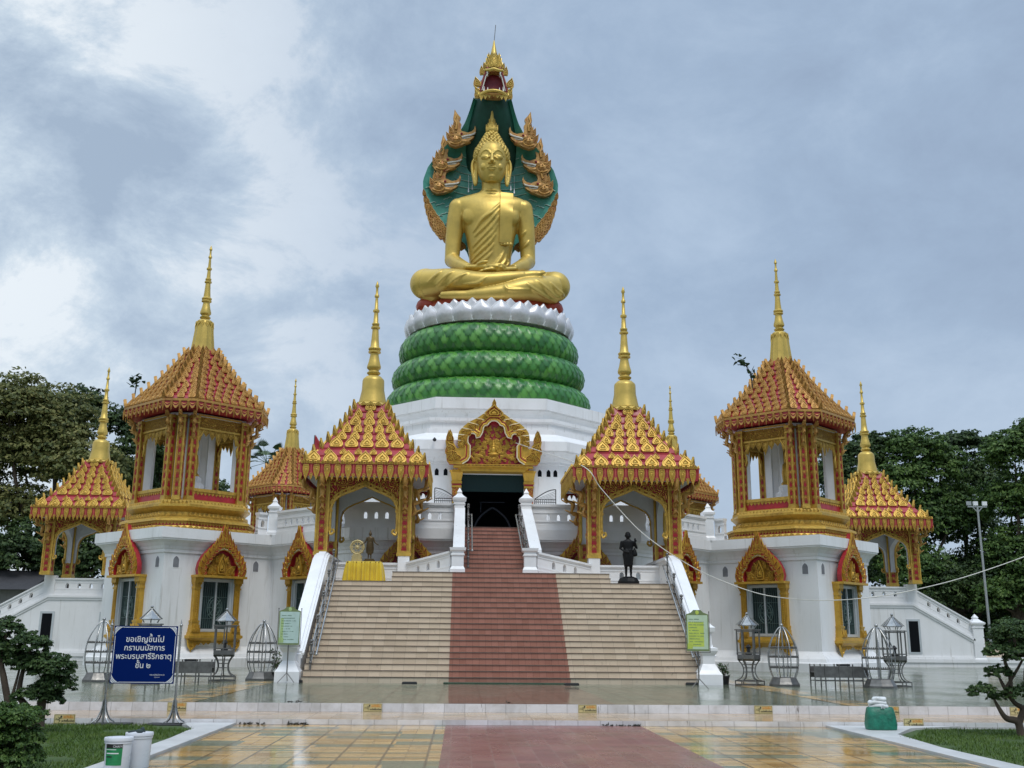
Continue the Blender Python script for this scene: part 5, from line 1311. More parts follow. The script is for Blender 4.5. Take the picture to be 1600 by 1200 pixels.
# head
b = MB(); hc = -.32; MB.K = 2
ell(b, [(29.08, .26, .22, hc-.42), (29.2, .48, .48, hc-.22), (29.4, .66, .72, hc-.06), (29.8, .83, .90, hc), (30.3, .92, .98, hc+.02), (30.8, .95, 1.02, hc+.05), (31.3, .92, 1.0, hc+.1), (31.7, .78, .85, hc+.15), (31.95, .5, .55, hc+.2)], 28)
ht = BVHTree.FromPolygons(b.v, b.f)
def hf(x, z, d=0):
    h = ht.ray_cast(Vector((x, -20, z)), Vector((0, 1, 0))); return Vector((x, (h[0].y if h[0] else -1)-d, z))
for s in (-1, 1):
    b.tube(crom([hf(s*x, z, -.01) for x, z in ((.10, 30.78), (.22, 30.98), (.42, 31.06), (.62, 30.95), (.74, 30.74))], 4), .065, 6)      # brow
    p = hf(s*.40, 30.58, -.05); b.ball(p, (.27, .15, .18), 0, 14, 8)                                                           # lidded eye
    b.tube(crom([hf(s*x, z, .05) for x, z in ((.14, 30.56), (.28, 30.47), (.42, 30.45), (.56, 30.50), (.68, 30.58))], 4), .04, 6)
    b.ball(hf(s*.13, 30.16, .06), (.11, .12, .09), 0, 8, 6)
    b.ball(hf(s*.42, 30.02, -.16), (.30, .18, .28), 0, 10, 6)
b.tube([hf(0, 30.85, -.02), hf(0, 30.55, .07), hf(0, 30.28, .2), hf(0, 30.17, .22)], [.07, .085, .115, .13], 10)
b.tube(crom([hf(x, z, .01) for x, z in ((-.29, 29.87), (-.14, 29.90), (0, 29.87), (.14, 29.90), (.29, 29.87))], 4), [.03+.06*math.sin(PI*i/16) for i in range(17)], 6)
b.tube(crom([hf(x, z, .01) for x, z in ((-.22, 29.80), (0, 29.74), (.22, 29.80))], 5), [.02+.06*math.sin(PI*i/10) for i in range(11)], 6)
b.ball(hf(0, 29.38, -.10), (.22, .14, .16), 0, 10, 6)
MB.K = 1; hd = remesh(b, 'head', GOLDS, .030, 1, None); bp(hd)
DKG = simple('dark_eye_line', (.05, .035, .012), .5)
for s in (-1, 1):
    b = MB(); b.tube(crom([hf(s*x, z, .055) for x, z in ((.17, 30.53), (.28, 30.475), (.42, 30.455), (.56, 30.505), (.66, 30.57))], 4), .026, 6); bp(b.build('eye', DKG, None, 60))
for s in (-1, 1):                                                    # long eared lobes
    b = MB()
    b.tube(crom([(s*x, y, z) for x, y, z in ((.92, -.1, 30.95), (1.12, -.05, 30.85), (1.22, -.05, 30.45), (1.17, -.1, 29.9), (1.08, -.15, 29.4), (1.0, -.2, 29.12), (.93, -.2, 29.35), (.93, -.15, 29.9), (.95, -.1, 30.4), (.9, -.1, 30.7))], 4), .10, 8)
    b.ball((s*1.03, .0, 30.3), (.10, .08, .55), 0, 8, 8)
    bp(remesh(b, 'ear', GOLDS, .04, 2, None))
rnd = random.Random(5); b = MB()                                     # curls, topknot and flame
b.ball((0, .05, 31.15), (1.02, 1.08, .98), 0, 20, 12)
ell(b, [(31.8, .78, .78, .0), (32.1, .62, .62, .0), (32.45, .45, .45, 0), (32.7, .34, .34, 0)], 18)
def curl(p, r): b.ball(p, r, 0, 6, 4)
for k in range(12):
    f = k/11; z = 30.35+f*1.62; 
    q = math.sqrt(max(.03, 1-((z-31.15)/.98)**2)) if k < 11 else .5
    n = max(8, int(2*PI*1.06*q/.25))
    for i in range(n):
        a = 2*PI*(i+.5*(k % 2))/n; x = 1.05*q*math.cos(a); y = .05+1.11*q*math.sin(a)
        zl = 31.36-.0*abs(x)-max(0, (abs(x)-.35))*1.15*max(0, abs(x)-.1)      # hairline over the brow
        if y < -.25 and z < min(31.40, zl+.02): continue
        curl((x, y, z), .15)
for z, r in ((31.95, .74), (32.1, .66), (32.25, .58), (32.4, .50), (32.55, .42), (32.68, .34)):
    n = int(2*PI*r/.23)
    for i in range(n): a = 2*PI*(i+rnd.random()*.3)/n; curl((r*math.cos(a), r*math.sin(a), z), .135)
bp(b.build('hair_curls', GOLDS, None, 70))
b = MB(); b.lathe([(.30, 0), (.38, .10), (.40, .28), (.33, .50), (.22, .62), (.18, .72), (.15, .95), (.09, 1.4), (.03, 1.95)], 14, (0, 0, 32.72))
for i in range(8):
    a = 2*PI*i/8; d = Vector((math.cos(a), math.sin(a), 0)); b.leaf(d*.34+Vector((0, 0, 32.85)), Vector((-d.y, d.x, 0)), (0, 0, 1), .24, .5, .05); b.leaf(d*.16+Vector((0, 0, 33.3)), Vector((-d.y, d.x, 0)), (0, 0, 1), .12, .45, .04)
bp(b.build('flame_finial', GOLDS, None, 60))

# ================================================================== things standing about
def put(root, x, y, z, rz=0): root.location = (x, y, z); root.rotation_euler = (0, 0, rz); return root
# ---- stainless lamp lanterns
def make_lamp():
    root = thing('oil_lamp_stand', (0, 0, 0), 'x', 'lamp stand', 'steel lamp stands on the terrace')
    hexa = lambda r, z, o=PI/6: [(r*math.cos(o+i*PI/3), r*math.sin(o+i*PI/3), z) for i in range(6)]
    b = MB()
    for r, z in ((.42, .02), (.42, .13)):
        P = hexa(r, z)
        for i in range(6): b.bar(P[i], P[(i+1) % 6], .03)
    for i in range(6): b.bar(hexa(.42, .02)[i], hexa(.42, .13)[i], .025)
    for i in range(6):
        a = PI/6+i*PI/3; c, s = math.cos(a), math.sin(a)
        b.tube(crom([(c*r, s*r, z) for r, z in ((.41, .13), (.24, .22), (.17, .38), (.18, .52), (.24, .64), (.33, .74))], 4), .018, 6)
    for z, r in ((.38, .17), (.50, .18), (.60, .22)):
        P = hexa(r, z)
        for i in range(6): b.bar(P[i], P[(i+1) % 6], .018)
    part(b, 'base_frame', STEELM, root, 40)
    b = MB(); b.loft([hexa(.27, .70), hexa(.34, .76), hexa(.34, .88)]); part(b, 'lamp_tray', STEELM, root)
    b = MB()
    for i in range(6):
        p = hexa(.33, .88)[i]; q = hexa(.33, 1.62)[i]; b.bar(p, q, .035)
        for z in (.93, 1.56): b.bar((p[0], p[1], z), (hexa(.33, 0)[(i+1) % 6][0], hexa(.33, 0)[(i+1) % 6][1], z), .03)
        b.bar(hexa(.38, 1.60)[i], hexa(.38, 1.60)[(i+1) % 6], .03)
    part(b, 'lamp_cage', STEELM, root)
    b = MB(); b.lathe([(.10, 0), (.12, .05), (.05, .08), (.05, .18), (.09, .22), (.02, .3)], 10, (0, 0, .88)); part(b, 'oil_burner', BLACK, root)
    b = MB()
    for i in range(6): b.bar(hexa(.20, 1.64)[i], hexa(.26, 1.73)[i], .02); b.bar(hexa(.27, 1.73)[i], hexa(.27, 1.73)[(i+1) % 6], .03)
    b.loft([hexa(.31, 1.74), hexa(.03, 2.0), hexa(.015, 2.02)])
    for i in range(6): b.bar(hexa(.34, 1.74)[i], hexa(.03, 2.02)[i], .022)
    b.ball((0, 0, 2.07), .045); part(b, 'lamp_roof', STEEL, root)
    return root
lm = make_lamp()
for i, (px_, py_, lb, rz) in enumerate([(347, 1064, 'stainless lamp stand left of the stairs, before the left tower window facing the stairs', .1), (227, 1069, 'stainless lamp stand with only its pointed roof showing over the blue sign', .3),
                                       (1172, 1071, 'stainless lamp stand right of the stairs beside the potted plant and tall dome rack', .2), (1402, 1073, 'stainless lamp stand at the far right, overlapping a domed rack', .0)]):
    o = lm if i == 0 else copy_tree(lm); p = atZ(px_, py_, TZ); put(o, p.x, p.y, TZ, rz); o['label'] = lb
# ---- domed racks
def make_rack():
    root = thing('domed_rack', (0, 0, 0), 'x', 'rack', 'domed steel racks on the terrace'); b = MB()
    for i in range(8):
        a = i*PI/4+PI/8; c, s = math.cos(a), math.sin(a)
        b.tube(crom([(c*r, s*r, z) for r, z in ((.34, .24), (.42, .45), (.455, .75), (.43, 1.05), (.32, 1.35), (.14, 1.62), (.02, 1.70))], 4), .016, 6)
    part(b, 'ribs', STEEL, root, 60)
    for z, r in ((.52, .43), (.82, .45), (1.08, .42)):
        b = MB()
        P = [(r*math.cos(i*PI/4+PI/8), r*math.sin(i*PI/4+PI/8), z) for i in range(8)]
        for i in range(8):
            b.bar(P[i], P[(i+1) % 8], .03)
            for k in range(5): q = Vector(P[i]).lerp(Vector(P[(i+1) % 8]), (k+.5)/5); b.ball(q+Vector((0, 0, .03)), .022, 0, 6, 4)
        part(b, 'candle_rail', STEELM, root)
    b = MB(); b.lathe([(.46, 0), (.46, .06), (.42, .12), (.36, .24), (.30, .25)], 8, rot=PI/8); part(b, 'drum_base', STEELM, root)
    b = MB(); b.tube([(0, 0, .25), (0, 0, 1.7)], .02, 8); b.ball((0, 0, 1.74), .05); part(b, 'centre_pole', STEEL, root, 60); return root
rk = make_rack()
for i, (px_, py_, lb) in enumerate([(407, 1063, 'domed steel rack between the lamp stand and the left notice board'), (153, 1065, 'domed steel rack half hidden behind the left post of the blue sign'),
                                   (1226, 1072, 'domed steel rack standing alone before the right tower corner'), (1376, 1075, 'domed steel rack at the right end of the low bench, overlapping a lamp stand')]):
    o = rk if i == 0 else copy_tree(rk); p = atZ(px_, py_, TZ); put(o, p.x, p.y, TZ, i*.3); o['label'] = lb
# ---- low steel candle benches
def make_bench():
    root = thing('candle_bench', (0, 0, 0), 'x', 'candle bench', 'steel candle benches on the terrace')
    b = MB(); b.box(-.78, .78, -.22, -.20, .26, .57); b.box(-.78, .78, .20, .22, .26, .57); b.box(-.78, .78, -.199, .199, .40, .42); part(b, 'trough', STEELM, root)
    for x in (-.78, -.47, -.05, .35, .78):
        for y in (-.225, .225):
            b = MB(); b.bar((x, y, 0), (x, y, .60), .03); b.ball((x, y, .62), .025, 0, 6, 4); part(b, 'leg', STEELM, root)
    b = MB(); b.bar((-.78, -.225, .17), (.78, -.225, .17), .025); b.bar((-.78, .225, .17), (.78, .225, .17), .025); part(b, 'stretcher', STEELM, root)
    b = MB(); b.box(-.03, .32, -.1, .1, .581, .64); part(b, 'lid_tray', BLACK, root); return root
bn = make_bench(); p = atZ(1312, 1073, TZ); put(bn, p.x, p.y, TZ, -.02); bn['label'] = 'low steel candle bench beside the domed racks on the right of the terrace'
o = copy_tree(bn); p = atZ(288, 1066, TZ); put(o, p.x, p.y, TZ, .03); o['label'] = 'low steel candle bench partly behind the blue sign on the left of the terrace'
# ---- stair handrails of stainless tube
def handrail(name, pts, lb, posts, inner, h=.95):
    root = thing(name, pts[0], lb, 'handrail', 'stainless handrails on the stairs'); O = Vector(pts[0]); b = MB()
    A = Vector(pts[0])-O; B = Vector(pts[1])-O
    for hh, r in ((.30, .014), (.55, .014), (.78, .02)): b.tube([A+Vector((0, 0, hh)), B+Vector((0, 0, hh))], r, 6)
    I = Vector((inner, 0, 0)); b.tube([A+I+Vector((0, 0, .62)), B+I+Vector((0, 0, .62))], .027, 8); b.ball(A+I+Vector((0, 0, .62)), .045, 0, 8, 6)
    part(b, 'rails', STEEL, root, 60)
    for k in range(posts):
        q = A.lerp(B, k/(posts-1)) if posts > 1 else A; b = MB()
        b.tube([q, q+Vector((0, 0, h))], .028, 8); b.ball(q+Vector((0, 0, h+.05)), .055, 0, 8, 6)
        for z in (.02, .35, .6, .88): b.lathe([(.03, 0), (.052, .02), (.052, .05), (.03, .07)], 8, tuple(q+Vector((0, 0, z))))
        b.bar(q+Vector((0, 0, .62)), q+Vector((0, 0, .62))+I, .02); part(b, 'post', STEELM, root, 50)
    return root
def hr(a, b_, lb, posts, inner):
    return handrail('handrail', (a, b_), lb, posts, inner)
hr((-5.82, -29.45, TZ+.17), (-5.82, -24.9, 3.45), 'stainless handrail along the left edge of the wide tan stairs', 5, .16)
hr((5.82, -29.45, TZ+.17), (5.82, -24.9, 3.45), 'stainless handrail along the right edge of the wide tan stairs', 5, -.16)
hr((-1.16, -24.0, 3.95), (-1.16, -18.9, 5.8), 'stainless handrail at the left of the narrow upper stairs to the dark doorway', 4, .14)
hr((.92, -24.0, 3.95), (.92, -18.9, 5.8), 'stainless handrail at the right of the narrow upper stairs to the dark doorway', 4, -.14)
# ---- lettering
def text_mesh(s, size, font=None):
    c = bpy.data.curves.new('t', 'FONT'); c.body = s; c.size = size; c.resolution_u = 3
    o = bpy.data.objects.new('t', c); COL.objects.link(o)
    dg = bpy.context.evaluated_depsgraph_get(); dg.update(); me = bpy.data.meshes.new_from_object(o.evaluated_get(dg))
    V = [tuple(v.co) for v in me.vertices]; F = [tuple(p.vertices) for p in me.polygons]
    bpy.data.objects.remove(o); bpy.data.curves.remove(c); bpy.data.meshes.remove(me); return V, F
UPV = 'ัิีึื'; TON = '่้๊๋'
def adv(s, size):
    V, _ = text_mesh(s+'|', size); V2, _ = text_mesh('|', size)
    return max(v[0] for v in V)-max(v[0] for v in V2)
def thai(b, s, size, X, bold=.0, center=True, m=0):
    """flat lettering; a tone mark standing over an upper vowel is lifted onto it"""
    base = ''; lift = []
    for ch in s:
        if ch in TON and base and base[-1] in UPV: lift.append((len(base), ch))
        else: base += ch
    V, F = text_mesh(base, size); W = adv(base, size); x0 = -W/2 if center else 0
    shapes = [(V, F, 0, 0)]
    for n, ch in lift: v, f = text_mesh(ch, size); shapes.append((v, f, adv(base[:n], size), size*.20))
    offs = [(0, 0)]+([(bold, 0), (-bold, 0), (0, bold), (0, -bold)] if bold else [])
    for k, (dx, dy) in enumerate(offs):
        for v, f, ax, ay in shapes: b.add([X(p[0]+x0+ax+dx, p[1]+ay+dy, .0004*k) for p in v], f, m)
# ---- blue sign
BLUE = M('royal_blue_sign', .5, 0, (.001, .014, .115), 0, .06).mat
SWHITE = simple('sign_white', (.74, .76, .78), .5, 0, .04)
pA = atZ(160, 1133, 0); pB = atZ(272, 1133, 0)
sg = thing('notice_sign', ((pA.x+pB.x)/2, pA.y, .02), 'large blue sign with white Thai lettering on steel stand, left lawn edge', 'sign')
hw = (pB.x-pA.x)/2; W2 = hw-.055
b = MB(); b.box(-W2, W2, -.015, .015, .70, 1.72); bd = part(b, 'sign_board', BLUE, sg)
b = MB(); y = -.018
X = lambda x, z, e=0: (x, y-e, z)
for (s, zc, sz) in (('ขอเชิญขึ้นไป', 1.435, .142), ('กราบนมัสการ', 1.285, .138), ('พระบรมสารีริกธาตุ', 1.135, .138), ('ชั้น ๒', .975, .138)):
    thai(b, s, sz, lambda px_, pz, e, zc=zc: X(px_, pz+zc, e), .0012)
for w_, zc in ((.26, .845), (.18, .805)):
    thai(b, 'พระครูพิพิธวิหาร ดร' if w_ > .2 else 'เจ้าอาวาส', .034 if w_ > .2 else .026, lambda px_, pz, e, zc=zc: X(px_+.27, pz+zc, e))
for x0, x1, z0, z1 in ((-W2+.16, W2-.16, 1.69, 1.70), (-W2+.16, W2-.16, .72, .73)): b.box(x0, x1, y, y+.003, z0, z1)
for s in (-1, 1): b.box(min(s*(W2-.03), s*(W2-.02)), max(s*(W2-.03), s*(W2-.02)), y, y+.003, .88, 1.54)
for sx in (-1, 1):
    for zc, sz in ((1.705, -1), (.715, 1)):
        P = [(0, 0), (.17, 0)]+[(.17*math.cos(t)**3*1.0+.0, .17*math.sin(t)**3) for t in [PI/2*k/8 for k in range(1, 9)]]
        for t0, t1 in ((1.0, .80), (.72, .55), (.46, .18)):
            ar = [PI/2*k/8 for k in range(9)]
            o1 = [(t0*.17*math.cos(t)**3, t0*.17*math.sin(t)**3) for t in ar]; o2 = [(t1*.17*math.cos(t)**3, t1*.17*math.sin(t)**3) for t in reversed(ar)]
            pts = [(sx*(W2-.015-px_), zc+sz*pz) for px_, pz in o1+o2]
            n = len(pts); q = [(p_[0], y, p_[1]) for p_ in pts]; h = n//2
            b.add(q, [((i), (i+1), n-2-i, n-1-i) for i in range(h-1)])
part(b, 'lettering', SWHITE, bd)
for s in (-1, 1):
    b = MB(); x = s*hw; b.tube([(x, .0, .02), (x, .0, 1.72)], .022, 8); b.ball((x, 0, 1.735), .03, 0, 8, 6); b.tube([(x, 0, 1.75), (x, 0, 1.84)], [.018, .003], 8)
    b.bar((s*W2, 0, 1.55), (x, 0, 1.55), .012); b.bar((s*W2, 0, .85), (x, 0, .85), .012); p = part(b, 'post', STEEL, sg, 50)
    for i in range(4):
        a = i*PI/2+PI/4; b = MB(); b.tube(crom([(x+r*math.cos(a), r*math.sin(a), z) for r, z in ((.025, .42), (.05, .25), (.12, .10), (.22, .03))], 4), .014, 6); part(b, 'foot', STEEL, p, 60)
b = MB(); b.box(-hw-.2, -hw+.55, -.28, .24, -.02, .012); b.box(hw-.45, hw+.2, -.28, .24, -.02, .012); b.v = [(x, y_, z-.004) for x, y_, z in b.v]
for i, (xa, xb) in enumerate(((-hw-.2, -hw+.5), (hw-.45, hw+.2))):
    b = MB(); b.box(xa, xb, -.26, .24, 0, .035); o = b.build('rubber_mat', simple('black_rubber', (.02, .02, .02), .7, 0, .2)); o.location = (sg.location.x, sg.location.y, .0); o.rotation_euler = (0, 0, .08*(1-2*i))
    tag(o, ('black rubber mat under the left foot of the blue sign', 'black rubber mat under the right foot of the blue sign')[i], 'mat', 'rubber mats under the blue sign')
# ---- two notices on tripods
def notice(px_, py_, lb, cols, W_, zt, zb, rz, body):
    p = atZ(px_, py_, TZ); root = thing('notice_board', (p.x, p.y, TZ), lb, 'notice board', None, rz)
    hw_ = W_/2; b = MB(); b.prism([(-hw_, zb), (hw_, zb), (hw_, zt), (hw_*.55, zt+.05), (.1, zt+.12), (-.1, zt+.12), (-hw_*.55, zt+.05), (-hw_, zt)], (0, .012, 0), (1, 0, 0), (0, 0, 1), .02)
    part(b, 'board', cols[0], root)
    b = MB(); b.box(-hw_+.03, hw_-.03, -.011, -.0085, zb+.05, zt-.02); part(b, 'printed_sheet', cols[1], root)
    b = MB(); b.box(-hw_+.05, hw_*body, -.013, -.0112, zb+.12, zt-.2); b.ball((0, -.012, zt+.05), (.05, .006, .06)); 
    part(b, 'sheet_field', cols[2], root); b = MB()
    for k in range(12): b.leaf((-hw_+.05+.03*(k % 4), -.012, zb+.06+.03*(k//4)), (1, 0, 0), (0, 0, 1), .05, .06, .003); b.leaf((-hw_+.05+.028*(k % 4), -.0135, zb+.10+.028*(k//4)), (1, 0, 0), (0, 0, 1), .05, .06, .003)
    part(b, 'leaf_border', cols[2], root)
    b = MB(); rn = random.Random(int(px_))
    for k, z in enumerate([zt-.14-.075*i for i in range(12)]):
        if z < zb+.14: break
        x = -hw_+.08; ln = rn.uniform(.2, W_-.18)
        n = int(ln/.02)
        for i in range(n):
            if rn.random() < .86: b.box(x+i*.02, x+i*.02+.015, -.0142, -.0132, z, z+rn.uniform(.014, .024))
    part(b, 'print_lines', simple('green_grey_print', (.10, .18, .12), .6), root)
    b = MB()
    for s in (-1, 1): b.bar((s*(hw_+.02), .02, zb-.04), (s*(hw_+.02), .02, zt+.06), .018); b.ball((s*(hw_+.02), .02, zt+.07), .02, 0, 6, 4)
    b.bar((-hw_-.02, .02, zb-.03), (hw_+.02, .02, zb-.03), .018); part(b, 'holder', STEELM, root)
    b = MB(); b.tube([(0, .03, .25), (0, .03, zb)], .018, 8)
    for i in range(3): a = PI/2+i*2*PI/3; b.tube([(0, .03, .28), (.27*math.cos(a), .03+.27*math.sin(a), .015)], .012, 6)
    part(b, 'tripod', STEELM, root, 50); return root
NB = simple('dull_olive_print', (.17, .22, .09), .5)
notice(447, 1067, 'pale mint notice on a thin tripod before the left stair newel', (NB, simple('pale_mint_sheet', (.46, .60, .55), .45), simple('lime_leaf_print', (.38, .52, .22), .5)), .62, 2.02, 1.06, .05, -.55)
notice(1093, 1077, 'lime green notice on a thin tripod before the right stair newel', (NB, simple('pale_green_sheet', (.50, .62, .44), .45), simple('lime_print', (.50, .60, .10), .5)), .62, 1.98, 1.0, -.06, .55)
# ---- yellow warning plates on the tiled risers
YSG = simple('yellow_warning_plate', (.58, .49, .23), .4, 0, .08); ORG = simple('orange_print', (.62, .25, .03), .5); BPR = simple('black_print', (.015, .015, .015), .5)
WLAB = ['yellow slip warning plate under the right foot of the blue sign', 'yellow slip warning plate on the white riser, left of the stair centre', 'yellow slip warning plate on the white riser, just right of the maroon path',
        'yellow slip warning plate on the white riser below the right lamp stand', 'yellow slip warning plate half hidden behind the green bag', 'yellow slip warning plate on the lower riser right of the green bag', 'yellow slip warning plate behind the trunk of the right bonsai', 'yellow slip warning plate in the grass beside the left bonsai']
for i, (px_, py_, up_) in enumerate(((276, 1108, 1), (582, 1107, 1), (918, 1109, 1), (1193, 1110, 1), (1391, 1110, 1), (1428, 1133, 0), (1592, 1110, 1), (100, 1130, 0))):
    yy = -39.747 if up_ else -41.852; p = atY(px_, py_, yy-.012)
    root = thing('warning_plate', (p.x, yy-.004, .095 if up_ else .0), WLAB[i], 'warning sign', 'yellow slip warning plates on the step risers')
    h = .165; w_ = .19 
    b = MB(); b.box(-w_, w_, -.006, 0, -.005 if up_ else .0, h); part(b, 'plate', YSG, root)
    b = MB(); y = -.008
    for x0, x1, z0, z1 in ((-w_+.01, w_-.01, .008, .013), (-w_+.01, w_-.01, h-.013, h-.008), (-w_+.01, -w_+.015, .013, h-.013), (w_-.015, w_-.01, .013, h-.013)): b.box(x0, x1, y, -.006, z0, z1)
    b.ball((-.06, y, .125), (.016, .002, .016), 0, 8, 6)                               # slipping figure
    for P_ in (((-.07, .112), (-.105, .075)), ((-.105, .075), (-.075, .06)), ((-.075, .06), (-.09, .03)), ((-.105, .075), (-.145, .09)), ((-.145, .09), (-.16, .07)), ((-.08, .10), (-.045, .105)), ((-.08, .10), (-.115, .12))):
        b.bar((P_[0][0], y, P_[0][1]), (P_[1][0], y, P_[1][1]), .016, .003)
    thai(b, 'CAREFUL OF SLIPS' if False else 'ระวังพื้นเปียก', .045, lambda a, c, e: (a+.068, y-e, c+.035), .0015); part(b, 'black_marks', BPR, root)
    b = MB(); b.box(-.035, .175, -.0075, -.006, .085, .148, 0); part(b, 'orange_band', simple('amber_band', (.62, .44, .18), .5) if i == 0 else bpy.data.materials['amber_band'], root)
    b = MB(); thai(b, 'ระวังลื่น', .058, lambda a, c, e: (a+.068, -.0085-e, c+.098), .002); part(b, 'orange_letters', ORG, root)
# ---- paint buckets, green bag
def bucket(px_, w_, h, loc, lb):
    root = thing('paint_bucket', loc, lb, 'bucket', 'white paint buckets on the lawn')
    r = w_/2; PL = bpy.data.materials.get('white_plastic') or simple('white_plastic', (.66, .68, .73), .32, 0, .05, 4)
    b = MB(); b.lathe([(r*.86, 0), (r*.88, .01), (r*.95, h-.06), (r*1.0, h-.058), (r*1.0, h-.04), (r*.96, h-.038), (r*.96, h-.02)], 32); part(b, 'pail', PL, root, 40)
    b = MB(); b.lathe([(r*1.04, h-.03), (r*1.05, h-.005), (r*1.02, h+.008), (r*.9, h+.008), (r*.88, h-.004)], 32); part(b, 'lid', PL, root, 40)
    return root, r
b1, r1 = bucket(0, .325, .37, tuple(atZ(181.5, 1204, .02)), 'white paint bucket with green and black label, front one of two on the grass')
b2, r2 = bucket(0, .32, .40, tuple(atZ(213.5, 1199, .02)), 'plain white paint bucket behind the labelled one, dark rag on its lid')
def wrap(b, r0, r1_, h, a0, a1, z0, z1, e, m=0, n=10):
    rr = lambda z: (r0+(r1_-r0)*z/h)+e
    P = [[(rr(z)*math.cos(a0+(a1-a0)*i/n), rr(z)*math.sin(a0+(a1-a0)*i/n), z) for i in range(n+1)] for z in (z0, z1)]
    b.loft(P, m, False, False, closed=False)
LG = simple('green_label', (.015, .22, .075), .35, 0, .25, 20); r_ = r1
b = MB(); A0, A1 = -PI/2-.75, -PI/2+.62
wrap(b, r_*.88, r_*.95, .31, A0, A1, .07, .262, .0015, 0); wrap(b, r_*.88, r_*.95, .31, A0, A1, .262, .31, .0015, 1); wrap(b, r_*.88, r_*.95, .31, A0+.1, A0+1.1, .20, .212, .003, 2); wrap(b, r_*.88, r_*.95, .31, A0+.1, A0+.6, .16, .175, .003, 1); wrap(b, r_*.88, r_*.95, .31, A0+.05, A0+.9, .245, .252, .003, 2)
V, F = text_mesh('CHAIYO', .036); W = max(v[0] for v in V)
def cyl(v):
    z = .272+v[1]; a = -PI/2+.06+(v[0]-W*.5+.02)/r_+.12; q = r_*.88+(r_*.07)*z/.31+.003; return (q*math.cos(a), q*math.sin(a), z)
b.add([cyl(v) for v in V], F, 2); part(b, 'label', [LG, BPR, SWHITE], b1)
b = MB(); b.ball((0, 0, .42), (.05, .04, .025)); b.tube(crom([(-.15, .02, .405), (-.08, -.02, .42), (-.02, 0, .425), (.06, .03, .415)], 5), .012, 6); b.ball((.03, .01, .44), (.025, .025, .03))
o = b.build('wet_rag', simple('dark_green_rag', (.03, .05, .05), .8)); o.location = b2.location; tag(o, 'dark wet rag lying on the lid of the plain white bucket', 'rag')
p = atZ(1377, 1140, .035)
GB = simple('green_woven_plastic', (.006, .14, .085), .45, 0, .35, 9, .5, 12)
b = MB(); rr = []
for z, w0, d0 in ((0, .245, .15), (.01, .265, .17), (.1, .27, .17), (.25, .252, .15), (.37, .232, .12), (.388, .21, .10)):
    rr.append([(w0*math.copysign(abs(math.cos(t))**.45, math.cos(t))+.006*math.sin(5*t+z*20), d0*math.copysign(abs(math.sin(t))**.45, math.sin(t)), z) for t in [2*PI*i/36 for i in range(36)]])
b.loft(rr); gb = thing('green_bag', tuple(p), 'stuffed green woven bag on the white kerb at the right, white sacks on top', 'bag'); part(b, 'bag_body', GB, gb, 50)
b = MB(); b.tube(crom([(-.02, -.14, .37), (0, -.15, .43), (.03, -.13, .37)], 5), .012, 6); part(b, 'strap', SWHITE, gb, 60)
WS = simple('white_sack_cloth', (.66, .68, .68), .6, 0, .1, 6, .5, 20)
for i, (dx, z, w_, d0) in enumerate(((-.02, .40, .17, .11), (-.04, .46, .16, .10), (.0, .52, .12, .09))):
    b = MB(); b.loft([[(w_*s*math.copysign(abs(math.cos(t))**.6, math.cos(t)), d0*s*math.copysign(abs(math.sin(t))**.6, math.sin(t)), zz+.012*math.sin(3*t+i)) for t in [2*PI*k/24 for k in range(24)]] for s, zz in ((.85, -.012), (1, .0), (1.02, .025), (.9, .045), (.3, .05))])
    o = b.build('folded_sack', WS, None, 60); o.location = (p.x+dx, p.y, p.z+z-.012); o.rotation_euler = (0, 0, .2*i-.2); tag(o, ('lowest of three folded white sacks on the green bag', 'middle one of three folded white sacks on the green bag', 'topmost of three folded white sacks on the green bag')[i], 'sack', 'white sacks on the green bag')
# ---- mat and broom heads at the foot of the stairs
b = MB(); b.box(-1.95, 1.95, -.17, .17, 0, .03); gm = b.build('floor_mat', simple('worn_green_matting', (.035, .075, .045), .9, 0, .3, 8)); gm.location = (.1, -30.12, TZ+.006); tag(gm, 'long worn green mat at the foot of the terracotta stairs', 'mat')
for i, (px_, py_, w_, lb) in enumerate(((640, 1071, .42, 'black rubber block at the left end of the long green mat'), (893, 1073, .40, 'black rubber block at the right end of the long green mat'), (1083, 1070, .5, 'black rubber block beneath the right notice board tripod'), (1112, 1069, .30, 'black rubber block by the foot of the right stair newel'), (466, 1066, .3, 'black rubber block by the foot of the left stair newel'))):
    p = atZ(px_, py_, TZ); b = MB(); b.loft([[(x*w_/2*s, y_*.08*s, z) for x, y_ in ((-1, -1), (1, -1), (1, 1), (-1, 1))] for s, z in ((1, 0), (1, .04), (.9, .07))]); o = b.build('rubber_block', bpy.data.materials['black_rubber']); o.location = (p.x, p.y-.1, TZ+.034 if 600 < px_ < 1000 else TZ+.004); tag(o, lb, 'rubber block', 'rubber blocks at the stair foot')
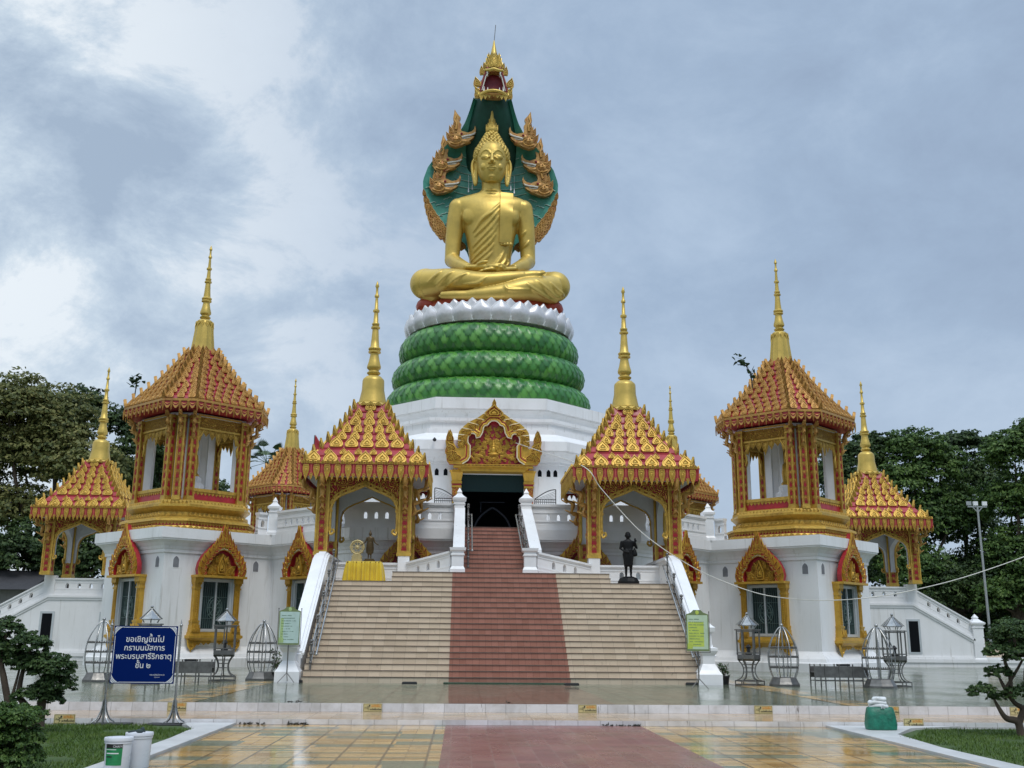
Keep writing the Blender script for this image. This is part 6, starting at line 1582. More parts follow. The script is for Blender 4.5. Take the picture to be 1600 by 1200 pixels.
# ---- table with cloth, wheel, small standing statue
tx, ty, tz = -4.87, -23.55, 3.41
tb = thing('offering_table', (tx, ty, tz), 'wooden offering table under a yellow cloth on the left stair landing', 'table')
WOOD = simple('dark_wood', (.09, .05, .025), .5)
b = MB(); b.box(-.60, .60, -.28, .28, .70, .74); part(b, 'table_top', WOOD, tb)
for i in (-1, 1):
    for j in (-1, 1): b = MB(); b.box(i*.55-.025, i*.55+.025, j*.23-.025, j*.23+.025, 0, .70); part(b, 'leg', WOOD, tb)
b = MB(); n = 420; rings = []
for k, (z, g) in enumerate(((.755, 0), (.752, .012), (.70, .03), (.5, .075), (.25, .12), (.02, .15))):
    rg = []; hx, hy_, cr = .60, .27, .06; per = [2*(hx-cr), PI/2*cr, 2*(hy_-cr), PI/2*cr]*2; tot = sum(per)
    for i in range(n):
        q = tot*i/n; sd = 0
        while q > per[sd]: q -= per[sd]; sd += 1
        sx_, sy_ = ((1, -1), (1, -1), (1, 1), (1, 1), (-1, 1), (-1, 1), (-1, -1), (-1, -1))[sd]
        if sd % 2: a = (-PI/2, 0, PI/2, PI)[sd//2]+q/cr; nx_, ny_ = math.cos(a), math.sin(a); x, y_ = sx_*(hx-cr)+cr*nx_, sy_*(hy_-cr)+cr*ny_
        else: nx_, ny_ = ((0, -1), (1, 0), (0, 1), (-1, 0))[sd//2]; x, y_ = (-(hx-cr)+q, -hy_) if sd == 0 else (hx, -(hy_-cr)+q) if sd == 2 else ((hx-cr)-q, hy_) if sd == 4 else (-hx, (hy_-cr)-q)
        w_ = tot*i/n/tot*2*PI
        f = (math.sin(34*w_)+.45*math.sin(55*w_+1)+.3*math.sin(21*w_))*.026*min(1, g/.06)
        rg.append((x+nx_*(g*.95+f), y_+ny_*(g*.8+f), z+(.012*math.sin(6*w_) if k == 5 else 0)))
    rings.append(rg)
b.loft(rings, 0, False, False); b.add([(x, y_, z) for x, y_, z in rings[0]], [tuple(range(n))])
YC = M('yellow_satin', .5, 0, (.62, .42, .008)); YC.b.inputs['Sheen Weight'].default_value = .3
YC.col(YC.ramp(YC.noise(3, 4), [(.3, (.50, .33, .004)), (.7, (.68, .48, .012))]))
o = b.build('tablecloth', YC.mat, None, 60); o.location = (tx, ty, tz); tag(o, 'pleated yellow satin cloth hanging over the table on the left landing', 'tablecloth')
BRZ = m_gold('dull_bronze', (.085, .055, .022), .35, .5, 4, .4, 10, .2); PG = m_gold('pale_gilt', (.50, .40, .19), .45, .4, 4, .4, 12, .3)
wh = thing('dharma_wheel', (-5.15, ty, tz+.757), 'pale gilt eight spoked wheel on a stepped stand, on the yellow cloth', 'wheel')
b = MB(); 
for w_, z0, z1 in ((.19, 0, .10), (.17, .101, .16), (.19, .161, .20), (.15, .201, .26)): b.box(-w_, w_, -.09, .09, z0, z1)
part(b, 'stand', PG, wh); b = MB(); zc = .51
for r, q in ((.235, .032), (.18, .016)): b.tube([(r*math.cos(t), 0, zc+r*math.sin(t)) for t in [2*PI*i/32 for i in range(33)]], q, 8)
for i in range(8):
    a = i*PI/4; c, s = math.cos(a), math.sin(a); b.tube([(.05*c, 0, zc+.05*s), (.12*c, 0, zc+.12*s), (.23*c, 0, zc+.23*s)], [.022, .014, .024], 6); b.ball((.262*c, 0, zc+.262*s), .024, 0, 6, 4)
b.ball((0, 0, zc), (.06, .04, .06)); part(b, 'wheel_rim', PG, wh, 60)
def figure(name, H, pose, mat, voxel, skirt, loc, lb):
    """standing robed figure fused into one body"""
    root = thing(name, loc, lb, 'statue'); b = MB(); u = H/7.6
    def E_(L_): ell(b, [(z*u, a*u, d*u, y_*u, x*u) for z, a, d, y_, x in L_], 16)
    for s in (-1, 1):
        b.tube([(s*.36*u, 0, .15*u), (s*.34*u, 0, 1.3*u), (s*.40*u, 0, 2.6*u), (s*.45*u, 0, 3.9*u)], [.15*u, .21*u, .28*u, .4*u], 12)
        b.tube([(s*.36*u, .08*u, .12*u), (s*.40*u, -.45*u, .08*u)], [.16*u, .13*u], 8)
    E_([(skirt, .62, .40, .0, 0), (2.0, .66, .42, 0, 0), (3.4, .76, .50, 0, 0), (4.0, .78, .52, 0, 0), (4.6, .66, .44, -.02, 0), (5.4, .84, .48, 0, 0), (5.95, .92, .44, 0, 0), (6.2, .5, .34, 0, 0), (6.35, .25, .25, 0, 0), (6.6, .22, .23, -.03, 0)])
    E_([(6.42, .16, .2, -.14, 0), (6.6, .32, .36, -.05, 0), (6.95, .40, .46, -.02, 0), (7.3, .38, .44, .0, 0), (7.5, .26, .3, .02, 0), (7.62, .15, .16, .02, 0)])
    b.tube([(0, -.42*u, 7.0*u), (0, -.54*u, 6.82*u), (0, -.45*u, 6.78*u)], [.05*u, .08*u, .04*u], 6)
    for s in (-1, 1): b.ball((s*.42*u, 0, 6.9*u), (.05*u, .09*u, .2*u), 0, 6, 6)
    for s in (-1, 1): b.ball((s*.86*u, 0, 5.78*u), .30*u, 0, 10, 8)
    def hand_(w0, d, fl):
        w0 = Vector(w0); d = Vector(d).normalized(); sd_ = d.cross(Vector((0, 1, 0))).normalized(); b.tube([w0, w0+d*.22*u, w0+d*.40*u], [.11*u, .17*u, .15*u], 8, 0, True, .6)
        for i in range(4): q = w0+d*.36*u+sd_*((i-1.5)*.085*u); b.tube([q, q+d*(.36, .42, .40, .32)[i]*u], [.05*u, .035*u], 6)
        q = w0+d*.14*u+sd_*fl*.16*u; b.tube([q, q+(d+sd_*fl*.6)*.26*u], [.05*u, .035*u], 6)
    for s in (-1, 1):
        P_ = pose[0 if s < 0 else 1]; b.tube([(s*.88*u, 0, 5.75*u)]+[(x*u, y_*u, z*u) for x, y_, z in P_[:2]], [.27*u, .21*u, .13*u], 10)
        hand_([q*u for q in P_[1]], P_[2], -s)
    for dx in (-.45, -.2, .05, .3, .5): b.tube([(dx*u, -.5*u, 4.6*u), (dx*.9*u, -.50*u, 3.4*u), (dx*.85*u, -.43*u, (skirt+.2)*u)], .05*u, 6)
    if skirt < 1.4: b.tube([(.5*u, -.35*u, 5.9*u), (0, -.55*u, 5.2*u), (-.55*u, -.4*u, 4.5*u)], .07*u, 6)
    bd_ = remesh(b, 'body', mat, voxel, 2, root); return root, u
bs, u = figure('standing_statue', .98, (((-1.25, .0, 4.75), (-1.85, -.15, 4.2), (-.8, -.2, -.35)), ((1.25, .0, 4.75), (1.85, -.15, 4.2), (.8, -.2, -.35))), BRZ, .010, 1.25, (-4.70, ty, tz+.757+.09), 'small bronze standing statue with spread hands on the yellow cloth table')
b = MB(); b.box(-.20, .20, -.13, .13, -.09, -.03); b.box(-.16, .16, -.11, .11, -.0299, .01); b.leaf((0, 0, .0), (1, 0, 0), (0, 0, 1), .01, .01, .001); part(b, 'plinth', BRZ, bs)
b = MB(); b.tube([(0, .0, .965), (0, .0, 1.05)], [.03, .004], 8); part(b, 'flame_finial', BRZ, bs, 60)
for s in (-1, 1):
    b = MB(); b.prism([(0, 5.5*u), (.35*u, 4.9*u), (.62*u, 3.0*u), (.5*u, 1.7*u), (0, 1.4*u)], (s*.5*u, .05, 0), (s, 0, 0), (0, 0, 1), .02*s); part(b, 'robe_edge', BRZ, bs)
BK = M('black_lacquered_bronze', .5, 0, (.006, .006, .0065), 0, .2); BK.rgh(BK.rng(BK.noise(5, 4), .3, .7, .42, .6))
ks, u = figure('standing_monk_statue', 1.62, (((-1.12, -.05, 4.75), (-.62, -.42, 4.25), (.8, -.3, -.2)), ((1.22, -.1, 4.85), (.98, -.5, 5.75), (-.05, -.05, 1.0))), BK.mat, .016, 1.75, (4.62, -23.75, 3.41+.30), 'black standing monk statue with one raised hand on the right stair landing')
b = MB(); b.loft([[(a*(math.cos(t)), d0*math.sin(t), z) for t in [2*PI*k/9+.3 for k in range(9)]] for a, d0, z in ((.34, .30, -.30), (.33, .29, -.16), (.27, .24, -.04), (.15, .14, .02))]); part(b, 'rock_base', BK.mat, ks); ks.scale = (1.18, 1.1, 1.0)
b = MB(); b.loft([[(.92*u+a*math.cos(t), -.02+a*.6*math.sin(t), z*u) for t in [2*PI*k/10 for k in range(10)]] for a, z in ((.01, 4.9), (.05, 4.5), (.085, 3.9), (.08, 3.55), (.02, 3.45))]); part(b, 'alms_bag', BK.mat, ks, 60)
# ---- potted plants by the newels
LEAFG = M('potted_leaf', .5); LEAFG.col(LEAFG.ramp(LEAFG.noise(6, 3), [(.3, (.02, .05, .012)), (.7, (.07, .12, .03))]))
for px_, py_, lb, sc in ((1133, 1069, 'small black pot with a low plant beside the right stair newel', .8), (432, 1063, 'small black pot with a spindly plant left of the mint notice', 1.0)):
    p = atZ(px_, py_, TZ); root = thing('potted_plant', tuple(p), lb, 'potted plant', 'black plant pots by the stairs')
    b = MB(); b.lathe([(.11, 0), (.14, .20), (.155, .205), (.155, .24), (.12, .24)], 18); part(b, 'pot', BLACK, root, 40)
    b = MB(); rn = random.Random(px_)
    for k in range(7):
        a = rn.uniform(0, 2*PI); h = rn.uniform(.25, .95 if sc == 1 else .45); q = Vector((math.cos(a)*.25*h, math.sin(a)*.25*h, .24+h*.8)); b.tube([(0, 0, .22), q*.6+Vector((0, 0, .1)), q], .008, 5, 1)
        for i in range(9): t = rn.uniform(.45, 1); c = q*t+Vector((rn.uniform(-.08, .08), rn.uniform(-.08, .08), rn.uniform(-.05, .08))); d = Vector((rn.uniform(-1, 1), rn.uniform(-1, 1), rn.uniform(-.2, .8))).normalized(); b.leaf(c, d.orthogonal(), d, .045, .11, .004, 0)
    part(b, 'foliage', [LEAFG.mat, WOOD], root)
# ---- cord, gates, camera, pennant, floodlight mast
CORD = simple('white_cotton_cord', (.62, .60, .54), .8)
cpx = [(806, 692, -9.8), (850, 707, -14), (912, 729, -23.7), (939, 763, -24.6), (990, 820, -25.2), (1026, 850, -25.6), (1062, 874, -26), (1110, 900, -26.4), (1180, 926, -26.8), (1237, 935.5, -27), (1300, 938, -26.8), (1373, 932, -26.4), (1443, 918.5, -26), (1513, 900, -25.5), (1600, 870, -25), (1690, 834, -24.5)]
P = [atY(*q) for q in cpx]; O = P[0].copy(); b = MB(); b.tube(crom([p-O for p in P], 6), .016, 6); o = b.build('cord', CORD, None, 60); o.location = O; tag(o, 'thin white cord sagging from the gold doorway gable towards the right trees', 'cord')
for s, cxp in ((-1, 695), (1, 852)):
    p = atY(cxp, 800, -16.9); root = thing('folding_gate', (p.x, -16.9, DZ), 'black wrought iron gate leaf with curved top %s of the dark doorway' % ('left' if s < 0 else 'right'), 'gate', 'iron gate leaves by the doorway'); b = MB()
    top = lambda t: 1.42+.42*math.cos(t*PI/2)
    xs = lambda t: s*(-.45+.9*t) if s > 0 else (.45-.9*t)*-1
    fx = lambda t: (-.45+.9*t) if s < 0 else (.45-.9*t)
    b.tube([(fx(t/12), 0, top(t/12)) for t in range(13)], .022, 5)
    for z in (.08, 1.30, 1.40): b.bar((-.45, 0, z), (.45, 0, z), .03)
    for t in (0, 1): b.bar((fx(t), 0, 0), (fx(t), 0, top(t)), .035)
    for k in range(1, 11): b.bar((fx(k/11), 0, .08), (fx(k/11), 0, 1.4), .018)
    for k in range(6): b.bar((fx(0), 0, 1.42+.07*k), (fx(.25+.13*k), 0, 1.42+.0), .012)
    part(b, 'gate_leaf', BLACK, root)
p = atY(679, 687, -9.45); root = thing('security_camera', tuple(p), 'small dark dome camera on the white drum ledge left of the doorway gable', 'camera'); b = MB(); b.ball((0, 0, 0), (.10, .10, .09)); b.box(-.03, .03, 0, .2, .06, .12); part(b, 'dome', BLACK, root, 60)
p = atY(486, 722, -12); root = thing('pennant', (p.x, -12, DZ), 'small red pennant rising behind the roof of the left landing pavilion', 'flag'); b = MB(); hz = p.z-DZ
zt = atY(493, 680, -12).z-DZ
b.tube([(.1, 0, 0), (.1, 0, zt)], .022, 6); part(b, 'flagpole', STEELM, root); b = MB(); T0 = atY(493, 679, -12)-p; T0.z = T0.z+hz; BL = atY(484, 724, -12)-p; BR_ = atY(513, 714, -12)-p; BL.z += hz; BR_.z += hz; rows = []
for k in range(9):
    t = k/8; rows.append([tuple(BL.lerp(BR_, i/6).lerp(T0, t**.75)+Vector((0, .05*math.sin(i*1.3+k)*(1-t), 0))) for i in range(7)])
b.loft(rows, 0, False, False, closed=False); part(b, 'cloth', RED, root, 60)
pa = atY(1552, 1040, 5); pt = atY(1538.5, 792, 5); root = thing('floodlight_mast', (pa.x, 5, -.03), 'tall thin steel mast with floodlights on a crossbar, before the right trees', 'light mast'); zt = pt.z+.03
GP = simple('galvanised_pole', (.36, .38, .38), .45, .5, .1); b = MB(); b.tube([(0, 0, 0), (0, 0, zt)], [.085, .06], 10); part(b, 'pole', GP, root, 60)
b = MB(); b.bar((-.62, 0, zt), (.62, 0, zt), .08); b.bar((0, 0, zt-.35), (-.35, 0, zt), .05); b.bar((0, 0, zt-.35), (.35, 0, zt), .05); part(b, 'crossbar', GP, root)
for x in (-.55, -.12, .48):
    b = MB(); b.box(x-.14, x+.14, -.08, .05, zt+.08, zt+.34); b.bar((x, 0, zt), (x, 0, zt+.1), .04); part(b, 'floodlight', SWHITE if x > -.5 else GP, root)
# low house far at the left edge
p = atY(0, 905, 16); root = thing('shed', (p.x-6, 16, -.03), 'low dark roofed shed at the far left edge beyond the side staircase', 'shed'); z1 = p.z+.3
b = MB(); b.box(-9, 8, 0, 6, 0, z1-.9); part(b, 'wall', simple('grey_blockwork', (.22, .22, .21), .8), root)
b = MB(); b.prism([(-1, z1-1.0), (7, z1-1.0), (3, z1+.5)], (-9.6, 0, 0), (0, 1, 0), (0, 0, 1), 18.2); part(b, 'roof', simple('dark_sheet_roof', (.05, .05, .055), .6), root)

# clumps of wet leaves washed against the steps
WL = simple('wet_dead_leaves', (.03, .025, .015), .5, 0, .4, 9)
for i, (px_, py_, zz_, w_, lb) in enumerate(((382, 1131, 0, .14, 'wet dark leaf clump against the lower step nearest the left kerb tip'), (410, 1131, 0, .08, 'tiny wet leaf clump left of two clumps close together at the lower step'), (455, 1131, 0, .10, 'wet leaf clump left of the larger one in the close pair at the lower step'),
        (472, 1131, 0, .13, 'wet leaf clump right in the close pair against the lower step'), (970, 1133, 0, .34, 'long dark wet leaf strip by the right corner of the maroon path'), (450, 1101, .26, .12, 'dark leaf clump on the terrace edge below the left notice board'), (795, 1102, .26, .07, 'dark chip of leaf on the terrace edge at the stair centre'))):
    p = atZ(px_, py_, zz_+.01); rn = random.Random(i); b = MB()
    for k in range(int(w_*110)):
        q = Vector((rn.uniform(-w_, w_), rn.uniform(-.03, .03), rn.uniform(.004, .022))); d = Vector((rn.uniform(-1, 1), rn.uniform(-1, 1), rn.uniform(-.1, .5))).normalized(); b.leaf(q, d.orthogonal(), d, .03, .055, .003)
    o = b.build('leaf_clump', WL); o.location = (p.x, (-41.90 if zz_ == 0 else -39.66), zz_+.004); tag(o, lb, 'leaves', 'wet leaf clumps along the steps')

# ================================================================== trees and shrubs
def foliage_mat(name, c0, c1, c2, sc=.35):
    m = M(name, .55); m.b.inputs['Specular IOR Level'].default_value = .35
    geo = m.n('ShaderNodeAttribute', attribute_name='leaf'); s = m.n('ShaderNodeSeparateColor'); m.l(geo.outputs[0], s.inputs[0])
    v = m.math('ADD', m.math('MULTIPLY', m.noise(sc, 4, .6), .65), m.math('MULTIPLY', s.outputs[0], .35))
    m.col(m.ramp(v, [(.32, c0), (.5, c1), (.70, c2)]))
    tr = m.n('ShaderNodeBsdfTranslucent'); m.l(m.b.inputs['Base Color'].links[0].from_socket, tr.inputs[0]); mx = m.n('ShaderNodeMixShader'); mx.inputs[0].default_value = .3
    out = [n for n in m.t.nodes if n.type == 'OUTPUT_MATERIAL'][0]; m.l(m.b.outputs[0], mx.inputs[1]); m.l(tr.outputs[0], mx.inputs[2]); m.l(mx.outputs[0], out.inputs[0]); return m.mat
def leaf_cloud(name, blobs, n, size, mat, parent, seed=0, clump=.34, up=.35, shell=.55):
    """leaves gathered in clumps on and inside the given ellipsoids (centre, radii)"""
    rg = np.random.default_rng(seed); vol = np.array([b[1][0]*b[1][1]+b[1][0]*b[1][2] for b in blobs], float); vol /= vol.sum(); C = []; Nn = []
    for (c, r), f in zip(blobs, vol):
        k = max(4, int(n*f/26)); d = rg.normal(size=(k, 3)); d /= np.linalg.norm(d, axis=1)[:, None]; d[:, 2] = np.where(d[:, 2] < -.35, -d[:, 2]*.6, d[:, 2])
        rad = 1-(1-shell)*rg.random(k)**1.6; cc = np.array(c)+d*rad[:, None]*np.array(r)
        cr = clump*min(r)*(.6+.8*rg.random(k))
        for p, q, dd in zip(cc, cr, d):
            m = 26; e = rg.normal(size=(m, 3)); e /= np.linalg.norm(e, axis=1)[:, None]; e[:, 2] = np.abs(e[:, 2])*.9-.25
            C.append(p+e*(q*(.55+.45*rg.random(m)))[:, None]*np.array([1, 1, .7])); Nn.append(e+dd*.5)
    C = np.concatenate(C); Nn = np.concatenate(Nn); m = len(C)
    nrm = Nn+rg.normal(0, .55, (m, 3)); nrm[:, 2] += up; nrm /= np.linalg.norm(nrm, axis=1)[:, None]
    t = rg.normal(size=(m, 3)); t -= nrm*(t*nrm).sum(1)[:, None]; t /= np.linalg.norm(t, axis=1)[:, None]; bt = np.cross(nrm, t)
    s = size*(.6+.8*rg.random(m)); L_ = s[:, None]; W_ = L_*.55
    V = np.stack([C-t*L_*.5, C+bt*W_*.5-nrm*L_*.08, C+t*L_*.5-nrm*L_*.16, C-bt*W_*.5-nrm*L_*.08], 1)
    me = bpy.data.meshes.new(name); me.vertices.add(4*m); me.vertices.foreach_set('co', V.astype(np.float32).ravel()); me.loops.add(4*m); me.loops.foreach_set('vertex_index', np.arange(4*m, dtype=np.int32))
    me.polygons.add(m); me.polygons.foreach_set('loop_start', np.arange(0, 4*m, 4, dtype=np.int32)); me.update(calc_edges=True); me.materials.append(mat)
    at = me.attributes.new('leaf', 'FLOAT_COLOR', 'POINT'); r = np.repeat(rg.random(m), 4); at.data.foreach_set('color', np.stack([r, r, r, r], 1).astype(np.float32).ravel())
    o = bpy.data.objects.new(name, me); COL.objects.link(o); o.parent = parent; return o
BARK = simple('grey_brown_bark', (.075, .055, .038), .85, 0, .3, 3, .6, 9)
FOL_A = foliage_mat('olive_foliage', (.050, .072, .022), (.14, .16, .048), (.28, .265, .09))
FOL_B = foliage_mat('deep_green_foliage', (.022, .046, .017), (.048, .090, .028), (.11, .165, .048))
FOL_C = foliage_mat('fresh_green_foliage', (.030, .066, .018), (.068, .135, .028), (.15, .235, .055))
FOL_D = foliage_mat('dark_bonsai_foliage', (.018, .044, .013), (.042, .088, .024), (.10, .16, .045), 3.)
FOL_E = foliage_mat('hedge_foliage', (.026, .060, .014), (.062, .130, .024), (.14, .22, .05), 3.)
FOLS = [FOL_A, FOL_B, FOL_C]
def tree(lb, Y, tpx, blobs, n, mat, seed, leaf=.42, grp='trees behind the temple'):
    """blobs given as they are seen: pixel x, y and radii in pixels, at depth Y"""
    g = atY(tpx, 1000, Y); root = thing('tree', (g.x, Y, -.03), lb, 'tree', grp); k = FPX/(Y-EYE.y)*1.0; rn = random.Random(seed); B = []
    for (x, y, rx, ry) in blobs:
        q = atY(x, y, Y+rn.uniform(-1.5, 1.5)); B.append(((q.x-g.x, q.y-Y, q.z+.03), (rx/k, max(rx, ry)/k*.8, ry/k)))
    leaf_cloud('crown', B, int(n*4.2), leaf*.62, mat, root, seed, .30, .5, .45)
    b = MB(); top = max(q[0][2] for q in B); zb = min(q[0][2]-q[1][2] for q in B)
    fork = max(1.8, zb*.6+1.2); b.tube([(0, 0, -.3), (.1, .05, fork*.5), (.0, 0, fork)], [.55, .40, .36], 10)
    for c, r in B:
        m_ = Vector(c)*.5+Vector((0, 0, fork*.5))+Vector((rn.uniform(-.6, .6), rn.uniform(-.6, .6), 0)); b.tube(crom([(0, 0, fork-.2), m_, Vector(c)-Vector((0, 0, r[2]*.2))], 5), [.26-.02*i for i in range(11)], 7)
    part(b, 'trunk', BARK, root, 60); return root
tree('broad olive-brown tree filling the left edge behind the left side pavilion', 22, 60, [(15, 640, 75, 60), (85, 655, 70, 55), (40, 725, 95, 60), (130, 735, 70, 50), (20, 805, 80, 50), (85, 690, 60, 50), (-50, 680, 70, 90), (-40, 800, 60, 70)], 17000, FOL_A, 1, .50)
tree('dark green tree between the left side pavilion spire and the left tower', 26, 205, [(130, 640, 38, 42), (190, 668, 42, 38), (225, 700, 40, 45), (165, 750, 60, 55), (215, 790, 50, 60), (250, 730, 30, 40)], 9000, FOL_B, 2, .46)
tree('low dark leafy tree under the left side pavilion roof', 20, 40, [(40, 870, 60, 55), (110, 850, 50, 50), (150, 890, 45, 45), (-20, 890, 50, 50), (95, 900, 50, 40), (200, 850, 40, 50)], 8000, FOL_B, 3, .44)
tree('dark tree peeping out right of the right lantern tower', 28, 1340, [(1345, 715, 38, 36), (1330, 770, 45, 50), (1375, 700, 30, 28), (1300, 740, 35, 40), (1345, 850, 45, 50)], 7000, FOL_B, 4, .46)
tree('round topped green tree right of the right side pavilion spire', 26, 1440, [(1430, 705, 52, 40), (1410, 760, 60, 50), (1470, 735, 45, 42), (1440, 820, 70, 55), (1395, 850, 50, 60), (1490, 800, 50, 50), (1430, 900, 60, 50)], 13000, FOL_C, 5, .46)
tree('green tree with a loose pale top at the centre of the right wood', 30, 1510, [(1505, 700, 50, 30), (1530, 760, 55, 55), (1505, 830, 60, 60), (1540, 900, 60, 55), (1480, 920, 50, 45)], 10000, FOL_B, 6, .46)
tree('tall dark tree at the right edge behind the floodlight mast', 22, 1590, [(1585, 715, 48, 48), (1620, 690, 45, 40), (1580, 790, 50, 55), (1630, 790, 50, 60), (1590, 870, 55, 55), (1570, 940, 50, 50), (1640, 900, 60, 70)], 13000, FOL_C, 7, .46)
tree('low dark tree beneath the right side pavilion arch', 34, 1400, [(1395, 890, 55, 50), (1450, 950, 60, 55), (1510, 970, 60, 50), (1350, 900, 50, 50), (1570, 985, 60, 45), (1330, 960, 50, 50)], 8000, FOL_B, 8, .46)
tree('dark understorey tree in front of the right wood beside the mast foot', 24, 1530, [(1480, 930, 60, 60), (1545, 930, 60, 60), (1600, 960, 60, 55), (1420, 960, 50, 50), (1520, 1000, 70, 40)], 9000, FOL_B, 10, .44)
tree('small dark tree behind the left lantern tower openings', 34, 330, [(270, 760, 40, 60), (330, 790, 30, 45), (240, 800, 30, 40)], 3600, FOL_B, 9, .46)
# palm behind the left pavilions
p = atY(412, 800, 30); root = thing('palm_tree', (p.x, 30, -.03), 'fan palm peeping between the left lantern tower and the far lantern tower', 'tree'); tz = atY(410, 722, 30).z; b = MB(); b.tube([(0, 0, -.2), (.1, 0, tz*.5), (0, 0, tz)], [.22, .18, .16], 10); part(b, 'trunk', BARK, root, 60)
b = MB(); rn = random.Random(4)
for k in range(26):
    a = rn.uniform(0, 2*PI); e = rn.uniform(-.4, 1.2); d = Vector((math.cos(a)*math.cos(e), math.sin(a)*math.cos(e), math.sin(e))); L_ = rn.uniform(.9, 1.5); c = Vector((0, 0, tz))+d*L_; b.tube([(0, 0, tz), c], .02, 4); sd_ = d.orthogonal().normalized(); sd_ = Vector((-math.sin(a), math.cos(a), 0))
    for j in range(13):
        t = (j-6)/6*1.25; v = d*math.cos(t)+sd_*math.sin(t); w_ = v.cross(d.cross(sd_)).normalized()*.05; tip = c+v*(.95-.2*abs(t))-Vector((0, 0, .12)); b.add([c-w_*.4, c+v*.5+w_, tip, c+v*.5-w_], [(0, 1, 2, 3)])
part(b, 'fronds', LEAFG.mat, root)
# saplings rooted on the tower roofs
def sapling(pts, Y, lb, tips, seed, sz=.30):
    P = [atY(x, y, Y) for x, y in pts]; root = thing('sapling', tuple(P[0]), lb, 'plant', 'saplings sprouting on the tower roofs'); b = MB(); b.tube(crom([q-P[0] for q in P], 5), [.035-.0015*i for i in range((len(P)-1)*5+1)], 5); part(b, 'stem', BARK, root, 60); rn = random.Random(seed); b = MB()
    for (x, y, n, r) in tips:
        c = atY(x, y, Y)-P[0]
        for i in range(n):
            d = Vector((rn.uniform(-1, 1), rn.uniform(-1, 1), rn.uniform(-.8, .6))).normalized(); q = c+Vector((rn.uniform(-r, r), rn.uniform(-r, r), rn.uniform(-r, r))); n_ = d.cross(Vector((rn.uniform(-1, 1), rn.uniform(-1, 1), 1))).normalized(); b.leaf(q, n_, d, sz*rn.uniform(.5, .9), sz*rn.uniform(.8, 1.2), .01)
    part(b, 'leaves', FOL_D, root)
sapling([(207, 643), (211, 615), (214, 596)], -14.2, 'slender sapling with a few dark leaves beside the left tower roof', [(211, 596, 9, .22), (217, 600, 7, .2), (213, 588, 6, .15), (206, 602, 4, .15)], 1, .24)
sapling([(1176, 606), (1172, 582), (1160, 565)], -15.0, 'leaning twig with dark leaves growing from the right tower roof', [(1152, 560, 10, .22), (1162, 566, 8, .2), (1175, 583, 9, .18), (1168, 571, 3, .12)], 2, .24)
# cloud-pruned bonsai trees
def bonsai(name, lb, foot, Yd, pads, limbs, n, mat, seed, leaf=.05):
    g = atZ(*foot, 0.02); root = thing(name, tuple(g), lb, 'tree', 'cloud pruned bonsai trees on the lawns'); k = FPX/((g.y-EYE.y))*1.0
    def W(x, y, d=0): q = atY(x, y, g.y+d); return q-g
    for i, (x, y, rx, ry, d) in enumerate(pads):
        c = W(x, y, d); leaf_cloud('leaf_pad', [(tuple(c), (rx/k, rx/k*.85, ry/k))], n*4*rx*ry//1400, leaf*.95, mat, root, seed+i, .26, .5, .62)
    b = MB()
    for L_ in limbs:
        P = [W(x, y, d) for x, y, d, r in L_]; rr = [r for *_, r in L_]; C_ = crom(P, 5); R_ = [rr[min(len(rr)-1, i//5)]*(1-(i % 5)/5)+rr[min(len(rr)-1, i//5+1)]*((i % 5)/5) for i in range(len(C_))]; b.tube(C_, R_, 8)
    part(b, 'trunk', BARK, root, 60)
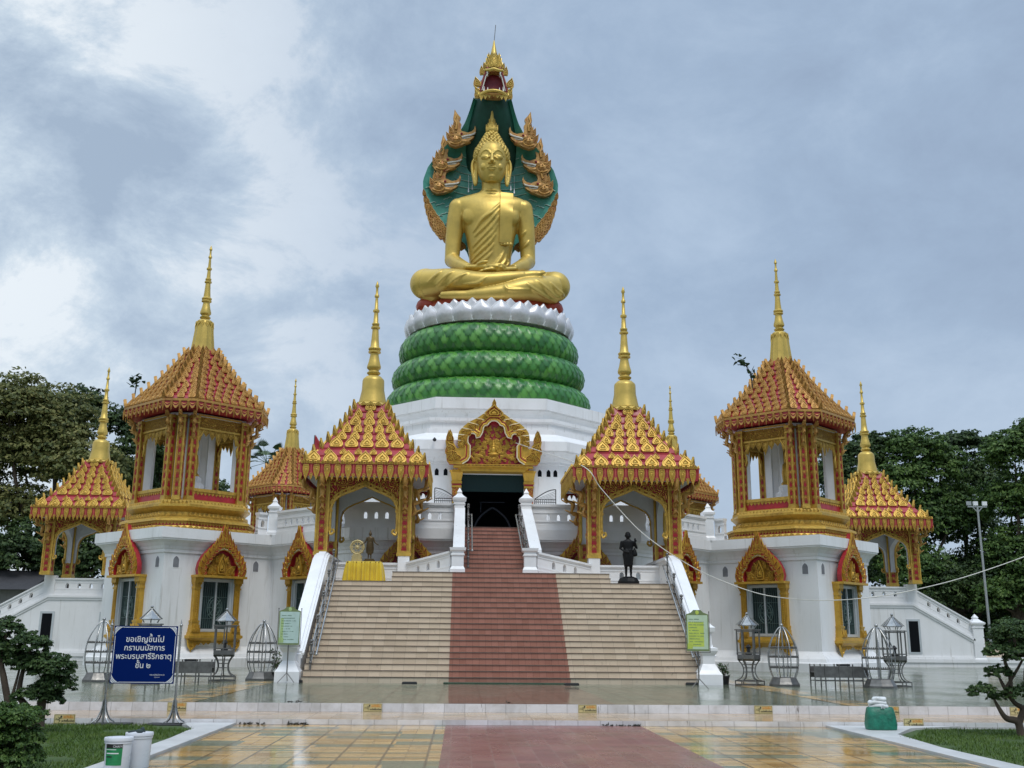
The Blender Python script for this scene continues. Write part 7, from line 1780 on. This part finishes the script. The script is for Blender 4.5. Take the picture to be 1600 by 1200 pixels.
bonsai('bonsai_tree', 'cloud pruned bonsai on the right lawn with twisted trunk and separate leaf pads', (1594, 1150), 0,
       [(1580, 990, 34, 24, .0), (1560, 1018, 22, 17, -.1), (1598, 1025, 30, 22, -.15), (1559, 1052, 23, 14, .05), (1535, 1082, 22, 16, -.05), (1562, 1090, 22, 10, .1), (1592, 1085, 26, 14, -.1), (1620, 1000, 26, 22, .1), (1625, 1070, 25, 18, .1)],
       [[(1596, 1152, 0, .07), (1590, 1128, 0, .065), (1572, 1122, 0, .05), (1560, 1105, 0, .035), (1553, 1092, 0, .02)], [(1592, 1130, 0, .06), (1598, 1108, .02, .05), (1585, 1098, 0, .04), (1570, 1075, 0, .035), (1561, 1058, 0, .02)], [(1580, 1085, 0, .035), (1578, 1055, 0, .035), (1570, 1030, 0, .03), (1578, 1000, 0, .02)], [(1596, 1120, 0, .05), (1606, 1095, .05, .04), (1602, 1050, 0, .03), (1612, 1010, 0, .02)], [(1570, 1078, 0, .03), (1590, 1045, 0, .025), (1598, 1030, 0, .02)]], 2300, FOL_D, 20)
bonsai('bonsai_tree', 'dense clipped bonsai on the left lawn left of the blue sign', (58, 1146), 0,
       [(12, 985, 24, 20, .0), (48, 1010, 28, 22, -.1), (80, 1045, 34, 24, -.1), (88, 1070, 28, 22, .0), (68, 1085, 26, 18, .0), (40, 1090, 24, 13, -.2), (22, 1030, 22, 22, .1), (-5, 1015, 24, 26, .0), (80, 1095, 18, 14, .0), (50, 1040, 30, 20, .1)],
       [[(60, 1150, 0, .09), (62, 1125, 0, .085), (66, 1095, 0, .07), (74, 1060, 0, .04)], [(52, 1148, 0, .06), (45, 1110, 0, .055), (30, 1085, .05, .05), (38, 1040, 0, .03), (48, 1015, 0, .02)], [(14, 1105, .05, .06), (6, 1060, .0, .055), (2, 1030, 0, .04), (10, 990, 0, .02)], [(14, 1105, .05, .05), (30, 1140, .05, .07), (52, 1148, 0, .07)], [(18, 1092, 0, .03), (28, 1055, 0, .02), (34, 1030, 0, .015)]], 2600, FOL_D, 40)
p = atZ(8, 1210, .02); root = thing('clipped_hedge', tuple(p), 'clipped green hedge block in the bottom left corner of the lawn', 'hedge')
B = []
for i in range(4):
    for j in range(3):
        for k in range(3): B.append(((-.55+.22*i+.02*j, -.2+.22*j, .16+.22*k+(.03 if i < 3 else 0)), (.17, .17, .15)))
leaf_cloud('foliage', B, 60000, .040, FOL_E, root, 77, .42, .5, .7)
b = MB()
for i in range(4): b.tube([(-.5+.22*i, 0, 0), (-.5+.22*i, .02, .6)], .03, 6)
part(b, 'stems', BARK, root)
